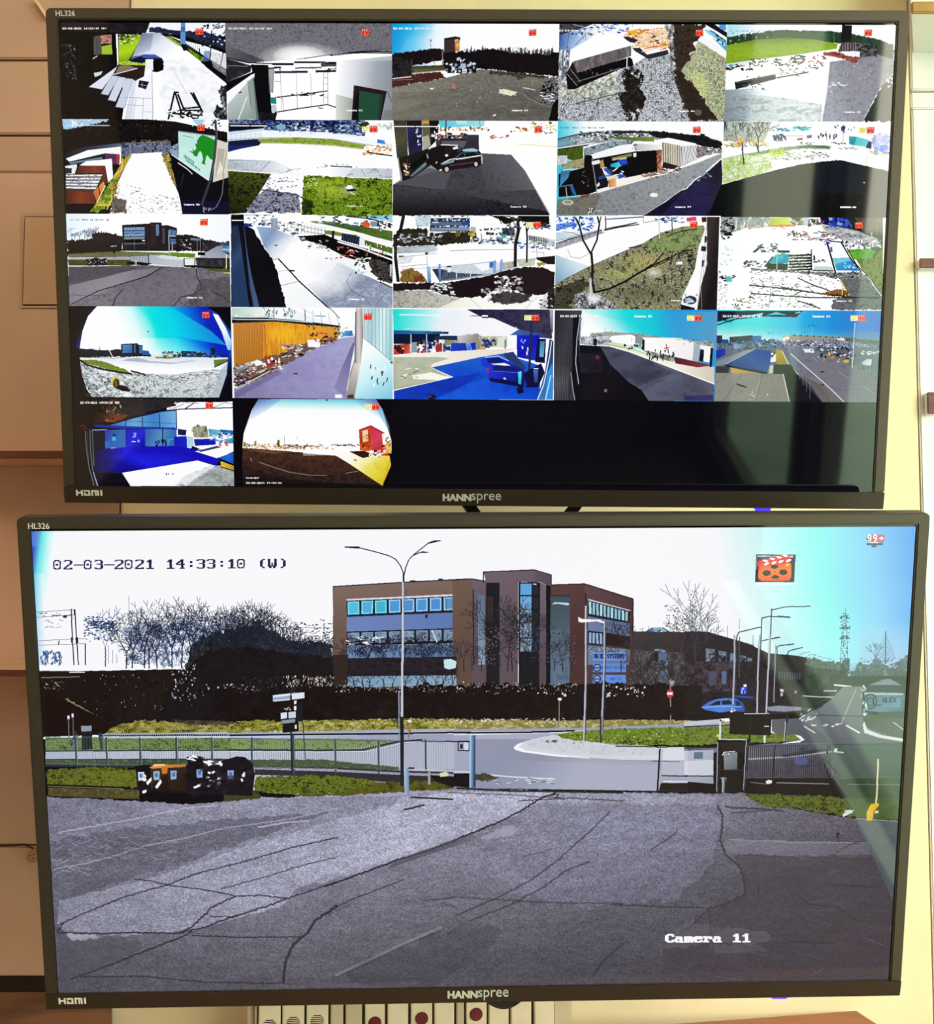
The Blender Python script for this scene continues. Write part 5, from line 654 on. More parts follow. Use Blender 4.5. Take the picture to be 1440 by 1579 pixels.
    S.L('505c60', '140 458 400 466 520 455', 4); S.V('a8b0c8 c8d0e0', '520 470 600 460 700 490 900 500 1060 480 1080 490 880 515 640 500 470 485', (520, 480), (1060, 490)); S.G('5c6c1c 8ca038 485818', S.jag('125 478 250 480 340 500 500 560 540 590 420 575 260 530 140 500 125 478', 2, 9), 9, 6); S.L('0c0c10', '130 485 180 520 300 555 440 580 545 595', 14); S.L('1c181c', '545 570 600 585 660 605', 12, 1, 2); S.P('687838', '1225 480 1338 472 1338 490 1230 540'); S.L('1c2418', '1230 540 1338 488', 6)
    S.P('c8c484', '378 640 395 615 435 612 460 650 450 700 410 705 380 680'); S.P('2c2410', '400 650 420 630 445 645 448 705 410 710 395 690'); S.P('6c5c14', '405 650 425 640 435 700 412 700'); S.P('100c14', '450 685 500 695 540 725 530 742 470 735 410 708'); S.D('28303c', 678, 244, 694, 252, 3, (8, 14), (4, 8)); clapper(S, 1128, 86)
def feed_17(S):      # alley beside an orange metal wall
    S.cell(1, 3, 350, 470); S.P('f0f6f8', FULL); S.P('fdfdfe', '500 20 1100 20 1100 300 930 300 920 180'); S.V('b8d4c8 e8f0ec ffffff', '40 25 520 25 500 110 40 110', (60, 60), (500, 60)); S.D('607878 98b0b0 2c3c40', 280, 30, 560, 100, 30, (6, 14), (14, 44)); S.D('f0f4f4 a8b8bc', 50, 70, 400, 110, 30, (14, 40), (5, 12)); S.bars('b0c4cc', (640, 130), (920, 170), (640, 30), (900, 90), 4, 8, .7); S.L('607884', '640 50 645 130', 9); S.L('889ca8', '720 90 810 95', 6); S.L('607884', '800 0 860 40 925 110', 8); S.L('8ca0a8', '610 30 700 75', 5)
    S.V('c87820 e0902c e8a828 d89030', '50 140 300 125 700 160 935 185 915 270 700 350 480 400 300 440 60 510', (60, 300), (900, 220)); S.V('c4843c a86820', '50 140 300 130 300 440 60 510', (60, 150), (200, 500), .8); S.bars('8c4c14', (60, 510), (460, 400), (60, 140), (460, 140), 34, 4, .35); S.bars('f0c060', (66, 505), (900, 270), (66, 150), (930, 180), 40, 4, .5); S.G('c87418 f8c830 e89820 a85c14', '300 140 700 165 700 340 480 400 300 440', 5, 50, .55); S.R('ffd020', 450, 240, 130, 90, .6); S.L('b87028', '310 160 320 420', 12, .7)
    S.P('14181c', '40 105 300 105 560 125 740 148 925 172 935 185 700 168 400 138 40 150'); S.L('c8d8d8', '40 118 400 122 700 145', 6); S.D('302c30 5c4c30', 640, 160, 930, 200, 24, (5, 10), (10, 30))
    S.P('d8dff0', '930 240 1050 240 1050 330 940 300'); S.V('58a0d8 2c6098', '965 215 1030 212 1035 255 960 258', (970, 215), (1030, 258)); S.D('1c5c7c 78bcd8', 900, 190, 960, 270, 14, (8, 22), (8, 22)); S.L('e09870', '975 190 990 190', 9)
    S.V('a8a8d4 9890c0 8c84b0 786c94', '60 690 300 580 700 370 920 280 1050 260 1050 330 1020 480 980 700 1060 780 60 780', (950, 320), (200, 770)); S.G('a098cc 8078ac b4b4dc 9088b8', '60 690 300 580 700 370 920 280 1050 260 1050 330 1020 480 980 700 1060 780 60 780', 70, 50, .45); S.V('5c5480 807ca8', '1040 300 1050 330 1020 480 975 760 880 680 960 480', (1040, 420), (900, 620), .7); S.P('48446c', '60 720 260 620 400 540 460 560 200 700 60 780', .35)
    S.G('5c4838 98785c 2c2024 c8a888', S.jag('60 500 200 480 300 440 480 390 520 340 700 300 900 255 920 280 700 370 560 450 420 520 250 620 60 690 60 500', 6, 10), 16, 9); S.D('f0f0f4 1c1820 8c5848 c8c8d0', 60, 480, 460, 560, 50, (14, 40), (8, 20)); S.P('f4f4f4', '210 470 250 450 290 470 290 490 240 505'); S.D('a82c1c f4f4f4 3c1c18', 300, 430, 430, 500, 20, (10, 24), (16, 44)); S.D('180c14 604858 a88898 e0d8e0', 460, 330, 660, 430, 40, (20, 60), (8, 18)); S.P('fafafc', '660 290 755 280 770 340 740 350 665 345'); S.D('1c1014 b84828 d87858', 690, 230, 900, 320, 34, (10, 30), (8, 24)); S.V('607484 94a8b4', '50 545 160 495 180 510 60 570', (60, 550), (170, 500)); S.D('180c1c 4c3454 d8d0e0 786488', 60, 570, 190, 650, 36, (14, 40), (8, 18)); S.L('c8c4c8', '80 690 250 600 350 545', 11); S.L('c8c0c4', '240 560 330 520', 7); S.L('14101c', '90 660 340 540', 6)
    S.V('a49c98 d8d0cc 888480', '1060 30 1120 30 1120 300 1100 480 1040 770 985 740 1010 560 1050 440', (1050, 300), (1120, 300)); S.L('40485c', '1060 60 1052 470', 9); S.V('e4ded8 8c8078', '1045 480 1100 480 1050 770 985 730', (1050, 500), (1020, 760), .7); S.V('d4e4e8 a8d0d8 d8f4f4 98ccd4', '1110 30 1370 30 1370 480 1240 380 1125 280', (1110, 100), (1370, 120)); S.bars('88a8b0', (1130, 280), (1370, 480), (1130, 30), (1370, 30), 8, 7, .6); S.V('f8fcfc c8f0f8 80c8e0', '1120 270 1370 480 1370 775 1050 775 1100 480', (1120, 400), (1340, 760)); S.L('404c54', '1130 280 1220 350 1370 480', 5, .8); S.D('585c60 f4fafa', 1170, 500, 1330, 680, 14, (8, 16), (16, 44)); S.P('141418', '1340 465 1365 475 1365 485 1345 480')
    S.P('fafafc', '890 738 945 738 945 768 888 765'); S.P('403c30', '985 745 1040 735 1045 770 990 770'); S.P('282430', '548 560 580 560 580 572 550 572'); clapper(S, 1128, 74)
def feed_18(S):      # forecourt in deep blue shade, two cars
    S.cell(2, 3, 600, 470); S.P('fdfdfe', FULL); S.V('20dcd0 88e8e8 e8f4f8 f6f6fa', '30 35 800 35 1050 200 900 300 40 300', (40, 120), (600, 200)); S.L('f4fcfc', '90 82 410 86', 16, .7); S.V('e8ecf4 fafafc', '450 60 760 40 1040 200 700 260 300 240', (450, 200), (900, 200), .6)
    S.P('0a1434', '35 240 420 235 400 330 35 320'); S.V('1c4c94 2c78b8 103060', '35 210 300 215 490 222 485 240 300 238 35 242', (40, 220), (480, 230)); S.L('c8e0f0', '130 195 400 205', 6, .7); S.V('d84830 a83024 e86848', '35 330 170 320 175 400 35 410', (40, 330), (170, 400)); S.D('f0e0d0 3c1818 180c10', 40, 330, 120, 400, 12, (12, 24), (14, 40)); S.P('8c9ca4', '180 310 230 305 230 390 180 395'); S.D('182458 30508c a8382c e0e8f0 101010', 230, 300, 460, 395, 60, (12, 34), (14, 44)); S.P('a02c24', '380 330 450 325 450 390 385 390'); S.bars('d8e0e8', (180, 400), (440, 390), (178, 245), (440, 240), 2, 8)
    S.V('78884c a8a8a0', '450 260 600 260 600 320 460 340', (460, 260), (590, 330)); S.V('c8c0c8 98948c 88887c', S.jag('570 255 720 235 780 270 780 360 700 370 560 310 570 255', 4, 12), (600, 250), (760, 350)); S.P('1c2c48', '380 255 560 255 560 290 380 285'); S.V('1c3cc8 1c2ca0', '510 315 630 315 640 385 505 380', (520, 320), (630, 380)); S.V('5ca8e8 2c58d8', '630 320 670 318 675 375 640 385', (630, 320), (670, 380)); S.P('1428c8', '670 315 710 310 712 370 678 375'); S.P('1c2878', '455 345 505 340 505 378 460 372')
    S.G('c8c0a0 8c8c70 e8e4d0', '735 260 1040 260 1040 340 760 350', 6, 40, 1, 1.4); S.D('1c2c68 2c3c80', 770, 290, 880, 350, 20, (14, 36), (14, 30)); S.P('d8e4d8', '890 265 960 262 960 355 890 350'); S.P('fafafa', '970 260 1040 260 1040 345 970 345'); S.L('2c343c', '955 290 955 395', 6); S.P('c8a868', '745 340 790 340 790 370 745 372')
    S.V('b8b8a4 a8ac94 c8c8b4', '35 420 460 395 560 440 350 515 530 595 35 700', (60, 440), (400, 660)); S.V('f8f4ec e8e0d4', '35 410 450 385 740 370 1040 360 940 400 750 430 350 515 300 500 500 440 400 430 40 430', (50, 420), (900, 380)); S.G('a4a890 c8ccb8 b4b8a0', '60 430 380 430 350 515 480 590 60 680', 40, 24, .6); S.P('f6f6ec', '190 580 350 555 450 585 530 595 400 620 200 610'); S.D('f4f4ea 787c68', 100, 520, 280, 620, 10, (20, 60), (6, 12)); S.L('fbfbf0', '350 515 530 595 300 650 40 705', 9)
    S.V('1c5cc8 0c44c8 0830b0 0c50d8', '350 515 750 430 940 400 1060 440 1240 500 1240 780 40 780 40 708 530 595', (700, 480), (700, 780)); S.V('0c28a0 0a20a0', '40 708 530 595 760 560 640 650 380 770 40 780', (200, 700), (600, 700), .8); S.V('1c68e8 0c48d8', '640 650 800 600 1050 690 1200 780 400 780', (700, 640), (1000, 780), .6); S.G('0c40c0 1c64e0 0830a8', '350 515 750 430 1240 500 1240 780 40 780 40 708 530 595', 60, 40, .3)
    S.V('1c1838 2c2848 38344c', '640 38 1330 38 1340 280 1240 270 1060 200 860 110 760 100', (700, 60), (1300, 200)); S.G('14102c 34304c 48445c', '760 42 1310 42 1320 240 1100 190 880 110', 24, 14, .5); S.L('dfe4f0', '1040 190 1060 210', 14); S.P('1c1834', '765 80 830 90 830 108 765 108'); S.V('3c5ca8 2c3c88', '1060 205 1240 230 1320 270 1040 250 990 250', (1060, 220), (1300, 260)); S.V('1424c8 1014a8 1830d8', '1050 250 1240 250 1230 420 1200 460 1050 430', (1060, 260), (1220, 440)); S.D('88b0f0 e0e8f8', 1060, 290, 1150, 400, 6, (8, 14), (14, 40)); S.P('0c0c38', '1220 280 1290 280 1280 480 1200 470'); S.V('3c80b0 6cb0d0', '1240 300 1280 300 1270 430 1235 430', (1240, 300), (1280, 420))
    S.L('1c284c', '1170 130 1165 300 1150 560', 20); S.P('28386c', '940 400 1020 385 1060 440 1130 520 1100 540 960 440')
    S.V('1438d0 1028b0', '755 450 800 425 900 420 985 460 1000 480 820 520 760 500', (780, 440), (960, 480)); S.L('a8d0f4', '790 432 900 422 980 460', 8); S.P('101a60', '800 445 900 435 960 470 820 480'); S.V('1c34d0 1020a8 0c1470', '810 520 840 485 1000 480 1100 530 1130 580 1110 660 830 620 805 560', (850, 500), (1080, 640)); S.P('e8ecf4', '835 485 950 478 1010 505 860 492'); S.P('14185c', '850 505 1000 500 1060 540 860 540'); S.L('6c90e0', '860 545 1060 560', 5); S.P('b02c3c', '805 520 818 518 820 560 808 560'); S.D('f0f4f8', 920, 600, 970, 612, 3, (14, 26), (5, 8)); S.P('0a0c40', '820 600 1100 640 1110 680 830 630'); S.V('5ce0e0 2cb0d0', '1060 550 1090 545 1085 655 1062 650', (1070, 550), (1080, 650)); S.P('0a0c38', '1110 560 1250 480 1280 560 1220 680 1130 680'); S.V('486cc0 2c3c80', '1185 535 1225 535 1220 640 1195 640', (1190, 540), (1220, 640)); S.L('e8f0fc', '1190 525 1225 525', 6); S.P('0a0c30', '1045 690 1090 660 1110 720 1060 735')
    S.V('1c2c60 3c78b8', '1320 280 1350 300 1345 780 1215 780 1280 560', (1330, 300), (1260, 780)); S.P('2c90e0', '1300 560 1342 480 1342 780 1280 780'); S.L('e8f4fc', '1220 780 1270 660 1320 420 1335 300', 8); S.L('d8ecf8', '1285 780 1330 580', 6); S.V('a8a8b8 585868', '1320 40 1350 40 1345 240 1325 180', (1320, 60), (1345, 220)); S.E('181830', 350, 760, 34, 26); S.L('a8b0d0', '320 760 345 748', 5)
    clapper(S, 1172, 82, True); S.text('Camera 01', 665, 84, 15, 12, '202830'); S.L('ffffff', '768 92 805 92', 16)
def feed_19(S):      # road beside white lorries
    S.cell(3, 3, 850, 470); S.V('e8fafa a0eef0 20d8dc 18c8d8 2c98d8', FULL, (260, 250), (1000, 60)); S.V('fdfdfe dff4f6 88d8e4', '250 60 700 150 1380 250 1380 360 240 320', (500, 300), (640, 120), fade=(1, 0)); S.V('4cb8d8 6c98c0', '900 60 1380 60 1380 380 1000 280', (900, 150), (1380, 330), fade=(0, .9))
    S.G('8c9494 b8bcb0 5c6870', S.jag('320 235 480 222 700 235 900 262 1100 290 1330 310 1340 360 1150 330 700 260 320 265 320 235', 2, 10), 14, 5); S.L('5c6c78', '440 195 442 230', 4); S.L('5c6c78', '495 205 497 235', 4); S.G('f4f4f4 8890a0 c8d0d8 585c70', '240 260 500 260 500 310 440 330 300 330 240 320', 9, 7, 1, 1.5); S.P('14141c', '345 285 365 275 378 290 372 335 348 335')
    S.V('c8d8b8 e8f0dc f6f0e4 d8ccb8', '380 330 520 300 800 380 1100 470 1340 510 1340 650 1060 550 800 450 520 345', (450, 330), (1300, 580)); S.V('4c4460 585470 5c6078 707488', '240 335 520 345 800 450 1060 550 1340 650 1340 790 240 790', (300, 380), (1300, 760)); S.V('443850 3c3c50 343444', '240 340 520 350 800 460 1000 560 700 680 500 700 240 500', (300, 380), (800, 620), .8); S.V('585c6c 3c3c4c 505468', '800 620 1060 560 1340 660 1340 790 800 790', (900, 620), (1300, 790), .7); S.G('2c2c3c 686c80 484c60', '300 340 520 345 1060 550 1340 650 1340 790 600 790', 60, 36, .35); S.P('60687c', '945 580 1070 570 1070 640 945 640', .4); S.L('fafaf4', '480 340 640 385 900 480 1130 570 1340 650', 9); S.L('88a060', '430 320 650 360 820 420', 6, .5)
    S.V('0c0a14 140f18 0c0a10', '230 330 400 340 480 480 640 640 740 700 800 790 230 790', (280, 400), (600, 760)); S.L('58505c', '470 480 600 590 720 680', 4); S.P('a02c48', '362 425 380 412 398 430 390 450 368 445'); S.G('1c1820 38303c', '230 400 420 400 420 560 240 560', 16, 12, .5); S.P('78747c', '435 695 458 692 458 718 436 718'); S.P('2c2068', '1090 750 1330 740 1330 790 1100 790', .7)
    S.P('fbfbfb', '490 255 660 245 690 260 690 340 660 335 500 305 485 280'); S.P('8c9098', '690 260 750 265 750 345 690 340'); S.L('d84848', '662 270 662 300', 4); S.D('1c1c24 c8ccd0', 600, 320, 760, 370, 18, (8, 22), (10, 24)); S.V('fdfdfd f4eeee', '750 270 1020 270 1175 310 1160 460 900 400 765 375', (760, 300), (1170, 400)); S.P('a0b4bc', '1175 310 1230 330 1210 470 1160 460'); S.P('f8f8f8', '1220 330 1320 345 1300 475 1250 465 1255 370 1225 360'); S.P('14101c', '1310 350 1330 360 1320 510 1300 510'); S.P('1c1420', '1225 370 1255 370 1250 470 1215 460'); S.P('241c28', '750 280 768 290 765 375 745 370'); S.P('d8e0b8', '1020 270 1080 275 1085 295 1020 290'); S.D('5c6870 b8c0c0', 1080, 285, 1330, 330, 24, (10, 30), (5, 12))
    S.L('b84848', '945 325 950 370', 7); S.L('b84848', '930 360 970 350', 6); S.G('3c3c34 8c9078 d8dcc8', '760 375 900 400 1050 440 1000 470 800 420', 10, 8, .9); S.D('24242c', 780, 370, 1010, 450, 24, (6, 12), (20, 44)); S.V('50202c 7c3038', '1010 430 1200 470 1320 500 1200 515 1020 480', (1020, 440), (1200, 510)); S.L('f0b0b0', '1010 480 1200 515 1310 515', 5)
    S.V('2c2c34 44444c 34343c', '20 45 250 45 235 300 230 790 20 790', (20, 200), (240, 260)); S.V('44444c 6c6c70 505058', '20 480 150 500 140 790 20 790', (40, 500), (100, 780), .7); S.bars('1c1c24', (30, 780), (150, 780), (30, 60), (180, 60), 9, 6, .5); S.P('0c0c14', '180 100 240 90 225 330 240 600 250 790 190 790 170 560'); S.L('a8b0c0', '235 110 210 280 200 480 225 650', 8); S.L('707884', '245 110 225 290', 6); S.L('8c90a0', '160 560 175 680 195 790', 6); S.P('f0f4f4', '250 70 275 60 270 150 245 230')
    clapper(S, 1178, 84, True); S.text('02-03-2021 14:33:10 (W)', 74, 84, 13.8, 18, 'f8f8f8', 'f8f8f8'); S.text('Camera 01', 685, 86, 16, 17, 'ffffff', 'ffffff')
def feed_20(S):      # road and car park from a roof, blue sky
    S.cell(4, 3, 1095, 470); S.V('34dcd8 50e0e0 30b4e4 1888d8 2c70c8', FULL, (80, 160), (1380, 100)); S.V('d8f0ec 90dce4 58b0d8', '50 150 700 130 1390 200 1390 300 50 300', (500, 290), (520, 140), fade=(.85, 0)); S.V('78889c 7888a8', '1000 200 1390 230 1390 300 1000 260', (1000, 250), (1390, 270), fade=(0, .7))
    S.P('14182c', '50 50 760 50 710 100 500 90 200 110 60 140 55 165'); S.P('8ce4e8', '120 120 330 85 440 65 420 92 200 115'); S.P('50d8e0', '460 85 540 60 640 85 560 80'); S.L('24285c', '60 165 200 118 430 92 700 98', 10); S.L('9ce8e8', '700 70 740 60', 8); S.L('1c2450', '60 110 160 140 240 100', 8); S.L('16204c', '1060 40 1390 45', 10)
    S.P('646c78', '40 340 1420 330 1420 820 40 820'); S.P('28304c', '50 250 98 252 98 340 50 340'); S.P('2c4880', '98 285 150 285 150 340 98 340'); S.G('30344c 4c4c58 242838', '158 265 350 250 350 340 158 345', 10, 8); S.V('3c64a0 5888b8', '345 255 420 255 420 340 345 340', (350, 260), (420, 330)); S.G('34445c 5c7c9c 98b0c0 243044', S.jag('50 320 160 310 420 290 520 280 600 300 640 300 640 350 400 350 50 370 50 320', 4, 10), 10, 8, 1, 1.4); S.D('e8ecf0 2c4c9c 1c2c5c 98b8d0', 400, 280, 680, 340, 50, (8, 26), (6, 16)); S.P('1c30a0', '45 375 120 355 125 410 45 450'); S.V('8cb0d0 587898', '190 325 270 320 290 355 200 365', (190, 330), (280, 360)); S.D('3c2c2c 68584c', 170, 360, 340, 400, 20, (14, 40), (6, 14))
    S.V('7c8494 9c9ca0', '40 470 300 370 360 365 120 490 40 510', (60, 480), (330, 380)); S.P('2c2c30', '40 505 160 510 150 560 40 560', .8)
    S.V('9c9c88 88907c', '590 265 660 250 1100 262 1240 285 1390 300 1390 350 640 345', (640, 290), (1300, 320)); S.P('f4ece4', '595 270 650 255 650 300 600 300'); S.P('f4f0ec', '1042 270 1110 272 1108 310 1042 305'); S.bars('a83838', (1050, 300), (1105, 305), (1050, 280), (1105, 285), 3, 4); S.G('4c5844 687460 3c4838', S.jag('1110 270 1240 280 1390 295 1390 340 1110 320 1110 270', 3, 10), 8, 6)
    for i in range(9): S.P('485468', f'{670+i*52} {252+i*3} {700+i*52} {242+i*3} {705+i*52} {256+i*3}')
    S.G('3c4c70 8c9cb8 d8dce8 24304c', '570 300 1040 290 1390 330 1390 370 900 360 640 350', 9, 7, 1, 1.6); S.D('2c4c90 e8ecf4 1c2848 a84848', 570, 290, 1100, 345, 70, (8, 24), (6, 14))
    S.V('6c7488 74707c 6c6c78 747478', '640 350 880 355 1100 430 1390 600 1390 800 1100 800 900 790 660 490 640 420', (750, 360), (1200, 780)); S.G('5c6070 848490 747480', '640 350 880 355 1100 430 1390 600 1390 800 1100 800 900 790 660 490', 30, 9, .4); S.V('4c5c5c 68747c', '880 350 1390 350 1390 600 1180 500 1000 420 860 370', (900, 370), (1360, 560)); S.G('445444 6c7868 8c988c', '1130 470 1390 560 1390 610 1180 510', 9, 6, .8); S.D('1c2444 3c4c78 c8d4e8 101828', 890, 340, 1180, 440, 80, (12, 34), (8, 18)); S.D('d8e0e8 a8b8c4', 1250, 375, 1390, 410, 14, (14, 36), (8, 16)); S.V('a8c0d0 d0e0ec', '1245 475 1290 445 1330 450 1320 500 1260 495', (1250, 450), (1320, 490)); S.D('a84848 e8d8d0 c8a838', 930, 390, 1130, 470, 24, (8, 20), (8, 20)); S.P('d8b838', '1095 455 1140 450 1140 475 1100 478'); S.P('c87070', '990 425 1020 420 1020 440 995 444'); S.bars('8c9c98', (930, 420), (1390, 600), (930, 390), (1390, 520), 12, 4, .8)
    S.P('e8ecec', '760 360 850 370 852 395 780 390'); S.D('505868 f4f4f4', 770, 362, 850, 392, 12, (10, 22), (6, 10)); S.L('e4e4e4', '660 400 760 490 900 610 1000 700 1100 800', 8); S.L('c0c0c4', '840 430 880 465', 4, .7); S.L('c0c0c4', '1050 550 1140 605', 4, .7); S.L('c0c0c4', '1250 670 1360 735', 4, .8); S.P('24242c', '905 548 935 545 935 556 908 558'); S.P('24242c', '895 655 935 652 935 662 898 662'); S.V('585450 6c6860', '740 580 920 660 1090 800 920 800', (760, 590), (1000, 790), .8); S.L('3c3c40', '860 640 960 760 980 800', 4)
    S.V('b8a030 98842c', S.jag('545 360 590 375 640 490 550 490 540 420 545 360', 2, 10), (560, 370), (600, 490)); S.L('e0e0dc', '590 380 640 480 720 570', 6); S.V('2c302c 202420 1c1c20', '520 490 660 490 760 640 920 800 650 800 600 570 520 570', (560, 500), (780, 780)); S.P('0c0c1c', '700 560 820 660 920 800 700 800', .6)
    S.V('24449c 34549c 2c4888', '370 362 500 380 500 470 465 560 130 490', (380, 380), (300, 520)); S.bars('1c3474', (140, 488), (460, 555), (370, 365), (500, 385), 16, 4, .5); S.L('a0a8b0', '120 492 370 362', 6); S.P('14182c', '120 490 470 555 465 572 120 505'); S.V('c8a058 a88048', '165 515 440 570 440 590 170 560', (180, 530), (430, 580)); S.P('e8ecec', '500 395 540 395 540 470 495 470'); S.D('283038', 505, 400, 535, 440, 4, (10, 20), (8, 20)); S.P('c8c8b8', '490 500 520 495 515 560 480 565')
    S.V('8c8c84 84847c 7c7870', '40 560 600 570 650 795 30 795', (100, 570), (500, 790)); S.G('747470 98948c 88887c', '40 560 600 570 650 795 30 795', 14, 10, .4); S.L('5c5854', '140 570 40 650', 4); S.L('4c4844', '260 570 110 790', 5); S.L('a8a49c', '410 600 360 780', 7, .8, 3); S.L('54504c', '430 575 370 790', 4, 1, 2); S.P('1c1c1c', '215 645 240 652 300 672 298 684 240 668 215 655'); S.L('d8d8d4', '600 570 650 795', 6); S.D('e8d8d0 b87868', 270, 690, 380, 790, 9, (6, 12), (8, 18)); S.P('e8e8e4', '465 735 475 730 478 740 468 745')
    S.L('c0ccd0', '1190 150 1180 300 1168 520', 7); S.L('9cc8dc', '838 180 836 350', 5); S.D('2c4858', 800, 155, 880, 175, 7, (8, 16), (3, 6)); S.L('a8bcc0', '645 240 650 390', 5); S.bars('909ca8', (680, 510), (820, 770), (670, 450), (820, 630), 5, 5); S.D('4c6470', 480, 230, 700, 250, 5, (6, 10), (6, 12)); S.L('3c5c6c', '775 215 778 250', 4)
    clapper(S, 1216, 86, True); S.text('02-03-2021 14:33:10 (W)', 104, 84, 14, 18, 'f4f4f4', 'f4f4f4'); S.text('Camera 01', 842, 86, 16.5, 18, 'ffffff', 'ffffff')
def feed_21(S):      # covered yard in deep blue shade
    S.cell(0, 4, 100, 605); S.P('05040a', FULL); S.P('fdfdfe', '915 80 1420 80 1420 480 900 480'); S.G('141214 242022 1c1a1c', '370 50 1000 50 880 120 560 190 420 250 300 230', 20, 12); S.bars('4c4a4c', (300, 230), (560, 200), (640, 55), (1000, 60), 7, 5, .8)
    S.V('7c3c20 3c1c10 1c0c08', S.jag('230 160 420 180 540 190 420 245 310 240 240 260 230 160', 4, 12), (420, 220), (240, 180), .9); S.D('a89880 5c3828 281814', 310, 60, 460, 240, 40, (6, 14), (10, 34)); S.L('b0541c', '330 230 420 240', 6)
    S.V('2c70b8 68a8d8 3c80c8 74b0dc', '370 270 560 215 800 160 915 150 925 290 600 285 420 285', (400, 260), (900, 200)); S.bars('1c3c6c', (500, 285), (920, 290), (500, 235), (915, 150), 3, 6); S.L('16305c', '500 235 920 258', 5); S.L('fafafa', '850 135 1000 110 1400 85', 26); S.L('141c3c', '400 250 600 190 800 155 950 138 1400 125', 9); S.L('14182c', '600 205 760 120 900 130', 5); S.bars('141c3c', (620, 195), (900, 145), (680, 165), (900, 130), 6, 5); S.L('141c3c', '900 130 1000 85 1100 90', 5); S.L('10183c', '980 140 1060 90', 6); S.L('10183c', '1220 125 1320 82 1400 105', 5)
    S.V('1028a0 182cb0', '240 265 560 280 920 292 925 305 500 300 240 280', (250, 270), (900, 300)); S.L('8cb0e8', '230 310 345 308', 7); S.V('1c3ca8 2c64b8 386cb4', '325 310 500 305 500 455 330 460', (330, 350), (500, 420)); S.V('2c60a8 5c90c0 2c68b0', '660 300 920 305 920 440 660 445', (660, 320), (900, 400)); S.bars('24508c', (340, 455), (495, 452), (340, 312), (495, 308), 10, 5, .5); S.bars('24508c', (670, 442), (915, 438), (670, 305), (915, 308), 16, 5, .5); S.V('1014b0 1820d8 1010a0', '502 305 660 303 660 450 502 455', (510, 320), (640, 440)); S.D('a8b8f4', 560, 325, 610, 370, 6, (8, 20), (6, 14)); S.L('e8ecfc', '552 404 580 404', 7); S.E('a8b8f4', 606, 400, 8, 12); S.L('0c0c30', '805 290 805 440', 8); S.P('0a0a20', '230 320 330 320 330 470 240 480'); S.V('3ca0d0 58c0e0', '385 365 415 360 420 395 390 398', (390, 365), (415, 395)); S.P('1c2c50', '390 345 415 340 425 362 395 365'); S.E('e8c888', 388, 460, 8, 9); S.E('e8d8a8', 412, 460, 7, 8); S.P('2c64c8', '330 400 370 400 370 460 332 462'); S.D('0c0c28 1c2c70', 740, 390, 850, 440, 9, (10, 24), (14, 36)); S.L('40a0d8', '845 440 855 390 895 380', 9)
    S.V('140cb8 1414d8 0c0ca0 0a0870', '250 480 480 450 920 440 1090 470 1280 550 1240 605 1090 560 480 660 250 660', (600, 460), (500, 660)); S.V('0a0630 0c08b0', '230 480 480 460 480 660 240 660', (240, 560), (480, 560), .8); S.R('2030e8', 760, 560, 300, 70, .5); S.R('1c2cd8', 440, 530, 90, 30, .5); S.P('060518', '240 640 470 660 540 770 260 770'); S.L('3858c0', '260 655 440 665', 4, .5); S.L('5070d0', '280 640 440 660', 5, .4, 3)
    S.P('fcfcfe', '470 662 1090 560 1240 605 1060 720 1000 770 540 770'); S.P('fcfcfe', '1070 485 1130 470 1280 440 1400 450 1400 480 1260 545'); S.G('c8d0d4 fdfdfe e0e4e8 98a0a4', '900 770 980 690 1200 600 1280 600 1180 680 1020 770', 20, 9, .8, 1.5); S.V('b8c0c4 808a88 a8b0b0', '1280 600 1420 640 1420 770 1010 770', (1280, 620), (1250, 770)); S.G('788280 a8b0ae c8ccca', '1280 605 1420 650 1420 770 1060 770', 18, 12, .6); S.D('2c2c30', 810, 665, 890, 715, 4, (8, 14), (6, 12))
    S.V('1418b0 1c20c8', '895 365 1000 360 1005 455 900 440', (900, 370), (1000, 450)); S.P('b0d8e0', '1000 362 1055 365 1060 450 1005 458'); S.V('181ca8 1014b8', '1060 385 1240 380 1240 430 1070 440', (1060, 390), (1230, 430)); S.P('10103c', '1050 440 1120 470 1030 475'); S.P('141c4c', '930 300 1000 310 995 355 930 350'); S.G('b8b08c 586040 d8d8c8 343c30', S.jag('1045 290 1100 270 1170 280 1180 370 1060 372 1045 290', 5, 9), 6, 14, 1, 1.5); S.V('48a0c0 78c0d0', '1180 300 1280 310 1275 360 1190 365', (1190, 310), (1270, 360)); S.V('1c5098 2c70c0', '1275 305 1400 315 1400 350 1290 345', (1280, 310), (1400, 345)); S.D('144888 3c90d8 e8ecf4 0c2048', 1190, 330, 1400, 420, 44, (14, 44), (6, 16)); S.V('48b8d8 2c80b8', '1310 385 1380 375 1395 420 1320 420', (1320, 385), (1390, 420)); S.D('c83838 a87858', 1270, 400, 1350, 440, 8, (14, 34), (8, 16)); S.P('0a0c50', '1090 480 1250 440 1290 450 1120 490', .8)
    S.V('1450c0 2068d8 103c98', '1255 540 1420 480 1420 610', (1280, 540), (1410, 560)); S.V('e8c038 b08418', '1280 565 1420 615 1420 655 1285 612', (1290, 580), (1410, 640)); S.L('0c0c1c', '1255 540 1420 605', 7); S.L('10100c', '1280 612 1420 655', 6); S.P('14141c', '1345 750 1360 765 1345 770')
    for a, w in (('170 320 175 450 200 620 240 765', 9), ('205 310 210 470 230 640 265 765', 9), ('225 310 232 480 240 600', 6), ('185 330 195 560', 5)): S.L('5c6470', a, w)
    S.L('88a8d8', '235 660 270 765', 6); S.D('6c1c1c', 100, 270, 180, 300, 8, (14, 30), (8, 18), .6)
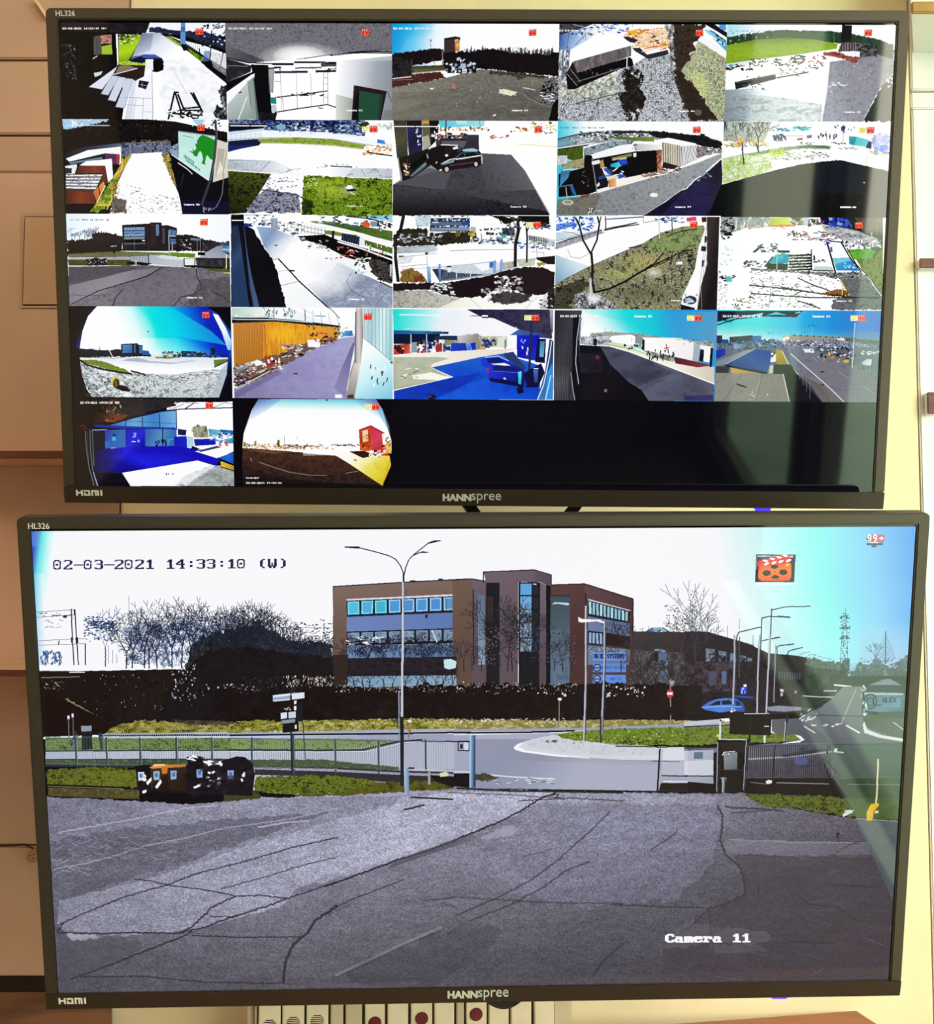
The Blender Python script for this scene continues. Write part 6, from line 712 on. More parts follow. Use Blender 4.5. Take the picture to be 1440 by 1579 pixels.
    clapper(S, 1156, 82); S.text('02-03-2021 14:33:10 (W)', 128, 76, 14, 18, 'f4f4f4', 'f4f4f4'); S.text('Camera 01', 902, 80, 16.5, 17, 'f4f4f4', 'f4f4f4')
def feed_22(S):      # fisheye view of a red box trailer
    S.cell(1, 4, 355, 605); S.P('04030a', FULL)
    eye = '235 55 1195 55 1250 140 1300 260 1325 400 1325 500 1310 620 1250 765 130 780 110 640 100 460 110 340 140 240 180 140'
    S.V('6cc4dc b8ecec fbfbfd fdfdfe', '235 55 1195 55 1250 140 1325 400 1325 480 100 460 110 340 180 140', (700, 50), (700, 190)); S.V('5c70c0 88b8e0', '235 55 420 55 300 150 160 230 180 140', (240, 60), (300, 190), fade=(.9, 0)); S.V('5c64b8 78b8e0', '1000 55 1195 55 1250 140 1300 270 1200 200', (1190, 60), (1130, 170), fade=(.9, 0)); S.V('70b8d8 c8ecec', '1200 140 1250 140 1310 300 1290 300', (1250, 200), (1200, 240), .6)
    S.P('fdfdfd', '100 450 1325 450 1325 500 860 530 600 525 100 460'); S.D('c89048 e8c888 684020 302020', 105, 425, 640, 462, 80, (6, 22), (5, 14)); S.D('e0b080 b08850 f4e0c0', 105, 445, 640, 470, 50, (10, 40), (4, 9)); S.D('2c1c20 8c6c50', 440, 430, 760, 450, 26, (16, 44), (4, 8)); S.D('3c2c2c 785c48', 820, 428, 1060, 442, 20, (16, 44), (4, 8)); S.D('e09838', 610, 445, 850, 468, 16, (10, 26), (4, 10)); S.P('6c4c18', '388 395 405 390 408 450 386 450'); S.P('b07838', '200 400 215 398 215 440 198 440'); S.P('a87840', '108 410 128 408 132 445 108 445'); S.L('787070', '445 360 448 420', 4); S.L('8c8080', '548 360 550 385', 3); S.D('c84020 48a038', 525, 450, 620, 468, 6, (6, 12), (10, 18))
    S.V('5c3824 3c241c 241818 0c080a', S.jag('100 458 300 470 600 495 598 520 860 518 960 570 1250 768 1250 785 100 785 100 458', 1, 20), (500, 480), (480, 780)); S.G('3c2418 58382c 201410 140c0c', '100 460 600 500 860 520 960 575 1200 740 500 785 100 785', 9, 7, .5); S.V('8c5838 3c241c', '130 470 600 496 590 525 300 500', (400, 475), (420, 520), .6); S.V('04030a 0c080a', '100 600 400 700 800 740 1240 770 1240 785 100 785', (500, 680), (500, 780), fade=(.2, .95)); S.L('787470', '240 575 340 610 480 655 640 680 790 682', 9, .85); S.L('8c7c6c', '950 665 1050 648', 8, .8); S.L('887060', '165 540 175 565', 10); S.L('4c2820', '180 570 195 605', 5)
    S.V('fdfaf4 f6efb8 e8dc50 d8bc20', '860 515 980 485 1130 520 1310 520 1322 600 1250 768 960 575', (980, 520), (1230, 740)); S.V('f8f4e0 f0e890', '1000 500 1130 540 1200 600 1000 590', (1000, 520), (1150, 600), .6); S.G('d8cc3c e8e058 c8b028', S.jag('1100 600 1310 530 1320 600 1250 760 1100 660 1100 600', 4, 12), 20, 14, .4); S.L('e8a020', '1310 560 1250 765', 10, .8); S.P('301410', '980 487 1100 480 1150 500 1140 530 1090 540'); S.P('706838', '1015 552 1040 553 1040 562 1018 562')
    S.V('c84414 a83010 d8501c', '1058 310 1150 275 1165 470 1140 485 1068 475', (1070, 300), (1150, 470)); S.V('c83048 d84058 b82c40', '1150 275 1265 335 1280 465 1230 500 1165 480', (1160, 300), (1270, 450)); S.P('b02030', '1055 308 1155 270 1268 332 1262 345 1155 285 1062 320'); S.V('f4d8b0 f0c890', '1085 318 1132 305 1138 400 1090 412', (1090, 320), (1130, 400)); S.bars('b06830', (1088, 400), (1136, 395), (1086, 330), (1132, 325), 0 or 1, 4); S.D('c87030 8c3c18', 1090, 340, 1135, 395, 7, (20, 40), (4, 6)); S.L('e8702c', '1060 320 1150 290', 5); S.D('e87830 8c2008', 1075, 430, 1160, 470, 10, (6, 14), (14, 30)); S.L('e86030', '1150 290 1165 475', 5)
    S.P('fbf6f0', '1248 340 1275 335 1280 435 1255 440'); S.D('e84020 c82c18 781808 f8d8b0', 1240, 440, 1325, 515, 30, (10, 30), (8, 20)); S.V('f0d060 e8b030', S.jag('1285 430 1322 420 1325 500 1290 500 1285 430', 4, 9), (1290, 430), (1320, 490)); S.D('b85828 806048', 1275, 370, 1320, 440, 14, (8, 20), (8, 24)); S.D('3c1810 f8f0e8 e0a880 f4f0ec', 1140, 480, 1240, 535, 30, (10, 26), (10, 26)); S.L('fdfdfe', '235 55 180 140 140 240 110 340 100 450', 5, .5); S.L('e8e8e0', '1195 55 1250 140 1300 260 1325 400', 4, .5)
    clapper(S, 1166, 94, True); S.text('02-03-2021', 130, 698, 11, 11, 'f0f0f0', 'f0f0f0'); S.text('02-03-2021 14:33:10', 130, 738, 15.4, 13, 'f0f0f0', 'f0f0f0'); S.P('203040', '788 58 802 58 800 70 790 70')
def live_view(S):    # the large picture: gate, roundabout and office block
    S.clip = (0, 0, CW, CH); S.view(0, 0, 1)
    S.V('f8f8fb f8f8fb', '0 780 1440 780 1440 1140 0 1140', (0, 810), (0, 1050))
    S.V('f8f8fb c8f4f4 8cf0ec 84c8f0 4c94e6', '900 780 1440 780 1440 1120 900 1120', (1120, 940), (1425, 880)); S.V('c8f0f4 a0d8f0', '1200 960 1440 960 1440 1120 1180 1120', (1300, 960), (1300, 1060), fade=(0, .8))  # right sky: teal picture tone with some viewing-angle reflection painted in
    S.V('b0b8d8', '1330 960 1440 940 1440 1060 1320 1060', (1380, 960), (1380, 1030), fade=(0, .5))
    S.view(40, 810, 4); S.V('3c5cc8 6ce4e8 b8f8f4 f8f8fb', '20 30 240 30 180 200 120 420 100 560 60 560', (35, 240), (150, 260)); S.V('8cc4f0 f8f8fb', '40 300 110 300 120 860 60 860', (55, 500), (110, 500), .6); S.V('4c68c8 a8f0f4', '20 30 80 30 80 130 30 130', (30, 60), (90, 80), fade=(.9, 0))
    # --- far left: gantry, bare trees, bank
    for a in ('66 536 298 520', '66 568 298 552', '80 712 365 698', '82 740 365 730'): S.L('141c30', a, 4)
    for a in ('280 516 286 700 296 860', '302 520 312 700 324 860', '298 520 300 552', '366 730 366 860', '205 712 200 735'): S.L('1c2438', a, 5)
    S.P('141a2c', '278 692 290 690 290 726 280 726'); S.P('141a2c', '306 692 320 690 322 726 308 728'); S.D('2c3448', 80, 540, 280, 560, 14, (8, 30), (2, 5)); S.D('4c5468', 90, 580, 230, 630, 7, (14, 50), (2, 4)); S.P('24304c', '228 558 252 556 252 570 230 572'); S.L('3c4458', '634 440 640 620 652 850', 3)
    S.D('28406c 3c5c8c', 360, 560, 560, 720, 150, (6, 24), (3, 8)); S.D('1c3864', 385, 590, 540, 640, 70, (10, 30), (4, 8)); S.tree('28406c', 490, 870, 320, 5, 0, 4, .5); S.bars('344c74', (510, 850), (560, 850), (510, 740), (560, 800), 2, 3); S.D('3c5c90', 90, 780, 220, 856, 60, (4, 10), (10, 36))
    S.G('f8f8fb 3c5c94 f0f4fa 1c2c54', S.jag('580 640 640 620 700 600 830 620 900 600 960 560 1040 600 1120 620 1180 590 1300 640 1400 590 1440 590 1440 860 620 860 640 720 580 640', 10, 16), 5, 8, .85, 2.4)
    for x, h in ((620, 260), (655, 300), (730, 330), (760, 300), (810, 270), (900, 340), (960, 380), (1010, 330), (1070, 330), (1150, 360), (1200, 370), (1280, 320), (1350, 330), (1420, 370)): S.tree('18243c', x, 880, h, 7, RNG.uniform(-.1, .1), 5, .6)
    S.G('0a0c12 161a22 0e1016 262c38', S.jag('980 860 1010 760 1100 680 1200 650 1300 690 1440 640 1460 1040 980 1040', 14, 14), 6, 6, .9, 1.6); S.D('14203c 28406c', 860, 560, 1440, 720, 260, (5, 22), (3, 7))
    S.view(360, 810, 4); S.G('0c0e14 1c202c 343c4c 12141c', S.jag('-140 1040 -60 660 40 630 130 590 200 620 300 690 420 730 520 720 610 740 620 1040', 10, 12), 5, 6, .95, 1.5); S.D('14182c 3c485c 1c2438', -40, 600, 620, 780, 330, (5, 22), (3, 7)); S.D('28304c', 90, 570, 260, 660, 50, (5, 20), (3, 6)); S.L('2c3448', '380 630 600 634', 3)
    for x, h in ((-40, 250), (20, 300), (70, 330), (120, 360), (170, 330), (220, 300), (270, 280), (330, 240), (380, 200), (430, 190), (480, 180), (540, 170), (590, 150)): S.tree('14182a', x, 880, h, 6, RNG.uniform(-.15, .15), 5, .6)
    S.D('24283c', 375, 615, 415, 645, 5, (10, 26), (5, 10)); S.D('24283c', 530, 570, 560, 700, 6, (8, 18), (4, 8)); S.P('5c3c44', S.jag('610 720 640 700 660 860 610 900', 6, 10), .5)
    # --- office block
    S.V('7c6860 6c584e 5c4a40', '614 378 1040 352 1460 330 1460 1040 614 1040', (700, 380), (760, 860)); S.L('20202c', '614 378 1040 352 1460 330', 5); S.L('1c1c24', '614 378 618 1040', 4); S.L('5c4c44', '620 640 700 636', 3); S.P('20222c', '1085 342 1110 338 1135 345 1135 350 1085 352'); S.P('20222c', '1262 330 1290 328 1290 338 1265 340'); S.L('14141c', '1066 400 1066 440', 4); S.L('14141c', '1310 405 1310 445', 4)
    S.P('d8d8e8', '696 455 1376 424 1376 436 696 466'); S.P('14182c', '696 466 1378 436 1378 532 700 560'); S.P('6c8cc4', '698 564 1378 536 1378 634 698 656'); S.V('6c84b8 5c78b0', '698 564 1378 536 1378 634 698 656', (700, 600), (1370, 600)); S.P('10121c', '698 656 1378 634 1378 728 700 744'); S.V('6c8cb4 58749c', '702 746 1378 730 1378 832 704 838', (700, 780), (1370, 780)); S.L('20243c', '700 562 1378 534', 5); S.L('e8ecf4', '702 744 1378 728', 3)
    for i in range(8):
        x0 = 704+i*84.5; x1 = x0+72; d = lambda x: -(x-700)*.0455
        S.P('6ce0ec' if i < 3 else '98d0f0', [(x0, 472+d(x0)), (x1, 472+d(x1)), (x1, 552+d(x1)), (x0, 552+d(x0))]); S.P(('58b8e0', '58a8dc', '48b0d0', '4898d8', '4c90d0', '4c94d4', '4c8cd0', '5894c4')[i], [(x0+9, 480+d(x0)), (x1-9, 480+d(x1)), (x1-9, 544+d(x1)), (x0+9, 544+d(x0))])
        e = lambda x: -(x-700)*.034
        S.P('7c98b8' if i % 2 else '94a8c4', [(x0, 664+e(x0)), (x1, 664+e(x1)), (x1, 732+e(x1)), (x0, 732+e(x0))]); S.G('5c7898 a8bcd0 343c50', [(x0+4, 668+e(x0)), (x1-4, 668+e(x1)), (x1-4, 728+e(x1)), (x0+4, 728+e(x0))], 18, 7, .7, 1.5)
    for i in range(26): S.tree('14182c', 715+i*26, 860, RNG.uniform(90, 190), 4, RNG.uniform(-.2, .2), 4, .5)
    S.D('14141c 2c2c38 e8ecf4', 700, 690, 960, 740, 44, (14, 50), (4, 9)); S.D('14141c', 1040, 710, 1370, 728, 24, (8, 26), (6, 14)); S.L('e8ecf4', '1225 650 1255 720', 5); S.P('14182c', '1182 552 1198 550 1196 572 1184 572'); S.L('28304c', '1310 440 1316 530', 4)
    S.view(700, 810, 4)
    S.V('6c584c 5c483e', '-10 340 110 330 110 1040 -10 1040', (0, 400), (100, 800)); S.V('6c5c64 5c4c52', '110 330 200 346 200 1040 110 1040', (120, 400), (200, 500)); S.L('24242c', '-10 338 105 330 195 345', 5); S.L('1c181c', '118 395 120 860', 6); S.V('5c7088 6c8098 8ca4bc', '148 428 188 432 190 860 148 860', (160, 430), (170, 850)); S.L('5c4a40', '0 440 110 436', 3); S.L('4c3c34', '0 535 110 532', 3); S.P('141820', '198 354 280 354 280 1040 198 1040'); S.P('3c2c34', '205 440 240 440 240 600 205 600', .8); S.L('54444c', '200 520 275 520', 4)
    S.V('6c5e68 5c4e58', '182 288 495 276 600 306 600 370 570 370 530 350 395 350 395 1040 280 1040 280 354 198 354', (200, 300), (350, 800)); S.L('20202c', '182 352 182 288 495 275 600 306 600 370', 6); S.V('584a56 483c44', '495 276 600 306 600 370 530 350 500 350', (500, 300), (600, 350), .6); S.P('12141c', '398 350 530 352 524 1040 398 1040'); S.V('6c606c 54484e', '530 352 570 370 570 1040 524 1040', (540, 400), (550, 850)); S.P('0c0c14', '568 366 596 372 594 1040 568 1040')
    for y0, y1, c in ((360, 430, '5ca4d8'), (438, 514, '6ca8dc'), (522, 598, '8cb8dc'), (606, 690, '98bcd8'), (700, 780, '7c98b4')): S.P(c, f'408 {y0} 478 {y0} 478 {y1} 408 {y1}'); S.P('28344c', f'486 {y0+8} 520 {y0+14} 518 {y1} 486 {y1}', .5)
    S.L('dfe6f0', '490 362 505 364', 8); S.G('6c88a8 dfe8f0 1c2434', '406 500 480 500 480 780 406 780', 9, 9, .5, 1.7)
    S.V('583c3c 482e2e', '596 366 805 362 812 1040 710 1040 716 436 596 434', (620, 380), (780, 700)); S.V('5c4448 4c3438', '805 362 1104 454 1104 1040 812 1040', (830, 400), (1090, 500)); S.L('1c1418', '596 368 805 361 1104 454 1104 700', 6); S.L('181014', '812 420 812 860', 6); S.V('3c4c58 4c5c68 5c7490', '594 434 716 436 712 1040 594 1040', (600, 440), (650, 880)); S.G('46586c 64788c 38485c', '596 640 712 640 712 1040 596 1040', 14, 30, .5); S.L('20242c', '594 434 716 436', 5)
    S.P('cfe0ec', '604 488 620 474 700 478 716 486 700 494 640 484', .9); S.L('3c3c48', '716 486 800 508', 5)
    S.P('d8d8dc', '828 454 1088 524 1088 530 828 462'); S.P('141824', '826 464 1086 530 1080 604 826 560'); 
    for i in range(11): x = 832+i*22.5; t = (x-828)*.27; S.P('8cc0d8' if i % 3 else 'b0dce4', f'{x} {468+t:.0f} {x+15} {472+t:.0f} {x+15} {548+t*.72:.0f} {x} {544+t*.72:.0f}')
    S.V('6c7ca0 5c6c90', '826 562 1086 606 1086 684 826 648', (830, 600), (1080, 650)); S.P('141420', '826 652 940 662 1086 690 1086 745 826 735'); S.P('241418', '950 668 1086 690 1086 760 950 740')
    for i in range(5): x = 832+i*22; S.P('8cb0d8', f'{x} {660+i*2} {x+15} {662+i*2} {x+15} {728+i*2} {x} {726+i*2}')
    S.V('6c7c98 586888', '826 740 1086 768 1086 860 826 860', (830, 760), (1080, 830)); S.G('7c8cb0 2c3448 a0b0cc', '826 740 1086 768 1086 800 826 800', 10, 8, .7, 1.5)
    for i in range(6): S.tree('1c1c28', 950+i*26, 720, RNG.uniform(90, 140), 4, 0, 3, .6)
    # name boards on the office block
    S.view(700, 960, 4)
    S.P('6c8cd0', '856 182 1060 180 1060 236 856 236'); S.P('5c88d4', '856 252 1060 250 1060 306 856 306'); S.P('5c8cdc', '856 322 1060 322 1060 374 856 374')
    for y in (279, 347): S.E('16265c', 882, y, 25, 24); S.E('88a8e0', 882, y, 18, 17); S.L('16265c', f'862 {y} 902 {y}', 6)
    S.E('16265c', 877, 207, 14, 14); S.L('6c8cd0', '868 211 886 203', 4)
    lettering(S, '3D SYSTEMS', 898, 219, 15.6, 24, '14204c', bold=True); lettering(S, 'micro-system', 912, 284, 11.8, 22, '1c3080'); lettering(S, 'world', 966, 354, 13, 22, '1c3080')
    S.view(700, 810, 4)
    # --- lower block with trees to its right
    S.V('3c3438 2c2628', S.jag('1104 655 1180 655 1225 632 1290 630 1330 655 1480 660 1760 720 1900 770 1940 790 2120 805 2160 815 2160 1100 1104 1100', 1, 30), (1200, 660), (1400, 900)); S.V('3c6484 8cc0e0', '1180 655 1222 630 1285 634 1320 656', (1190, 650), (1290, 640)); S.D('dfeaf4 2c3c58', 1225, 638, 1280, 655, 6, (10, 20), (6, 12))
    for i, x in enumerate((1235, 1265, 1550, 1630, 1700, 1770, 1810)): S.G('6c84a0 a8bcd0 2c3444', f'{x} {762+i*4} {x+48} {764+i*4} {x+46} {840+i*3} {x} {840+i*3}', 14, 10, 1, 1.4)
    S.V('5c5c64 48484c', '1104 770 1540 790 1540 1090 1104 1090', (1110, 780), (1500, 1050), .6); S.G('1c181c 3c383c 605c60', '1104 770 1540 790 1540 1090 1104 1090', 8, 12, .7, 1.4); S.P('50688c', '1262 782 1308 782 1308 836 1262 836'); S.P('1c181c', '1238 780 1256 780 1256 850 1238 850')
    S.view(1060, 810, 4)
    S.V('2c242a 1c181c', '-20 655 120 655 400 740 480 790 740 815 740 1160 -20 1160', (50, 700), (100, 1100)); S.L('14101c', '-20 655 120 657 408 740 408 775 500 795 735 815', 4)
    for i, (x, w) in enumerate(((112, 56), (192, 50), (262, 44), (325, 36), (368, 30))): S.G('586c88 98acc4 1c202c', f'{x} {760+i*14} {x+w} {764+i*14} {x+w} {846+i*6} {x} {846+i*6}', 12, 12, 1, 1.5)
    for i in range(8): S.P('54647c', f'{560+i*22} {880+i*2} {574+i*22} {880+i*2} {574+i*22} {950+i} {560+i*22} {950+i}')
    for x in (190, 246, 404): S.L('28303c', f'{x} {620 if x<400 else 676} {x} 740', 4)
    S.L('3c4450', '320 580 320 640', 3)
    S.G('54605c 2c3830 7c8c88 3c4844', S.jag('735 815 800 822 850 840 900 830 950 850 990 890 990 1080 720 1080 735 815', 7, 10), 7, 9, 1, 1.3); S.G('5c6c6c 2c3c38 8c9c9c', S.jag('1000 900 1060 840 1120 870 1160 820 1250 880 1330 820 1365 800 1365 1010 1000 1000 1000 900', 7, 10), 7, 8, .9, 1.2); S.V('2c3c30', '720 900 1365 880 1365 1040 720 1080', (1000, 880), (1000, 1030), fade=(0, .7)); S.G('a0d0e0 98c0cc', '985 850 1050 850 1030 900 990 900', 9, 9, .8)
    # trees in front of the low block, pylon, firs
    S.view(700, 810, 4)
    S.tree('3c4048', 1400, 880, 330, 5, 0, 4, .35); S.D('2c3038', 1300, 490, 1500, 680, 90, (5, 16), (3, 8)); S.tree('2c2c34', 1490, 880, 330, 8, 0, 4, .45)
    for x in (240, 330, 360, 430, 470): S.tree('1c1c24', x, 900, RNG.uniform(300, 420), 6, RNG.uniform(-.1, .1), 5, .5)
    for x, h in ((20, 140), (60, 180), (110, 150), (170, 160), (620, 180), (670, 200), (730, 220), (1030, 160), (1130, 260), (1190, 220), (1240, 200)): S.tree('2c2c38', x, 900, h, 5, 0, 4, .6)
    S.D('3c383c 1c1a20 68645c', 190, 620, 300, 860, 120, (5, 14), (5, 14)); S.D('2c282c 4c484c', 310, 500, 400, 860, 90, (5, 12), (5, 12)); S.D('20202c', 410, 520, 520, 800, 70, (5, 12), (5, 12)); S.D('2c2830 5c5c64', 560, 640, 760, 860, 90, (5, 12), (5, 12)); S.D('2c3c54', 480, 600, 540, 840, 30, (5, 10), (8, 20))
    S.view(1060, 810, 4); S.tree('34404c', 44, 900, 480, 5, 0, 4, .32); S.tree('4c5860', 120, 720, 150, 4, 0, 3, .4)
    for i in range(9): y = 460+i*24; w = 14+i*9; S.L('4c5866', f'{44-w} {y-w*.9:.0f} 44 {y} {44+w} {y-w*.9:.0f}', 3, .9, 1.5)
    S.D('5c6878', 0, 400, 100, 640, 70, (4, 12), (3, 5), ang=1.2)
    for a in ('975 515 975 580', '960 550 940 850', '980 550 988 850', '948 690 985 690', '942 760 988 760', '936 820 988 820', '965 560 985 690', '985 560 955 690', '955 690 988 760', '985 690 945 760', '945 760 988 850', '988 760 935 850'): S.L('40587c', a, 4)
    for y, w in ((565, 28), (628, 30), (690, 32)): S.L('40587c', f'{970-w} {y+8} {970} {y-8} {970+w} {y+10}', 6); S.D('344c6c', 970-w, y-6, 970+w, y+10, 7, (6, 12), (8, 16))
    S.D('405470', 945, 540, 995, 850, 60, (5, 12), (4, 8)); S.P('304048', '955 830 1000 820 1000 900 945 900', .8)
    S.L('3c4c60', '1222 655 1220 850', 5)
    for i in range(14): y = 680+i*13; w = 8+i*4.2; S.L('4c6078', f'{1222-w} {y-w*.5} 1221 {y} {1222+w} {y-w*.5}', 4)
    S.G('4c6078 84a0b4', S.jag('1140 860 1160 770 1180 860', 4, 8), 6, 7, .8); S.tree('54687c', 1160, 880, 130, 5, 0, 4, .4); S.D('607890 48606c', 1060, 820, 1365, 880, 90, (5, 14), (4, 12))
    # street lamps along the road
    for a, w in (('519 515 514 600 506 860', 6), ('519 522 600 504 655 500', 5), ('655 502 740 500 758 498', 6), ('458 570 455 640 446 860', 6), ('458 573 500 562 630 566', 6), ('560 562 630 567', 9), ('302 860 304 690 315 660 440 630', 6), ('415 634 455 628', 8), ('320 700 318 860', 5), ('460 712 570 690', 5), ('540 694 570 690', 8), ('550 860 552 750 570 742 655 732', 5), ('620 738 655 732', 7), ('618 800 620 780 640 770 708 754', 5), ('690 800 710 790 755 780', 4), ('735 810 752 800 790 796', 4)): S.L('2c3444', a, w)
    for x in (770, 800, 830, 860): S.L('4c5c68', f'{x} 830 {x+12} {800+(x-770)//4} {x+30} {806+(x-770)//4}', 4)
    # --- bank, hedge and dark ground
    S.view(40, 1020, 4)
    S.G('140e0e 241a18 1c1614 0c0a0a', S.jag('80 58 300 62 480 56 700 52 900 48 1440 40 1500 40 1500 400 80 470', 2, 20), 9, 7, 1, 1.3); S.V('1c1010 0c0808', '80 60 600 56 520 400 80 460', (200, 100), (300, 440), .5); S.G('100c10 1c181c 080608', S.jag('880 120 980 60 1040 0 1100 -60 1250 -90 1400 -80 1560 -60 1700 -40 1920 -20 1920 380 800 380 880 120', 9, 12), 7, 7, .95, 1.3); S.D('8c8c94 c8ccd4 54545c', 350, 80, 1100, 300, 60, (3, 8), (4, 10)); S.D('8c8c98 d8dce4', 900, 20, 1050, 240, 50, (5, 10), (6, 16)); S.D('c8ccd0 8c8c8c', 1100, 140, 1440, 200, 26, (6, 14), (6, 14))
    S.L('3c4038', '95 60 300 62', 6); S.L('78746c', '95 100 330 94', 5); S.L('e0e4e8', '270 66 360 66', 7); S.D('787064 a89c84 5c544c', 110, 120, 230, 180, 20, (8, 24), (4, 8), ang=.5)
    for i in range(24): t = i/24; S.P('a8a070' if i % 3 else '706c50', [(240+230*t+RNG.uniform(-8, 8), 225+130*t+RNG.uniform(-8, 8)), (256+230*t, 232+130*t), (246+230*t, 240+130*t)])
    S.P('180c0c', '110 180 240 240 470 350 560 400 490 440 120 460'); S.P('f0f0f4', '254 336 268 332 270 356 256 358'); S.P('e0e0e8', '280 322 294 320 296 344 282 346'); S.L('6c7078', '262 356 268 540', 8); S.L('5c6068', '290 346 296 540', 6)
    S.V('8c8850 6c6c34 98903c', S.jag('490 440 560 400 720 365 900 375 1100 380 1300 370 1440 365 1500 365 1500 450 490 450', 5, 14), (600, 380), (600, 440)); S.G('3c3c1c 8c8838 b0a848 54541c c0b870', S.jag('490 440 560 400 720 365 900 375 1100 380 1300 370 1440 365 1500 365 1500 440 490 445', 5, 12), 10, 5, .9, 1.5); S.G('28241c 54503c', S.jag('900 360 1100 362 1330 375 1300 395 1000 390 900 360', 3, 12), 12, 5, .9)
    S.V('98a0b8 b4bccc', '480 446 1500 432 1500 462 480 462', (500, 450), (1400, 450)); S.L('14141c', '470 458 900 455 1500 452', 12); S.bars('d8dce8', (480, 462), (1500, 456), (480, 452), (1500, 447), 80, 3)
    S.V('5c6c3c 7c9450 6c8848', '120 470 1500 466 1500 550 120 552', (150, 480), (1400, 540)); S.G('34442c 7c9c4c 98b068 4c6034', '120 480 1500 468 1500 548 120 550', 8, 6, .85, 1.4); S.P('d8dcf0', '480 462 1500 462 1500 472 480 474'); S.V('bcc4d8 d0d4e4', '120 556 1500 548 1500 606 120 602', (200, 580), (1400, 580)); S.L('1c2028', '120 552 1500 547', 6); S.L('1c2024', '125 604 1500 602', 6); S.G('4c5c38 2c3828 64784c', '120 606 1500 604 1500 648 120 640', 8, 5); S.L('1c1c20', '125 640 700 652 1500 660', 12); S.L('88888c', '130 628 700 640', 4)
    S.P('1c1c20', '340 400 405 396 410 540 345 545'); S.P('8c98a8', '340 398 405 395 405 430 342 432'); S.D('28303c 5c6878', 270, 440, 330, 540, 20, (8, 18), (12, 34)); S.P('2c3440', '445 440 465 436 478 545 460 545')
    # green fence, left
    S.bars('5c7078', (122, 650), (700, 656), (120, 460), (700, 468), 62, 3, .8); S.bars('38444c', (700, 656), (1500, 664), (700, 468), (1500, 470), 76, 3, .8)
    for x in (310, 498, 706, 930, 1148, 1396): S.L('38484c', f'{x-4} 468 {x+2} 650', 9); S.L('9cacb4', f'{x+4} 470 {x+8} 640', 3)
    S.L('8ca0a8', '120 464 1500 474', 4)
    # --- middle: hedge, verge, road, gate
    S.view(360, 1020, 4)
    S.P('2c2422', '612 -40 704 -40 704 140 620 150'); S.P('241c20', '704 -20 1376 -30 1376 100 704 96'); S.G('141018 2c2834 0c0a10', '704 -20 1376 -30 1376 90 704 96', 12, 9, .8); S.V('7898b4 88a8c0', '704 92 1376 84 1376 150 704 160', (710, 100), (1370, 120)); S.D('8c94a0 d8dce4', 300, 90, 620, 160, 70, (4, 9), (8, 18)); S.D('a88868 786048', 330, 90, 620, 150, 34, (4, 10), (8, 22)); S.P('c8e0ec', '1296 -12 1340 -16 1376 0 1370 40 1330 50 1300 40')
    for x in (745, 800, 840, 930, 980, 1060, 1130, 1190, 1250, 1290, 1350): S.tree('14121c', x, 160, 110, 5, RNG.uniform(-.2, .2), 3, .6)
    S.view(0, 0, 1); S.G('060406 140c10 0a0608 1c1418', S.jag('330 1062 400 1068 470 1062 520 1058 600 1062 650 1055 700 1058 760 1055 860 1057 900 1055 960 1052 1000 1056 1040 1052 1080 1056 1110 1060 1110 1125 700 1112 330 1112 330 1062', 2.4, 5), 3, 2.6, 1, 1.2)
    S.view(360, 1020, 4); S.D('78747c c8c8cc 3c3840', 620, 120, 1440, 190, 170, (4, 10), (4, 12)); S.D('5c5860', 0, 100, 400, 200, 50, (3, 8), (5, 12)); S.view(700, 1020, 4); S.D('8c8890 d0ccd0 4c444c', 0, 130, 760, 200, 120, (4, 11), (4, 12)); S.D('e8e4e4 8c8890', 940, 140, 1180, 220, 40, (5, 14), (5, 14)); S.G('3c383c 1c181c 706c70', '1080 0 1260 0 1260 140 1080 140', 8, 10, .7, 1.4); S.G('5c7898 2c303c 8ca0b8', '1264 0 1320 0 1320 130 1264 130', 8, 20, .8); S.G('201c20 3c383c 58545c', '1320 0 1700 0 1700 150 1320 150', 9, 12, .9); S.tree('1c1a20', 1240, 180, 190, 8, 0, 5, .6); S.tree('24222a', 1170, 150, 150, 5, 0, 4, .6)
    S.view(360, 1020, 4); S.G('3c3c18 8c9028 b0a848 5c5c20 c8c080', S.jag('-40 400 0 385 130 362 300 365 440 362 800 360 1100 352 1440 358 1440 420 -40 440', 4, 12), 10, 5, 1, 1.4); S.D('c8c498 e0dcb8', 700, 352, 1440, 400, 80, (6, 14), (3, 6)); S.V('98a0b8 a8b0c8', '-40 440 1460 412 1460 440 -40 454', (0, 440), (1400, 430)); S.L('101018', '-20 455 400 452 1000 445 1460 436', 11)
    S.V('c0c4dc a8acc4 9ca0b8', '-20 462 1460 446 1460 900 -20 900', (200, 470), (900, 700)); S.G('6c8c40 98b060 4c6430', S.jag('-20 478 620 475 880 480 1020 486 900 520 800 538 600 545 -20 545', 2, 14), 8, 6, .9, 1.3); S.L('1c1c24', '-20 546 600 548 800 545 900 520 1030 492 1160 484', 11); S.bars('d8dce8', (620, 550), (900, 528), (620, 542), (900, 512), 18, 4); S.L('e4e8f0', '-20 556 600 558 820 556 920 535 1040 502 1180 492', 5); S.P('d0d4e4', '-20 560 600 562 820 560 930 540 1040 508 1180 498 1460 500 1460 660 1200 670 1040 660 640 610 -20 605', .6)
    S.G('4c5c34 2c3420 68783c', S.jag('-20 606 560 606 780 630 1020 650 1020 672 600 660 -20 650', 2, 14), 8, 5, .95); S.L('18181c', '130 652 640 660 1040 680 1440 690', 9); S.P('18161a', '130 664 640 680 1040 700 1440 716 1440 790 1200 760 900 740 560 710 130 700', .85)
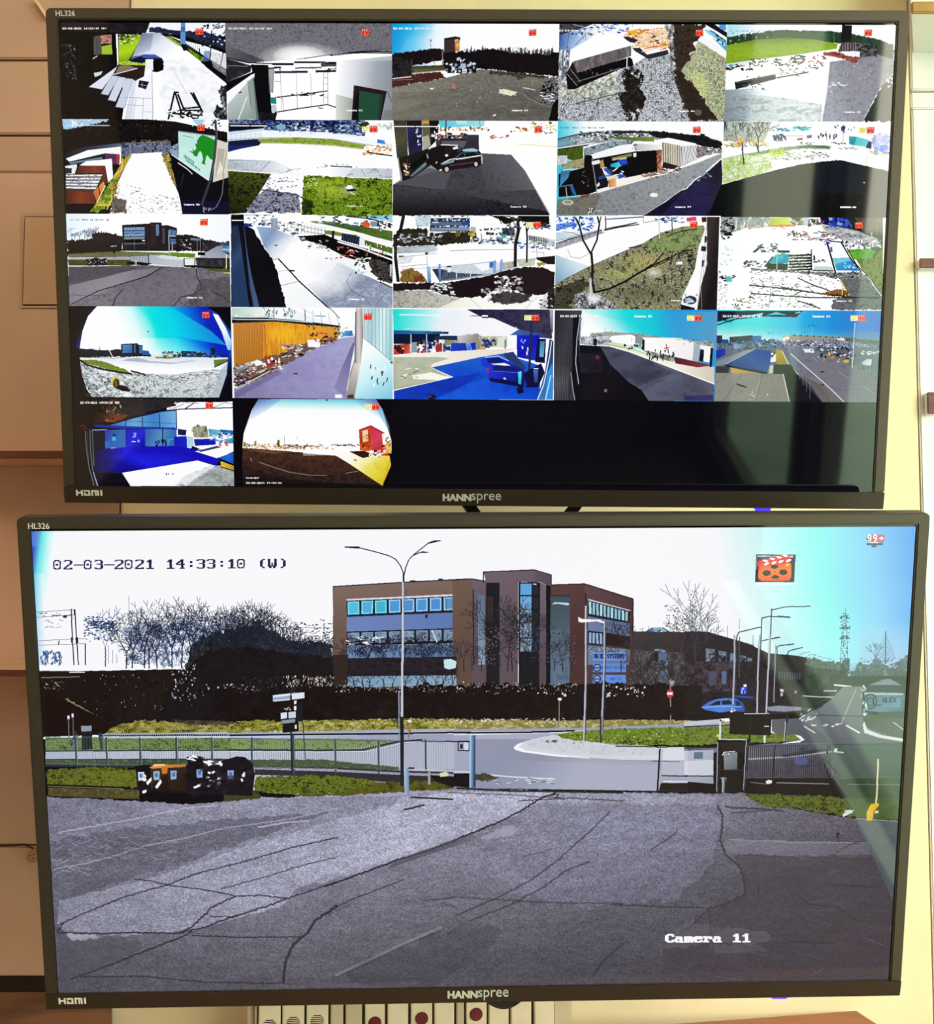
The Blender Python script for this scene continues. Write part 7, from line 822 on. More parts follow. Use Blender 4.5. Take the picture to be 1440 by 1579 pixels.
    S.V('8494a0', '120 465 1190 480 1190 680 120 660', (100, 500), (1200, 500), .08); S.bars('4c5a60', (-20, 660), (1040, 690), (-20, 470), (1040, 488), 92, 3, .8); S.bars('58646c', (1050, 690), (1440, 705), (1050, 490), (1440, 494), 36, 3, .7)
    for x, y in ((115, 470), (362, 455), (372, 455), (628, 480), (895, 490), (1186, 485)): S.L('3c4c54', f'{x-3} {y} {x+1} 690', 9)
    S.L('58686c', '-20 474 1040 490', 5); S.L('48545c', '1050 490 1440 495', 5); S.L('c8d0d8', '-20 648 640 664', 4); S.L('c8ccd4', '1050 665 1440 678', 6)
    S.G('344014 68781e 8c9a38 4c581a 1c240a', S.jag('140 710 640 700 900 745 1030 760 1030 800 640 815 120 810 140 710', 4, 12), 9, 6, 1, 1.4); S.G('2c2c10 6c6c24 484818', S.jag('960 740 1200 735 1400 780 1240 795 1080 800 700 830 300 835 120 812 600 815 960 740', 4, 12), 9, 6, 1, 1.3); S.P('0c0a0c', S.jag('110 800 300 815 420 830 300 840 0 830', 3, 14)); S.P('101010', '1200 700 1460 715 1460 790 1360 780 1250 740')
    S.G('28281a 4c4a2a 38361e', '-60 795 150 795 180 860 -60 865', 8, 6)
    # direction board
    S.P('dce4ee', '242 208 350 196 350 238 244 248'); S.P('dce4ee', '358 196 438 190 438 226 360 236'); S.P('98a8c0', '246 222 350 210 350 230 246 240'); S.P('101418', '350 190 358 190 362 460 352 460'); S.P('0e1014', '300 245 400 235 402 430 305 440'); S.P('d8e0ec', '290 318 330 312 330 350 292 356'); S.P('c8d4e0', '338 312 384 308 384 346 340 352'); S.P('f0f0f4', '373 242 388 240 388 262 374 264'); S.P('f0f0f4', '373 276 388 274 388 300 374 302'); S.P('88949c', '300 362 380 354 380 376 302 384'); S.P('d8dce0', '376 392 390 390 390 414 378 416'); S.D('a86838 e8c8a0', 312, 285, 350, 296, 4, (12, 24), (5, 9)); S.L('1c2024', '355 430 362 690', 9); S.P('14181c', '390 250 425 245 428 370 395 370'); S.L('34404c', '428 370 442 600', 6)
    # tall lamp with its arms
    S.view(360, 810, 4); S.L('20243c', '1048 318 1046 290 1030 250 1000 210 960 188 880 165 790 142', 5); S.L('20243c', '1050 318 1062 260 1080 215 1110 182 1200 112', 5); S.P('20243c', '680 130 770 130 792 142 770 144 690 138'); S.P('20243c', '1195 108 1240 92 1280 92 1275 98 1205 114'); S.P('20243c', '1140 170 1165 160 1210 166 1190 170'); S.L('20243c', '1110 185 1150 168', 5); S.P('20242c', '1044 316 1054 316 1054 350 1044 350')
    S.V('a0a8b8 e8e8f0 484c5c', '1040 350 1054 350 1050 860 1034 860', (1036, 500), (1052, 500)); S.view(360, 1020, 4); S.V('a0a8b8 e8e8f0 484c5c', '1034 0 1048 0 1048 340 1030 340', (1032, 100), (1048, 100)); S.P('1c1c24', '1028 340 1050 340 1050 770 1030 770'); S.P('8c94a4', '1015 180 1024 180 1024 480 1018 480'); S.V('a8c0e0 6c84a8', '1050 655 1082 655 1084 838 1056 838', (1052, 700), (1084, 700)); S.P('1c2024', '1080 652 1116 654 1116 664 1080 664'); S.L('101418', '1090 838 1200 852', 7)
    S.L('6c7484', '1082 370 1080 480', 5); S.P('f0f0f4', '1078 362 1096 362 1096 376 1078 376'); S.P('b86838', '1080 405 1094 405 1094 440 1080 440'); S.P('9ca4a8', '1200 680 1214 680 1214 760 1200 760'); S.P('d8d8b8', '1270 690 1310 680 1330 692 1320 708 1275 712'); S.L('28343c', '1310 490 1440 498', 6); S.P('28303c', '1382 498 1440 496 1440 550 1384 552'); S.P('a8c0e0', '1420 500 1440 500 1440 545 1420 545'); S.P('dce4f0', '1390 505 1412 505 1412 545 1390 545', .8)
    S.view(40, 1020, 4)
    # grass strip and bins
    S.G('34361a 68781e 8c9638 464c1a 20240e', S.jag('130 665 420 650 680 665 690 780 400 770 130 760 130 665', 4, 12), 9, 6, 1, 1.4); S.V('788020', '130 670 680 670 680 770 130 760', (150, 690), (660, 690), fade=(0, .4)); S.L('14140c', '135 762 400 770 640 782', 9); S.L('c8c8a8', '135 770 400 778 600 786', 4); S.G('54502c 3c3820 706838', '135 778 700 790 700 850 135 830', 8, 6)
    S.P('100c12', '670 645 760 635 775 660 770 800 690 790 680 690'); S.P('14101a', '990 590 1030 578 1080 590 1100 640 1180 640 1220 610 1300 585 1350 590 1400 630 1412 700 1395 830 690 800 760 760 760 660 780 650 1000 640'); S.V('3c2c1c 241a10', '770 650 990 650 990 800 770 790', (800, 650), (900, 790)); S.P('e89040', '760 655 790 640 880 636 985 636 985 650 780 660'); S.P('f8c890', '790 634 860 632 858 642 780 646'); S.P('c87828', '835 650 875 645 872 690 840 695'); S.P('b87830', '880 640 985 640 985 650 880 652'); S.P('1c1410', '780 760 830 720 870 700 890 800 790 800')
    for x, y, c in ((690, 682, 'c8dce8'), (785, 678, '98b8d8'), (890, 674, '88aedc'), (1050, 664, '88a8d8'), (1242, 672, '90a8dc')): S.P(c, f'{x} {y} {x+40} {y-2} {x+38} {y+52} {x+4} {y+54}'); S.P('3c5488', f'{x+10} {y+12} {x+30} {y+10} {x+30} {y+34} {x+12} {y+36}', .7)
    S.D('f4f4f8 e8e8f0', 1000, 585, 1060, 612, 9, (14, 36), (8, 20)); S.D('f4f4f8', 1100, 605, 1160, 640, 6, (20, 50), (10, 24)); S.D('f4f4f8', 1175, 605, 1215, 640, 4, (16, 40), (10, 22)); S.P('f8f8fc', '795 775 830 725 838 745 810 785'); S.P('f8f8fc', '740 745 775 712 775 735 750 765'); S.P('f0f0f4', '1030 775 1080 750 1080 768 1040 785'); S.D('f4f4f8', 725, 700, 745, 810, 6, (12, 24), (12, 24)); S.D('e8e8f0', 1120, 670, 1200, 770, 10, (16, 36), (8, 20)); S.D('e8e8f0', 1325, 680, 1350, 745, 3, (12, 22), (18, 34)); S.D('24202c 08060a', 990, 600, 1400, 820, 40, (20, 60), (14, 40), .6)
    # --- roundabout, gate post, right gate
    S.view(700, 1020, 4)
    S.G('8c8448 68602c a89c60 c0b888', S.jag('0 362 300 356 640 365 900 358 1300 360 1440 365 1700 372 1700 410 900 420 0 420', 3, 12), 10, 5, 1, 1.3); S.D('c8c4b0 e8e4d8', 0, 352, 700, 385, 70, (8, 20), (4, 8)); S.V('98a0b8', '0 418 800 410 1440 385 1700 385 1700 400 900 425 0 435', (0, 420), (1440, 400)); S.L('0c0c14', '0 440 400 438 740 428', 12); S.L('e0e4f0', '0 452 400 448 720 436', 6); S.V('a0a4bc 9ca0b8 b4b8cc', '0 456 720 440 1440 560 1440 800 0 780', (300, 480), (700, 760), .9)
    S.P('9098ac', '700 430 900 425 1440 392 1440 430 900 440', .6); S.P('d0d4dc', '368 530 390 508 480 480 620 452 720 470 1000 520 1440 525 1440 610 1000 606 640 585 430 555 380 545'); S.P('f2f4f8', '368 530 395 508 430 500 400 525 440 548 640 575 830 590 840 600 620 585 430 560 375 545'); S.G('b8bcc4 d8dce0 a8acb4', '440 500 620 458 720 475 1000 525 1300 530 1300 580 1000 580 640 560 470 530', 8, 6, .6); S.D('4c4c54', 570, 485, 640, 500, 9, (10, 24), (6, 10)); S.P('5c5c64', '735 500 745 500 745 506 735 506'); S.L('8c8c98', '700 588 1000 606 1220 618', 4); S.L('4c4c54', '1220 614 1390 618', 6)
    S.G('4c6818 708c28 8ca040 3c5014', S.jag('620 455 680 440 800 428 1000 415 1200 410 1450 405 1700 400 1900 440 1800 500 1500 515 1200 515 1000 510 780 490 690 480 620 455', 3, 12), 9, 6, 1, 1.3); S.D('3c4c14 d8d8a8', 700, 420, 1440, 510, 60, (6, 14), (4, 8)); S.D('28340c', 1000, 490, 1300, 515, 40, (8, 20), (4, 8))
    S.V('8c94b0 b0b4c8', '130 600 1250 640 1250 800 130 780', (300, 620), (700, 780), .5); S.L('e4e8f0', '230 700 360 712 620 725', 7); S.D('54545c d8dce4', 240, 715, 620, 755, 24, (14, 44), (4, 7)); S.G('2c2820 54503c', S.jag('134 695 200 692 280 720 200 740 134 730', 3, 8), 8, 6); S.L('28282c', '130 785 480 796 860 804 1250 812', 8); S.L('f0f2f8', '640 805 860 812 1260 820', 5)
    S.V('a8c8e8 5878a0 1c2434', '95 455 132 455 132 780 95 775', (98, 600), (132, 600)); S.P('0c0c10', '0 690 95 690 95 780 0 770'); S.L('e4e8f0', '0 682 95 682', 8); S.L('1c1c20', '25 492 92 492 92 550 25 550 25 492', 5); S.P('c8d8e8', '60 500 90 500 90 545 62 545'); S.P('1c2430', '38 510 55 510 55 538 38 538'); S.L('1c1c24', '0 494 95 494', 5)
    for a, c, w in (('812 -340 812 100 800 495', 'b8bcc8', 12), ('820 -330 820 100 808 490', '484c58', 6), ('928 -250 928 0 905 500', 'b0b4c0', 9), ('934 -250 934 0 918 420', '3c404c', 5), ('650 240 648 405', '7c8470', 8), ('1335 110 1335 400', '988c88', 8)): S.L(c, a, w)
    S.P('f8f8fc', '765 -275 790 -262 830 -260 900 -258 930 -240 925 -235 880 -248 790 -240 768 -245'); S.L('28303c', '905 340 905 500', 9); S.P('f4f0e4', '640 225 664 225 664 240 640 240'); S.D('e8dcd0', 660, 190, 690, 222, 4, (10, 18), (10, 18)); S.E('d83c4c', 1332, 198, 21, 27); S.E('c02838', 1332, 198, 17, 23); S.P('f4ecec', '1316 190 1348 190 1348 206 1316 206'); S.P('7c8488', '1320 118 1366 118 1344 158'); S.P('a8b0b4', '1330 124 1356 124 1344 146'); S.P('140c10', '1325 280 1345 280 1345 330 1325 330')
    S.view(1060, 1020, 4)
    S.V('2c3c30 4c5850', '720 90 1400 90 1400 860 700 860', (1000, 100), (1000, 500))
    # upper right: low building foot, blue car, cross road, van
    S.G('1c161a 2c262c 0c0a0c', '-20 0 720 0 720 270 -20 360', 12, 12, .95); S.G('1c161c 484048 645c68', '-20 0 300 0 300 180 -20 200', 8, 10, .6, 1.5); S.P('58688c', '210 60 240 60 240 140 212 140'); S.P('4c5878', '130 60 175 60 175 140 135 150', .7); S.D('c8ccd4', 575, 170, 590, 215, 3, (10, 16), (18, 34)); S.D('8c8c94', 665, 170, 680, 195, 2, (10, 16), (14, 24)); S.P('5c7088', '560 60 700 70 700 110 560 110', .6); S.bars('1c1c24', (560, 110), (700, 112), (560, 50), (700, 60), 9, 6); S.G('12100e 1c181c', '-20 150 90 150 80 360 -20 360', 9, 9)
    S.V('182818 2c4030 1c2c20', '712 60 900 90 900 190 870 220 760 275 700 280', (720, 100), (880, 240)); S.G('1c2c20 3c4c40', '720 30 980 60 960 150 730 200', 8, 10, .8); S.L('dfe4e8', '905 145 1010 155', 9); S.L('c8d0d4', '840 182 920 180', 6); S.L('c8d0d0', '712 212 800 218 900 220', 6); S.V('78807c 6c7478 5c6068', '960 155 1080 155 1075 300 1090 400 1320 480 1330 520 850 520 640 440 500 350 690 350 880 240', (1020, 180), (900, 480)); S.V('5c6068 484c58', '520 355 700 350 850 460 880 520 640 500 520 430', (560, 380), (820, 500)); S.P('2c282c', '500 310 750 310 690 350 520 352'); S.P('8c90a0', '490 280 560 272 760 285 790 295 600 310 500 305'); S.P('1c181c', '790 300 830 280 880 230 740 280 700 280 700 320', .6); S.L('b8bcb8', '1040 170 1000 260 950 380', 5, .8); S.D('d8dce0', 680, 290, 800, 365, 12, (14, 28), (5, 10), ang=-.6); S.L('c8ccd0', '720 400 785 440', 7); S.D('dfe2e4', 760, 385, 940, 400, 8, (14, 26), (6, 10)); S.L('e4e6e6', '980 395 1060 440', 9); S.V('d8dcd8', '1090 370 1110 420 1200 455 1330 475 1330 495 1180 470 1090 440 1080 390', (1100, 400), (1300, 480)); S.V('484c48 5c6458', '1090 330 1340 340 1340 470 1200 440 1110 410', (1100, 350), (1300, 450)); S.L('c8ccc0', '1270 375 1330 420', 6); S.L('3c4444', '760 330 1340 345', 5); S.V('485438', '1090 320 1180 320 1180 360 1100 350', (1100, 330), (1180, 350))
    S.P('3c4848', '1110 145 1320 145 1320 190 1110 195'); S.P('8c98a0', '1120 145 1200 112 1250 108 1320 145'); S.bars('485058', (1140, 145), (1310, 145), (1190, 118), (1270, 112), 9, 4); S.V('58707c 688490 506c7c', '1090 195 1340 200 1335 310 1170 310 1090 300', (1100, 200), (1330, 300)); S.V('5c8098 6c94a8', '1165 220 1315 225 1310 285 1165 280', (1170, 230), (1310, 280)); S.P('a8bcc4', '1090 190 1330 195 1330 208 1090 205'); S.P('243440', '1080 310 1180 310 1180 330 1080 325')
    t = np.linspace(.3, 6.9, 40); S.L('24343c', np.stack([1128+38*np.cos(t), 245+44*np.sin(t)], 1), 7); S.L('24343c', np.stack([1126+20*np.cos(t), 248+24*np.sin(t)], 1), 6); S.L('24343c', '1147 225 1150 270 1195 268', 6); lettering(S, 'OLEX', 1204, 250, 22, 26, '24343c', bold=True); S.D('dfe6ec 98a8b0', 1070, 140, 1105, 330, 16, (8, 16), (14, 30))
    S.V('3c70c8 4c88dc 2c50a0', '85 280 130 250 180 232 240 226 300 230 340 255 355 290 350 310 270 305 200 315 110 300', (100, 240), (340, 310)); S.P('141c34', '130 272 180 245 205 242 200 268'); S.P('141c34', '212 240 260 238 280 262 212 268'); S.P('1c2c54', '290 240 325 250 330 272 300 275'); S.L('8cb8f0', '90 284 200 276 330 280', 5); S.D('f4f4f4 e8d8a8', 270, 290, 300, 322, 4, (10, 20), (8, 16)); S.P('0c0a10', '90 296 200 315 345 312 355 340 90 340'); S.P('20285c', '270 215 410 210 415 235 300 230'); S.L('3c5cb0', '290 212 400 222', 5); S.P('2448d8', '325 158 366 156 366 200 326 202'); S.P('dfe8fc', '336 162 346 160 356 195 330 196', .8); S.P('1434c0', '340 172 350 172 350 195 338 195'); S.P('f0f4fc', '345 142 364 140 364 156 346 156')
    for a, c, w in (('290 -160 290 0 280 260', 'a8b0bc', 10), ('445 -160 436 0 428 335', 'b0b4c0', 11), ('508 -160 500 0 484 338', 'b8bcc8', 12), ('544 -100 540 0 532 250', '98a0ac', 7), ('320 -150 318 100', '4c5460', 5)): S.L(c, a, w)
    S.P('100c10', '0 330 700 320 690 350 520 356 260 350 0 362'); S.V('c0c4d0', '-20 372 200 355 200 380 -20 400', (0, 370), (200, 380)); S.L('14141c', '-20 404 260 392', 6); S.G('4c6018 6c8428 8c9c50 3c4c14', S.jag('-20 410 180 402 520 440 660 455 700 480 560 500 380 500 -20 505 -20 410', 3, 10), 9, 6, 1, 1.3); S.P('f0f2f4', '660 450 700 460 725 485 690 500 560 508 700 485'); S.P('3c3c44', '690 500 725 482 700 520')
    S.P('12100f', '260 338 518 335 512 455 258 448'); S.L('e0e0e4', '475 400 498 400', 8); S.P('d8dce0', '196 368 208 368 206 480 194 480'); S.P('e8d858', '178 450 200 450 200 464 178 464'); S.P('d8dce0', '468 455 482 455 482 500 468 500'); S.L('2c2c34', '614 330 600 490', 8); S.P('24242c', '606 340 622 340 618 380 608 380'); S.L('b0b4bc', '604 370 596 490', 5); S.P('201c20', '382 335 392 335 380 800 366 800')
    S.V('6c6c7c 585864 44444c', '520 505 880 505 1000 560 1040 830 360 830 370 520', (600, 520), (700, 800)); S.V('50605c 405048', '860 505 1340 500 1340 850 1010 850', (1000, 520), (1200, 800)); S.L('c8ccd0', '380 602 600 590 760 572 900 555 960 562', 9); S.P('34303c', '560 580 800 540 900 540 760 570 600 590', .8); S.L('28242c', '690 655 800 640 830 630', 6); S.G('34303c 605c68', '370 610 900 600 900 710 370 715', 9, 16, .5)
    S.V('4c4c58 787884', '-20 520 180 530 180 560 -20 600', (0, 530), (170, 560)); S.V('b4b8cc 98a0b0', '-20 550 160 545 160 755 -20 740', (0, 560), (150, 740)); S.P('d8dce4', '-20 615 160 605 160 700 -20 705', .7); S.P('5c7088', '40 560 95 560 95 600 40 600'); S.L('1c1c20', '-20 525 170 530', 12); S.L('20202c', '-20 705 160 708', 6)
    S.bars('24242c', (370, 715), (880, 720), (375, 520), (880, 520), 40, 5, .8); S.bars('34443c', (890, 720), (1340, 720), (890, 510), (1340, 510), 46, 3, .6); S.L('3c4848', '380 520 1340 508', 6); S.L('4c5c50', '930 720 1340 710', 5); S.L('28242c', '540 520 525 710', 9); S.L('485c54', '895 500 895 700', 9); S.P('2c3c54', '690 530 720 525 735 570 690 570', .8); S.V('4c5484', '660 590 740 590 740 635 662 635', (670, 600), (740, 630)); S.P('e0e0dc', '905 540 925 535 922 552 906 556')
    for a in ('835 600 860 680 880 720', '860 610 920 690', '870 520 850 600'): S.L('14101c', a, 8, 1, 2)
    S.P('100c0f', '-20 760 180 760 180 810 -20 800'); S.P('0e0a0c', '360 720 900 720 1000 850 800 830 360 815'); S.V('2c3c28 34482c', '920 725 1340 715 1340 860 1010 860', (1000, 740), (1200, 840)); S.L('6c6c74', '390 745 480 755', 6); S.L('8c8c94', '550 748 870 755', 5); S.P('f0e8c8', '480 740 500 730 522 735 520 750 490 758'); S.L('a8a8ac', '985 758 1310 760', 4)
    # control pillar of the gate
    S.P('0c0c10', '180 478 380 478 372 560 200 560'); S.P('1c181c', '200 500 350 500 345 560 205 560'); S.V('8c949c 5c646c', '222 565 308 560 306 666 225 668', (230, 570), (300, 660)); S.L('c8d0d8', '215 580 225 560 290 555', 8); S.D('e8ecf0 303840', 235, 565, 290, 580, 5, (12, 22), (6, 10)); S.L('181418', '200 560 190 810', 14); S.L('98a0a8', '186 500 180 800', 7); S.L('98a0a8', '362 490 345 790', 8); S.L('2c3038', '376 500 350 800', 9); S.L('2c2c30', '200 668 340 672 345 640', 6); S.L('a8b0b4', '205 720 240 720 240 740', 6); S.V('a8b4bc 6c7880', '212 715 232 715 226 812 212 812', (214, 740), (230, 740)); S.P('0c0a0c', '240 690 340 690 330 810 236 810'); S.L('c8ccd0', '190 480 365 482', 5)
    S.L('141418', '1000 -0 1000 0', 1)
    S.view(700, 1020, 4); S.P('e8ecf4', '1282 545 1440 540 1440 700 1282 700', .25); S.L('18181c', '1270 540 1254 800', 9); S.L('a8acb8', '1284 545 1276 740', 5); S.L('1c1c20', '1000 522 1270 528 1440 524', 8); S.L('14141a', '1284 704 1440 708', 7); S.P('1c1614', '1276 750 1440 750 1440 800 1262 800'); S.L('f0f2f8', '1290 740 1440 742', 5); S.L('2c2c34', '1254 796 1440 800', 5)
    # --- asphalt forecourt
    s = 3.1304
    S.view(0, 0, 1); A = S.jag('60 1229 140 1231 230 1237 290 1240 350 1236 400 1231 520 1228 620 1227 690 1217 740 1216 860 1220 1015 1223 1110 1224 1145 1222 1180 1240 1250 1252 1320 1262 1440 1266', .8, 4).tolist() + [(1440, 1560), (40, 1560), (60, 1300)]
    S.V('8a8a9e 7e7e90 656470 4f4e59', A, (600, 1215), (640, 1535)); S.V('3a323a', A, (980, 1330), (1300, 1480), fade=(0, .62)); S.V('44444f', A, (380, 1400), (120, 1540), fade=(0, .5)); S.V('3c3c46', A, (700, 1400), (760, 1530), fade=(0, .3))
    S.P('5a5a68', S.jag('60 1300 200 1275 430 1258 510 1252 400 1290 240 1345 90 1388 70 1340', 2, 9), .7); S.P('6a6a7a', S.jag('80 1330 300 1290 420 1262 300 1310 90 1375', 2, 9), .5); S.V('b0b0c6 a4a4ba 9494a8', S.jag('92 1388 240 1352 400 1298 560 1252 690 1222 860 1222 790 1260 690 1298 560 1345 460 1368 430 1400 300 1435 110 1448 88 1425', 1.5, 9), (700, 1240), (120, 1420), .72); S.P('bcbcd2', S.jag('620 1228 700 1219 850 1221 760 1262 560 1338 470 1362 450 1340 560 1280', 2, 9), .35)
    S.P('8484a0', S.jag('880 1250 1040 1245 1110 1260 1100 1330 1040 1390 900 1400 800 1380 760 1340 860 1290', 4, 12), .35); S.P('c0c0d4', S.jag('700 1219 1110 1226 1090 1240 900 1240 720 1236', 2, 8), .3)
    S.M(A, 60, 14, .05); S.M(A, 12, 5, .06); S.M(A, 2.2, 1.4, .15); S.M(A, 1.0, .8, .20)
    s = 3.1304
    S.view(60, 1200, s); S.L('b4b4c4', '100 262 300 225 520 185 700 145 860 132', 6, .8, 2); S.L('b0b0c0', '70 440 230 410 380 370 520 325 720 285 900 240 1200 200 1440 145', 6, .7, 3); S.L('c0c0cc', '1060 238 1180 215 1300 205', 8, .7, 3); S.D('9c9cac 46464e', 70, 280, 700, 420, 130, (20, 70), (3, 6), .5); S.D('a8a8b8', 70, 395, 260, 460, 16, (30, 90), (3, 6), .6)
    for a, w in (('460 485 560 500 640 520 740 530 840 545 950 570 1080 565 1200 580 1440 500', 6), ('90 710 270 630 420 570 620 515 760 460 1000 400 1200 340 1440 285', 5), ('95 745 300 750 460 745 680 748 740 715 800 660 830 625 950 570', 7), ('90 740 120 700', 7), ('680 745 800 720 900 680 1080 625 1200 580', 7), ('150 970 350 900 520 830 680 770 740 740', 7), ('740 760 1000 768 1280 765', 5), ('1180 990 1190 880 1230 800 1300 745 1330 690 1440 615', 11), ('880 535 1080 480 1240 430 1440 380', 4), ('200 960 500 955 800 985 1170 990', 5), ('820 668 960 668', 4)): S.L('2c2a32', a, w, .85, 4)
    S.P('484850', S.jag('95 770 300 755 500 790 480 830 200 960 100 980', 6, 20), .35); S.P('b8b8c8', S.jag('130 755 260 752 290 770 160 785', 4, 12), .6)
    S.view(500, 1200, s); S.L('242229', '0 525 150 470 350 395 520 345 700 270 860 205 960 150 1040 100 1120 72', 7, .95, 2); S.V('4c4c56', '350 395 700 270 900 195 960 150 1060 100 940 220 720 300 500 370 300 440', (600, 320), (760, 330), fade=(.7, .1)); S.P('a8a8b8', S.jag('740 290 880 230 940 240 900 280 780 295', 5, 16), .6)
    for a, w, al in (('640 660 830 580 1000 490 1120 400 1220 310 1290 250 1380 160', 6, .7), ('700 690 900 610 1050 530 1160 450 1280 400', 7, .6), ('0 660 120 590 380 490', 6, .7), ('480 590 640 575 900 590 1100 600 1440 605', 5, .6), ('940 110 1180 95 1440 110', 5, .7), ('600 70 900 80 1140 95', 4, .6), ('60 960 400 800 560 740', 8, .4), ('1300 950 1340 890 1440 800', 14, .5), ('560 600 640 625', 5, .5), ('960 380 1100 340', 4, .5), ('120 610 20 660', 4, .5)): S.L('2e2c34', a, w, al, 4)
    S.L('18181c', '420 92 620 102', 8, .9); S.L('28282e', '388 152 470 132 480 128', 8, .9, 3); S.L('1c1c22', '640 48 900 62 1100 64 1440 70', 8, .9); S.P('302c34', S.jag('100 930 400 810 700 700 860 740 760 860 560 980 120 985', 14, 40), .22); S.L('a0a0b0', '60 950 380 800 560 720', 14, .35); S.L('2c2a30', '1060 88 1100 80 1130 78 1120 95', 6, .9)
    S.view(940, 1200, s); S.L('34323a', '520 130 545 180 535 300 560 370 620 420 650 480 655 560 580 600 480 630 380 725 340 740', 8, .8, 5); S.L('2c2a32', '0 610 200 618 480 628', 6, .7, 4); S.P('3c343c', S.jag('600 370 900 380 1290 385 1370 600 1360 980 250 975 270 800 480 640 650 560 640 480 600 370', 8, 30), .42); S.P('8c8c9c', S.jag('560 295 700 300 1000 310 1250 320 1260 370 900 375 700 370 560 365 545 320', 5, 20), .35); S.L('9c9cac', '580 295 900 310 1250 310', 5, .6, 2); S.L('38343c', '560 140 760 150 840 160', 8, .8, 2); S.L('38343c', '590 168 780 155', 6, .8, 2); S.L('3c3840', '620 370 900 382 1280 388', 5, .6, 3); S.D('382c34 443c44 8c8c98', 560, 400, 1330, 970, 60, (40, 160), (4, 9), .12); S.P('9494a4', S.jag('280 770 400 680 520 720 760 740 780 770 700 800 480 790 260 820', 8, 24), .2); S.P('88889a', S.jag('480 800 700 800 760 830 520 850 500 840', 5, 18), .2); S.L('2c2830', '880 790 1080 795', 7, .7, 3); S.L('2c2830', '1060 515 1300 525', 8, .6, 4); S.L('2a262e', '900 560 960 610 1100 620 1200 690', 7, .5, 5); S.L('34303a', '1090 360 1180 310 1240 305', 5, .6, 2); S.D('28242c', 1090, 265, 1120, 290, 3, (10, 20), (10, 20)); S.L('302c34', '200 345 300 280 330 250', 5, .6, 4); S.L('302c34', '480 640 500 840', 6, .5, 4); S.L('28262c', '715 510 720 560', 6, .7)
    S.G('2c3c10 586c1c 78842c 2c1c14', S.jag('640 75 760 80 900 85 1100 90 1170 130 1190 190 1060 170 900 150 760 140 700 110 640 75', 4, 12), 9, 6, 1, 1.3); S.V('3c5428', '1130 95 1440 95 1440 205 1190 190', (1150, 100), (1300, 200)); S.G('3c5420 5c7434', '1150 110 1440 120 1440 200 1200 190', 12, 7, .5); S.D('d8dce4', 1120, 155, 1180, 180, 4, (20, 60), (6, 10)); S.L('88908c', '1190 195 1440 212', 5); S.V('5c6c6c 4c5c5c', '1190 205 1440 215 1440 640 1372 600', (1300, 220), (1400, 500), .6)  # last gradient paints the greenish reflection wedge into the picture
    S.L('dcd8a8', '1296 -90 1290 60 1285 130', 9); S.V('f0c030 d8a81c', '1260 125 1298 120 1300 132 1275 160 1268 205 1240 205 1240 165', (1245, 140), (1290, 170)); S.D('e0d8b0', 1280, 150, 1295, 195, 4, (8, 12), (8, 12)); S.P('e8e8ec', '755 12 772 8 784 18 770 28 758 24')
    # --- on-screen display
    S.view(0, 0, 1); S.text('02-03-2021 14:33:10 (W)', 82, 863.5, 15.75, 14.8, '1c2048', None, -.0062); S.text('Camera 11', 1026, 1440.5, 14.7, 12.6, 'fbfbfd', 'e8e8f0', -.004)
    S.view(1150, 820, 6)
    S.P('fafcfc', '80 470 80 490 470 490 470 470', .6); S.P('28283c', '95 210 460 212 446 466 86 464'); S.P('d8d8e0', '103 220 440 222 436 236 112 236'); S.L('dfe0e8', '104 222 98 350', 6); S.V('1c1c34 0c0c18', '420 240 450 240 440 460 412 460', (430, 250), (430, 450)); S.P('4c4c68', '115 232 300 228 180 258 112 270')
    S.V('f05828 f87830 f05020', '118 310 420 290 420 420 400 452 150 456 112 430', (260, 290), (270, 450)); S.P('e02838', '104 270 150 262 330 212 400 214 410 240 425 262 395 290 310 305 160 318 104 318'); S.P('f04838', '104 268 150 264 156 316 104 318')
    for x, y in ((150, 262), (215, 244), (278, 230), (335, 216)): S.P('f8ecec', f'{x} {y} {x+22} {y-6} {x+56} {y+4} {x+48} {y+18} {x+18} {y+16}')
    for x, y in ((165, 300), (235, 290), (300, 278), (370, 270)): S.P('fcf4f4', f'{x} {y} {x+20} {y-16} {x+50} {y-16} {x+44} {y} {x+20} {y+12} {x+2} {y+10}')
    S.P('f8c020', '365 296 405 290 402 312 372 322'); S.E('20080c', 192, 382, 38, 26); S.E('20080c', 346, 374, 38, 26); S.P('20080c', '230 318 262 304 300 312 296 330 268 344 240 338'); S.P('20080c', '236 420 268 398 306 412 306 430 240 434'); S.E('d01818', 268, 370, 7, 5)
    S.P('5c6880', '1128 28 1275 26 1286 60 1268 100 1128 96 1114 64'); S.P('e05468', '1210 28 1268 28 1282 60 1265 94 1200 96'); S.P('d84c60', '1134 32 1200 30 1200 94 1134 92 1122 64', .8); S.P('34466c', '1116 104 1268 104 1268 124 1114 124'); S.P('f0f4f8', '1150 94 1222 96 1222 104 1150 104'); S.P('2c4468', '1160 128 1212 128 1204 142 1166 142')
    lettering(S, '99', 1124, 86, 52, 56, 'ffffff', bold=True); S.box('ffffff', 1232, 56, 1278, 65); S.box('ffffff', 1250, 42, 1260, 78)
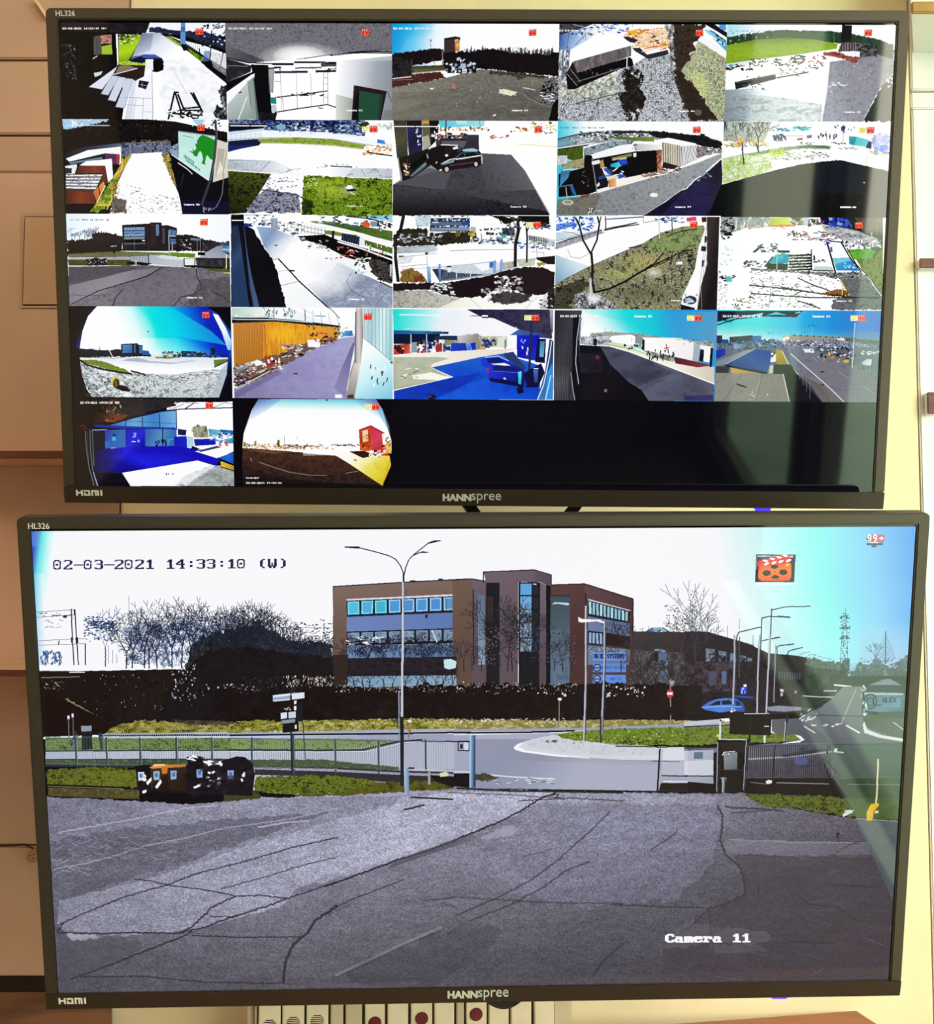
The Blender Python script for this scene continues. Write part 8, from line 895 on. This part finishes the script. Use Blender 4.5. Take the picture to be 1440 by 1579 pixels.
# ---------------------------------------------------------------- the two monitors
MW, MH = .365, .4235
M_PLASTIC = warm(mat('black_plastic', (.013, .010, .007), .52, .95, .12, 600, .12))
M_TRIM = warm(mat('black_plastic_lower', (.017, .012, .008), .46, .6, .12, 600, .12))
M_SHELL = mat('matt_black_shell', (.015, .014, .014), .6, .3, .1, 300)
M_PRINT = mat('silver_print', (.62, .62, .56), .4, .4, .05, 200)
M_SILVER = mat('silver_letters', (.50, .52, .46), .35, .5, .05, 200)
M_LED = glow('blue_light', (.05, .03, .95), 1.3)
def pose(rx, ry, rz, x, y, z):
    r = [math.radians(a) for a in (rx, ry, rz)]
    R = (Matrix.Rotation(r[2], 4, 'Z') @ Matrix.Rotation(r[1], 4, 'Y') @ Matrix.Rotation(r[0], 4, 'X'))
    return Matrix.Translation((x, y, z)) @ R @ Matrix.Translation((0, 0, -MH/2))          # base of the monitor: middle of its lower edge
UPPER = pose(11.811, .511, -.674, .006, 1.0516, 1.689); LOWER = pose(13.429, -.392, 1.601, .0089, 1.0304, 1.2601)
def local(Mx, px, py, rec=0.0):                     # photograph point -> x, z on the front plane of a monitor
    I = Mx.inverted(); o = I @ EYE; d = I.to_3x3() @ ray(px, py); t = (rec-o.y)/d.y; p = o+d*t
    return p.x, p.z
AX, AZ0, AZ1, REC = .3545, -.1966+MH/2, .2003+MH/2, .002       # the lit area of the display
def display_hom(Mx):
    q = []
    for x, z in ((-AX, AZ1), (AX, AZ1), (AX, AZ0), (-AX, AZ0)):
        p = CAM_INV @ (Mx @ Vector((x, REC, z))); q.append((720+FOCAL*p.x/-p.z, 789.5-FOCAL*p.y/-p.z))
    return homography(q, [(0, 0), (CW, 0), (CW, CH), (0, CH)])
CAM_INV = (Matrix.Translation(EYE) @ Matrix.Rotation(math.radians(90)+PITCH, 4, 'X')).inverted()
def lit_material(name, pic):
    im = bpy.data.images.new(name, CW, CH, alpha=False)
    buf = np.ones((CH, CW, 4), np.float32); buf[..., :3] = np.clip(pic.im[::-1], 0, 1)
    im.pixels.foreach_set(buf.ravel()); im.update(); im.pack()
    m = mat(name, (.001, .001, .0015), .035, .72); n = m.node_tree; p = n.nodes['Principled BSDF']
    t = n.nodes.new('ShaderNodeTexImage'); t.image = im; t.extension = 'EXTEND'
    n.links.new(t.outputs[0], p.inputs['Emission Color']); p.inputs['Emission Strength'].default_value = 1.0
    return m
def lit_quad(name, x0, z0, x1, z1, y, m, parent):
    o = mesh(name, [(x0, y, z0), (x1, y, z0), (x1, y, z1), (x0, y, z1)], [(0, 1, 2, 3)], m, parent)
    uv = o.data.uv_layers.new(name='UVMap'); u = lambda x: (x+AX)/(2*AX); v = lambda z: (z-AZ0)/(AZ1-AZ0)
    for l, (x, z) in zip(uv.data, ((x0, z0), (x1, z0), (x1, z1), (x0, z1))): l.uv = (u(x), v(z))
    return o
def letters(name, body, x0, z0, x1, z1, y, m, parent, fat=0, thick=.0004, tilt=0):
    c = bpy.data.curves.new(name, 'FONT'); c.body = body; c.offset = fat; c.extrude = .02; c.resolution_u = 3
    t = bpy.data.objects.new(name, c); COL.objects.link(t); bpy.context.view_layer.update()
    me = bpy.data.meshes.new_from_object(t.evaluated_get(bpy.context.evaluated_depsgraph_get())); bpy.data.objects.remove(t, do_unlink=True)
    co = np.zeros(len(me.vertices)*3); me.vertices.foreach_get('co', co); co = co.reshape(-1, 3)
    lo, hi = co.min(0), co.max(0); s = (co-lo)/(hi-lo)
    out = np.stack([x0+s[:, 0]*(x1-x0), y-thick*s[:, 2], z0+s[:, 1]*(z1-z0)], 1)
    if tilt: out[:, 1] += (.015-out[:, 2])*tilt
    me.vertices.foreach_set('co', out.ravel()); me.update(); me.name = name
    return link(name, me, m, parent)
def interface_mark(x0, z0, x1, z1, y, m, parent):    # the block letters H D M I
    bm = bmesh.new(); sx = (x1-x0)/43.5; sz = (z1-z0)/10
    for a in ((0, 0, 2.8, 10), (2.8, 4, 8.5, 6.6), (8.5, 0, 11.3, 10), (13, 7.4, 22, 10), (20.4, 0, 23.4, 9), (13, 0, 20.4, 2.6), (13, 2.6, 15.8, 5.4), (25.4, 0, 28.2, 10), (28.2, 7.4, 36, 10), (31.2, 0, 33.8, 7.4), (35, 0, 37.8, 9.2), (40.2, 0, 43.2, 10)):
        bx(bm, x0+a[0]*sx, y-.0004, z0+a[1]*sz, x0+a[2]*sx, y, z0+a[3]*sz)
    for v in bm.verts: v.co.y += (.015-v.co.z)*.1197
    return finish(bm, 'connector_mark', m, parent)
def frame_ring(parent):                              # top and side bars of the front frame, one rounded piece
    ix, z0, z1 = .3552, .01505, .41395; bm = bmesh.new(); r = .0045; n = 6
    def corner(cx, cz, a0): return [(cx+r*math.cos(a0+i/n*math.pi/2), cz+r*math.sin(a0+i/n*math.pi/2)) for i in range(n+1)]
    out = [(-MW, z0)] + [(-p[0], p[1]) for p in corner(MW-r, MH-r, 0)] + list(reversed([(p[0], p[1]) for p in corner(MW-r, MH-r, 0)])) + [(MW, z0)]
    out = out + [(ix, z0), (ix, z1), (-ix, z1), (-ix, z0)]
    return prism('front_frame', out, -.0005, .016, M_PLASTIC, parent, .0011)
def lower_bar(parent):                               # the deeper bar along the lower edge leans back a little
    bm = bmesh.new()
    prof = [(-.0005, .0150), (.0012, .0008), (.0022, 0), (.016, 0), (.016, .0150)]
    a = [bm.verts.new((-MW, y, z)) for y, z in prof]; b = [bm.verts.new((MW, y, z)) for y, z in prof]; k = len(prof)
    bm.faces.new(a); bm.faces.new(list(reversed(b)))
    for i in range(k): bm.faces.new((a[i], a[(i+1) % k], b[(i+1) % k], b[i]))
    return finish(bm, 'lower_frame', M_TRIM, parent, .0006)
def back_shell(parent):
    bm = bmesh.new()
    rings = [(.016, MW-.002, .002, MH-.002), (.030, MW-.012, .012, MH-.012), (.046, MW-.10, .07, MH-.07), (.052, MW-.12, .08, MH-.08)]
    V = [[bm.verts.new(p) for p in ((-w, y, a), (w, y, a), (w, y, b), (-w, y, b))] for y, w, a, b in rings]
    for p, q in zip(V[:-1], V[1:]):
        for i in range(4): bm.faces.new((p[i], p[(i+1) % 4], q[(i+1) % 4], q[i]))
    bm.faces.new(V[0]); bm.faces.new(V[-1])
    return finish(bm, 'back_shell', M_SHELL, parent, .002)
def monitor(Mx, label, spots):
    r = thing('monitor'); r.matrix_world = Mx; tag(r, label, 'monitor', 'wall monitors')
    frame_ring(r); lower_bar(r); back_shell(r)
    box('display_panel', -.3575, REC+.0006, .0125, .3575, .014, .4165, mat('black_display', (.001, .001, .0015), .035, .72), r, 0)
    q = local(Mx, *spots['model'][0]); w = local(Mx, *spots['model'][1]); letters('model_lettering', 'HL326', q[0], w[1], w[0], q[1], -.0004, M_PRINT, r, .004)
    q = local(Mx, *spots['hdmi'][0]); w = local(Mx, *spots['hdmi'][1]); interface_mark(q[0], w[1], w[0], q[1], -.0005, M_PRINT, r)
    q = local(Mx, *spots['bold'][0]); w = local(Mx, *spots['bold'][1]); letters('bold_lettering', 'HANN', q[0], w[1], w[0], q[1], -.0005, M_SILVER, r, .05, tilt=.1197)
    q = local(Mx, *spots['thin'][0]); w = local(Mx, *spots['thin'][1]); letters('thin_lettering', 'spree', q[0], w[1], w[0], q[1], -.0005, M_SILVER, r, tilt=.1197)
    q = local(Mx, *spots['led'][0], .008); w = local(Mx, *spots['led'][1], .008)
    o = box('power_light', q[0], .004, -.0028, w[0], .010, .0006, M_LED, r, .0008); o['label'] = 'blue power light under the lower edge'
    box('mount_plate', -.06, .0525, MH/2-.06, .06, .0585, MH/2+.06, M_SHELL, r, .001)
    return r
up = monitor(UPPER, 'upper black monitor showing a grid of camera views', dict(model=((86, 16.5), (116, 25)), hdmi=((117, 755.5), (158, 764.5)), bold=((682.5, 761.5), (726.5, 773)), thin=((727, 761.0), (772.5, 776.5)), led=((1163, 786), (1187, 789))))
lo = monitor(LOWER, 'lower black monitor filled by one camera view of a gate and office block', dict(model=((43.5, 806.5), (76.5, 815.5)), hdmi=((90, 1539), (133, 1548)), bold=((690, 1528), (736.5, 1539.5)), thin=((737, 1526.5), (784, 1542.5)), led=((1188, 1538), (1212, 1543))))
x0 = local(LOWER, 742, 1545)[0]; x1 = local(LOWER, 813, 1545)[0]; n = 18
prism('sensor_housing', [(x0+(x1-x0)*i/n, .004-.0135*math.sin(math.pi*i/n)**.7) for i in range(n+1)], .006, .022, M_SHELL, lo, .0008)
FEEDS = ['drive beside a dark porch', 'glass doors inside a porch', 'asphalt yard before a dark hedge', 'gravel yard with white sheds', 'yard beside a green lawn', 'gravel track, red containers and a trailer with a green rhinoceros', 'road between lawns', 'dark forecourt with two parked cars', 'open shed with blue crates', 'bright road behind a dark roof edge', 'gate and office block, small', 'yard along a dark wall', 'gate seen between tree trunks', 'dry lawn with a bare tree', 'storage yard with blue sheets', 'fisheye view under a cyan sky', 'alley beside an orange wall', 'forecourt in blue shade with two cars', 'road beside white lorries', 'road and car park under a blue sky', 'covered yard in deep blue', 'fisheye view of a red box trailer']
top_pic = Picture(display_hom(UPPER)); low_pic = Picture(display_hom(LOWER))
for i in range(22): globals()[f'feed_{i+1:02d}'](top_pic)
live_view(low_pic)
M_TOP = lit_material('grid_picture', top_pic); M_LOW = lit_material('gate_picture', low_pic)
cw, ch = 2*AX/5, (AZ1-AZ0)/5
for i, what in enumerate(FEEDS):
    c, r = i % 5, i//5
    o = lit_quad('camera_view', -AX+c*cw, AZ1-(r+1)*ch, -AX+(c+1)*cw, AZ1-r*ch, REC, M_TOP, up); o['label'] = 'camera view: '+what
o = lit_quad('empty_view', -AX+2*cw, AZ0, AX, AZ0+ch, REC, M_TOP, up); o['label'] = 'unused black part of the grid'
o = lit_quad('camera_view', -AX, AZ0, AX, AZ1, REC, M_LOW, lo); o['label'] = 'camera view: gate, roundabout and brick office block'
# ---------------------------------------------------------------- mount behind the monitors
M_ARM = mat('black_metal_arm', (.02, .02, .025), .4, .5)
def mount(zc, za, zb, label):
    r = thing('monitor_mount', (.008, 1.374, zc)); yb = -.254
    box('rail', -.045, -.020, za-zc, .045, 0, zb-zc, M_SHELL, r, .002); box('head', -.03, yb, -.02, .03, -.020, .02, M_ARM, r, .003)
    return tag(r, label, 'mount')
mount(1.689, 1.53, 1.86, 'black metal wall mount hidden behind the upper monitor')
mt = mount(1.2605, 1.14, 1.455, 'black metal mount with two slanting arms in the gap between the monitors')
for a, b in (((712, 766), (757, 826)), ((899, 766), (850, 826))):
    p = at(*a, 1.19); q = at(*b, 1.19); dvec = (q-p).normalized(); nrm = Vector((-dvec.z, 0, dvec.x))*.0052
    prism('arm', [((v+s*nrm).x-.008, (v+s*nrm).z-1.2605) for v, s in ((p, 1), (q, 1), (q, -1), (p, -1))], -.20, -.17, M_ARM, mt, .0012)
# ---------------------------------------------------------------- left side of the wall
M_SHELFTOP = mat('pale_shelf_top', (.62, .40, .27), .5, .3, .06, 12)
def wall_shelf(zt, th, yf, xa, xb, label, mtop):
    r = thing('wall_shelf', ((xa+xb)/2, YC, zt-th)); w = (xb-xa)/2; dy = yf-YC
    box('board', -w, dy+.003, 0, w, -.0005, th, mtop, r, .001); o = box('edge_strip', -w, dy, 0, w, dy+.0028, th, M_REDWOOD, r, .0005); o['label'] = 'dark red-brown edge strip'
    return tag(r, label, 'shelf', 'wall shelves')
yf = 1.30; zt = at(50, 695, yf).z; wall_shelf(zt, zt-at(50, 707, yf).z, yf, -1.1, XP0-.004, 'upper left shelf with a red-brown edge beside the upper monitor', M_SHELFTOP)
yf = 1.17; zt = at(20, 1033, yf).z; wall_shelf(zt, zt-at(20, 1043, yf).z, yf, -1.1, at(20, 1033, yf).x+.045, 'lower left shelf with a red-brown edge beside the lower monitor', M_SHELFTOP)
p = at(36, 332, YC-.005); q = at(150, 470, YC-.005)
cp = thing('cover_plate', ((p.x+q.x)/2, YC, q.z)); w = (q.x-p.x)/2
box('plate', -w, -.0028, 0, w, -.0005, p.z-q.z, mat('tan_plate', (.55, .345, .225), .55, .3, .06, 9), cp, .0012); box('rim', -w-.003, -.0012, -.003, w+.003, -.0004, p.z-q.z+.003, M_TAN, cp, .0004)
tag(cp, 'flat tan cover plate on the cabinet, half behind the upper monitor', 'plate')
p = at(52, -4, YC-.012); q = at(72, 26, YC-.012); dvec = (q-p).normalized(); nrm = Vector((-dvec.z, 0, dvec.x))*.0016
tag(prism('batten', [((v+s*nrm).x, (v+s*nrm).z) for v, s in ((p, 1), (q, 1), (q, -1), (p, -1))], YC-.012, YC-.0005, mat('pale_batten', (.86, .66, .48), .5, .3, .05, 30), None, .0006), 'thin pale batten slanting down to the upper left corner of the upper monitor', 'batten')
p = at(48, 1322, YC-.02)
jb = thing('junction_box', (p.x, YC, p.z-.007)); nn = 10; rr = .0068
prism('housing', [(rr*math.cos(2*math.pi*i/nn), .007+rr*1.05*math.sin(2*math.pi*i/nn)) for i in range(nn)], -.020, -.0005, mat('tan_plastic', (.42, .26, .17), .5, .4, .1, 60), jb, .0016)
for dx, dz in ((-.001, .009), (.002, .006), (.0025, .010)): disc('hole', dx, dz, .0008, -.0204, -.0195, M_DARK, jb, 8)
tag(jb, 'small round tan junction box left of the lower monitor', 'box')
pts = [at(*b, YC) for b in ((-60, 1303), (-20, 1305), (18, 1303.5), (38, 1302), (52, 1308), (50, 1316))]; v = []; fc = []; wr = .0008
for i, p in enumerate(pts):
    for k in range(6): v.append((p.x+.3*wr*math.cos(k*math.pi/3), p.y-.0012+wr*math.cos(k*math.pi/3), p.z+wr*math.sin(k*math.pi/3)))
    if i: fc += [((i-1)*6+k, (i-1)*6+(k+1) % 6, i*6+(k+1) % 6, i*6+k) for k in range(6)]
tag(mesh('wire', v, fc, M_DARK), 'thin dark wire along the cabinet into the junction box', 'wire')
# ---------------------------------------------------------------- desk and what stands on it
ZD = .90
M_DESK = mat('desk_wood', (.30, .15, .08), .45, .4, .25, 14, 0, 0, (1, 10, 10))
dk = thing('desk', (-.05, 1.17, 0))
box('desk_top', -.95, -.28, ZD-.03, 1.0, .198, ZD, M_DESK, dk, .003)
for x in (-.92, .90): box('side_panel', x, -.26, 0, x+.03, .18, ZD-.03, M_DESK, dk, .002)
tag(dk, 'wooden desk below the lower monitor', 'desk')
M_SWIRL = mat('swirled_dark_wood', (.11, .055, .033), .5, .35, 0, 9, .1, 0, (1, 2.2, 1), (.26, .135, .08))
z1 = at(60, 1527, 1.36).z
b = thing('wooden_box', (-.62, 1.255, ZD))
def trapezoid(name, g, za, zb, bev):
    u = onto(172-g, 1529, z1); w_ = onto(172-g, 1640, z1); bm = bmesh.new()
    v = [bm.verts.new((x+.62, y-1.255, za)) for x, y in ((-.98+g*.0004, u.y), (u.x, u.y), (w_.x, w_.y), (-.98+g*.0004, w_.y))]
    r = bmesh.ops.extrude_face_region(bm, geom=[bm.faces.new(v)]); bmesh.ops.translate(bm, vec=(0, 0, zb-za), verts=[q for q in r['geom'] if isinstance(q, bmesh.types.BMVert)]); return finish(bm, name, M_SWIRL, b, bev)
trapezoid('body', 4, .0005, z1-ZD-.012, .002); trapezoid('lid', 0, z1-ZD-.011, z1-ZD, .0015)
tag(b, 'dark brown box with swirling wood grain at the lower left', 'box')
zt = .952; A = onto(1080, 1575.5, zt); B = onto(1320.5, 1558, zt); e = (B-A).normalized(); f = Vector((e.y, -e.x, 0)); C2 = B+f*.24
A2 = B-e*.42; D2 = A2+f*.24; cx = (A2+B+C2+D2)/4
wb = thing('wooden_case', (cx.x, cx.y, ZD)); P = [(v.x-cx.x, v.y-cx.y) for v in (A2, B, C2, D2)]
M_CASE = mat('orange_brown_wood', (.31, .095, .036), .45, .4, .14, 10, 0, 0, (1.2, 6, 6))
def slab(name, sc, za, zb, m, par, bev):
    bm = bmesh.new(); v = [bm.verts.new((x*sc, y*sc, za)) for x, y in P]; fc = bm.faces.new(v); r = bmesh.ops.extrude_face_region(bm, geom=[fc]); bmesh.ops.translate(bm, vec=(0, 0, zb-za), verts=[q for q in r['geom'] if isinstance(q, bmesh.types.BMVert)]); return finish(bm, name, m, par, bev)
slab('body', .97, .0005, zt-ZD-.013, M_CASE, wb, .002); slab('lid', 1, zt-ZD-.012, zt-ZD, M_CASE, wb, .0012)
tag(wb, 'orange-brown wooden case set askew on the desk at the lower right', 'case')
# --- control panel with speaker grilles and red lamps
M_MOD = mat('ivory_plastic', (.76, .70, .50), .32, .5, .03, 40); M_MOD2 = mat('ivory_plastic_grey', (.55, .49, .33), .35, .5, .03, 40); M_SLOT = mat('black_slot', (.01, .008, .006), .8, .2)
M_LENS = mat('dark_red_lens', (.13, .008, .012), .22, .5, .1, 60)
LZ = ZD; p0 = Vector((at(382, 1570, 1.26).x, 1.26, LZ)); yr = 1.325; p1 = Vector((at(884, 1555, yr).x, yr, LZ)); ux = (p1-p0).normalized()
cpn = thing('control_panel', p0); yaw = math.atan2(ux.y, ux.x); cpn.rotation_euler = (0, 0, yaw); Lp = (p1-p0).length; hz = .115
CI = (Matrix.Translation(p0) @ Matrix.Rotation(yaw, 4, 'Z')).inverted()
def cl(px, py, dep=-.004):
    o = CI @ EYE; d = CI.to_3x3() @ ray(px, py); v = o+d*((dep-o.y)/d.y); return v.x, v.z
bm = bmesh.new(); bx(bm, 0, 0, .0005, Lp, .018, hz); finish(bm, 'housing', M_MOD2, cpn, .007, 4)
box('gap_strip', cl(397, 1565)[0], -.0008, .010, cl(856, 1565)[0], .001, hz-.006, M_DARK, cpn, 0)
def module(name, xa, xb, m, label=None):
    x0 = cl(xa, 1565)[0]; x1 = cl(xb, 1565)[0]; o = box(name, x0+.0005, -.0045, .018, x1-.0005, .002, hz-.012, m, cpn, .0009)
    return o
for i, (xa, xb, cy) in enumerate(((398, 433.5, 1582), (434.8, 470, 1577.5), (472, 507, 1574.5))):
    mo = module('speaker_module', xa, xb, M_MOD); cx_, cz_ = cl((xa+xb)/2-.5, cy); R_ = .0069
    for k in range(-3, 4):
        z = cz_+k*.0019; hw = math.sqrt(max(R_*R_-(k*.0019)**2, 1e-7))
        bm = bmesh.new(); bx(bm, cx_-hw, -.0049, z-.00042, cx_+hw, -.0043, z+.00042); finish(bm, 'slot', M_SLOT, mo)
for xa, xb, m, nm in ((509, 530, M_MOD2, 'narrow_module'), (532, 559, M_MOD2, 'narrow_module'), (597, 630, M_MOD, 'blank_module'), (669, 701, M_MOD, 'blank_module'), (703, 716, M_MOD2, 'narrow_module'), (753, 785, M_MOD, 'blank_module'), (787, 820, M_MOD, 'blank_module'), (823, 855, M_MOD, 'blank_module')): module(nm, xa, xb, m)
for xa, xb, cx_p, cy in ((562, 594, 578, 1577), (633, 667, 650, 1570), (718, 751, 734, 1563.5)):
    mo = module('lamp_module', xa, xb, M_MOD); x, z = cl(cx_p, cy); o = disc('lamp_lens', x, z, .0066, -.0062, -.0044, M_LENS, mo, 28, .0006); o['label'] = 'round dark red lamp'
tag(cpn, 'ivory control panel with slotted speakers and round red lamps under the lower monitor', 'panel')
# ---------------------------------------------------------------- right side of the wall
XR0 = XP1+.0015; YR = 1.3738
rc = thing('wall_cabinet', (.75, YW, 0)); 
def rpart(name, za, zb, m, dy=0): return box(name, XR0-.75, YR-YW+dy, za, 1.055-.75, 0, zb, m, rc, .0015)
zr = lambda py: at(1420, py, YR).z
rpart('top_panel', zr(138.5), 2.69, M_WHITE); rpart('rail', zr(166), zr(141.5), M_WHITE, .002); rpart('lower_panel', ZD+.002, zr(168.5), M_WHITE); rpart('groove', zr(170), zr(136), M_CREAM, .012)
tag(rc, 'white panelled wall cabinet in bright light right of the monitors', 'cabinet')
M_UMBER = mat('umber_wood', (.16, .07, .06), .5, .3, .2, 30, 0, 0, (1, 8, 8))
def umber(name, px0, py0, px1, py1, yf, label, cat):
    p = at(px0, py0, yf); q = at(px1, py1, yf); r = thing(name, ((p.x+q.x)/2, YR, q.z)); w = (q.x-p.x)/2
    box('board', -w, yf-YR+.003, 0, w, -.0005, p.z-q.z, M_WHITE, r, .001); box('edge_strip', -w, yf-YR, 0, w, yf-YR+.0028, p.z-q.z, M_UMBER, r, .0005)
    return tag(r, label, cat)
o = umber('wall_shelf', 1418.5, 398, 1640, 412.5, 1.362, 'right shelf with a brown edge beside the upper monitor', 'shelf'); o['group'] = 'wall shelves'
umber('wooden_bracket', 1430.5, 604.5, 1448, 638, 1.362, 'short brown upright at the right edge of the view below the right shelf', 'bracket')
p = at(1412, 9, 1.27); hd = thing('cabinet_hood', (p.x+.16, YR, p.z))
v = [(-.16, -.09, .002), (.15, -.09, .002), (.15, -.0005, -.004), (-.125, -.0005, -.004), (-.16, -.09, .2), (.15, -.09, .2), (.15, -.0005, .2), (-.125, -.0005, .2)]
mesh('hood_body', v, [(0, 1, 2, 3)[::-1], (4, 5, 6, 7), (0, 1, 5, 4), (1, 2, 6, 5), (2, 3, 7, 6), (3, 0, 4, 7)], M_WHITE, hd); box('lip', -.16, -.094, -.002, .15, -.088, .010, mat('ochre_wood', (.50, .30, .10), .5, .3, .15, 20), hd, .001)
tag(hd, 'white cupboard bottom with an ochre lip above the upper monitor, top right', 'cupboard')
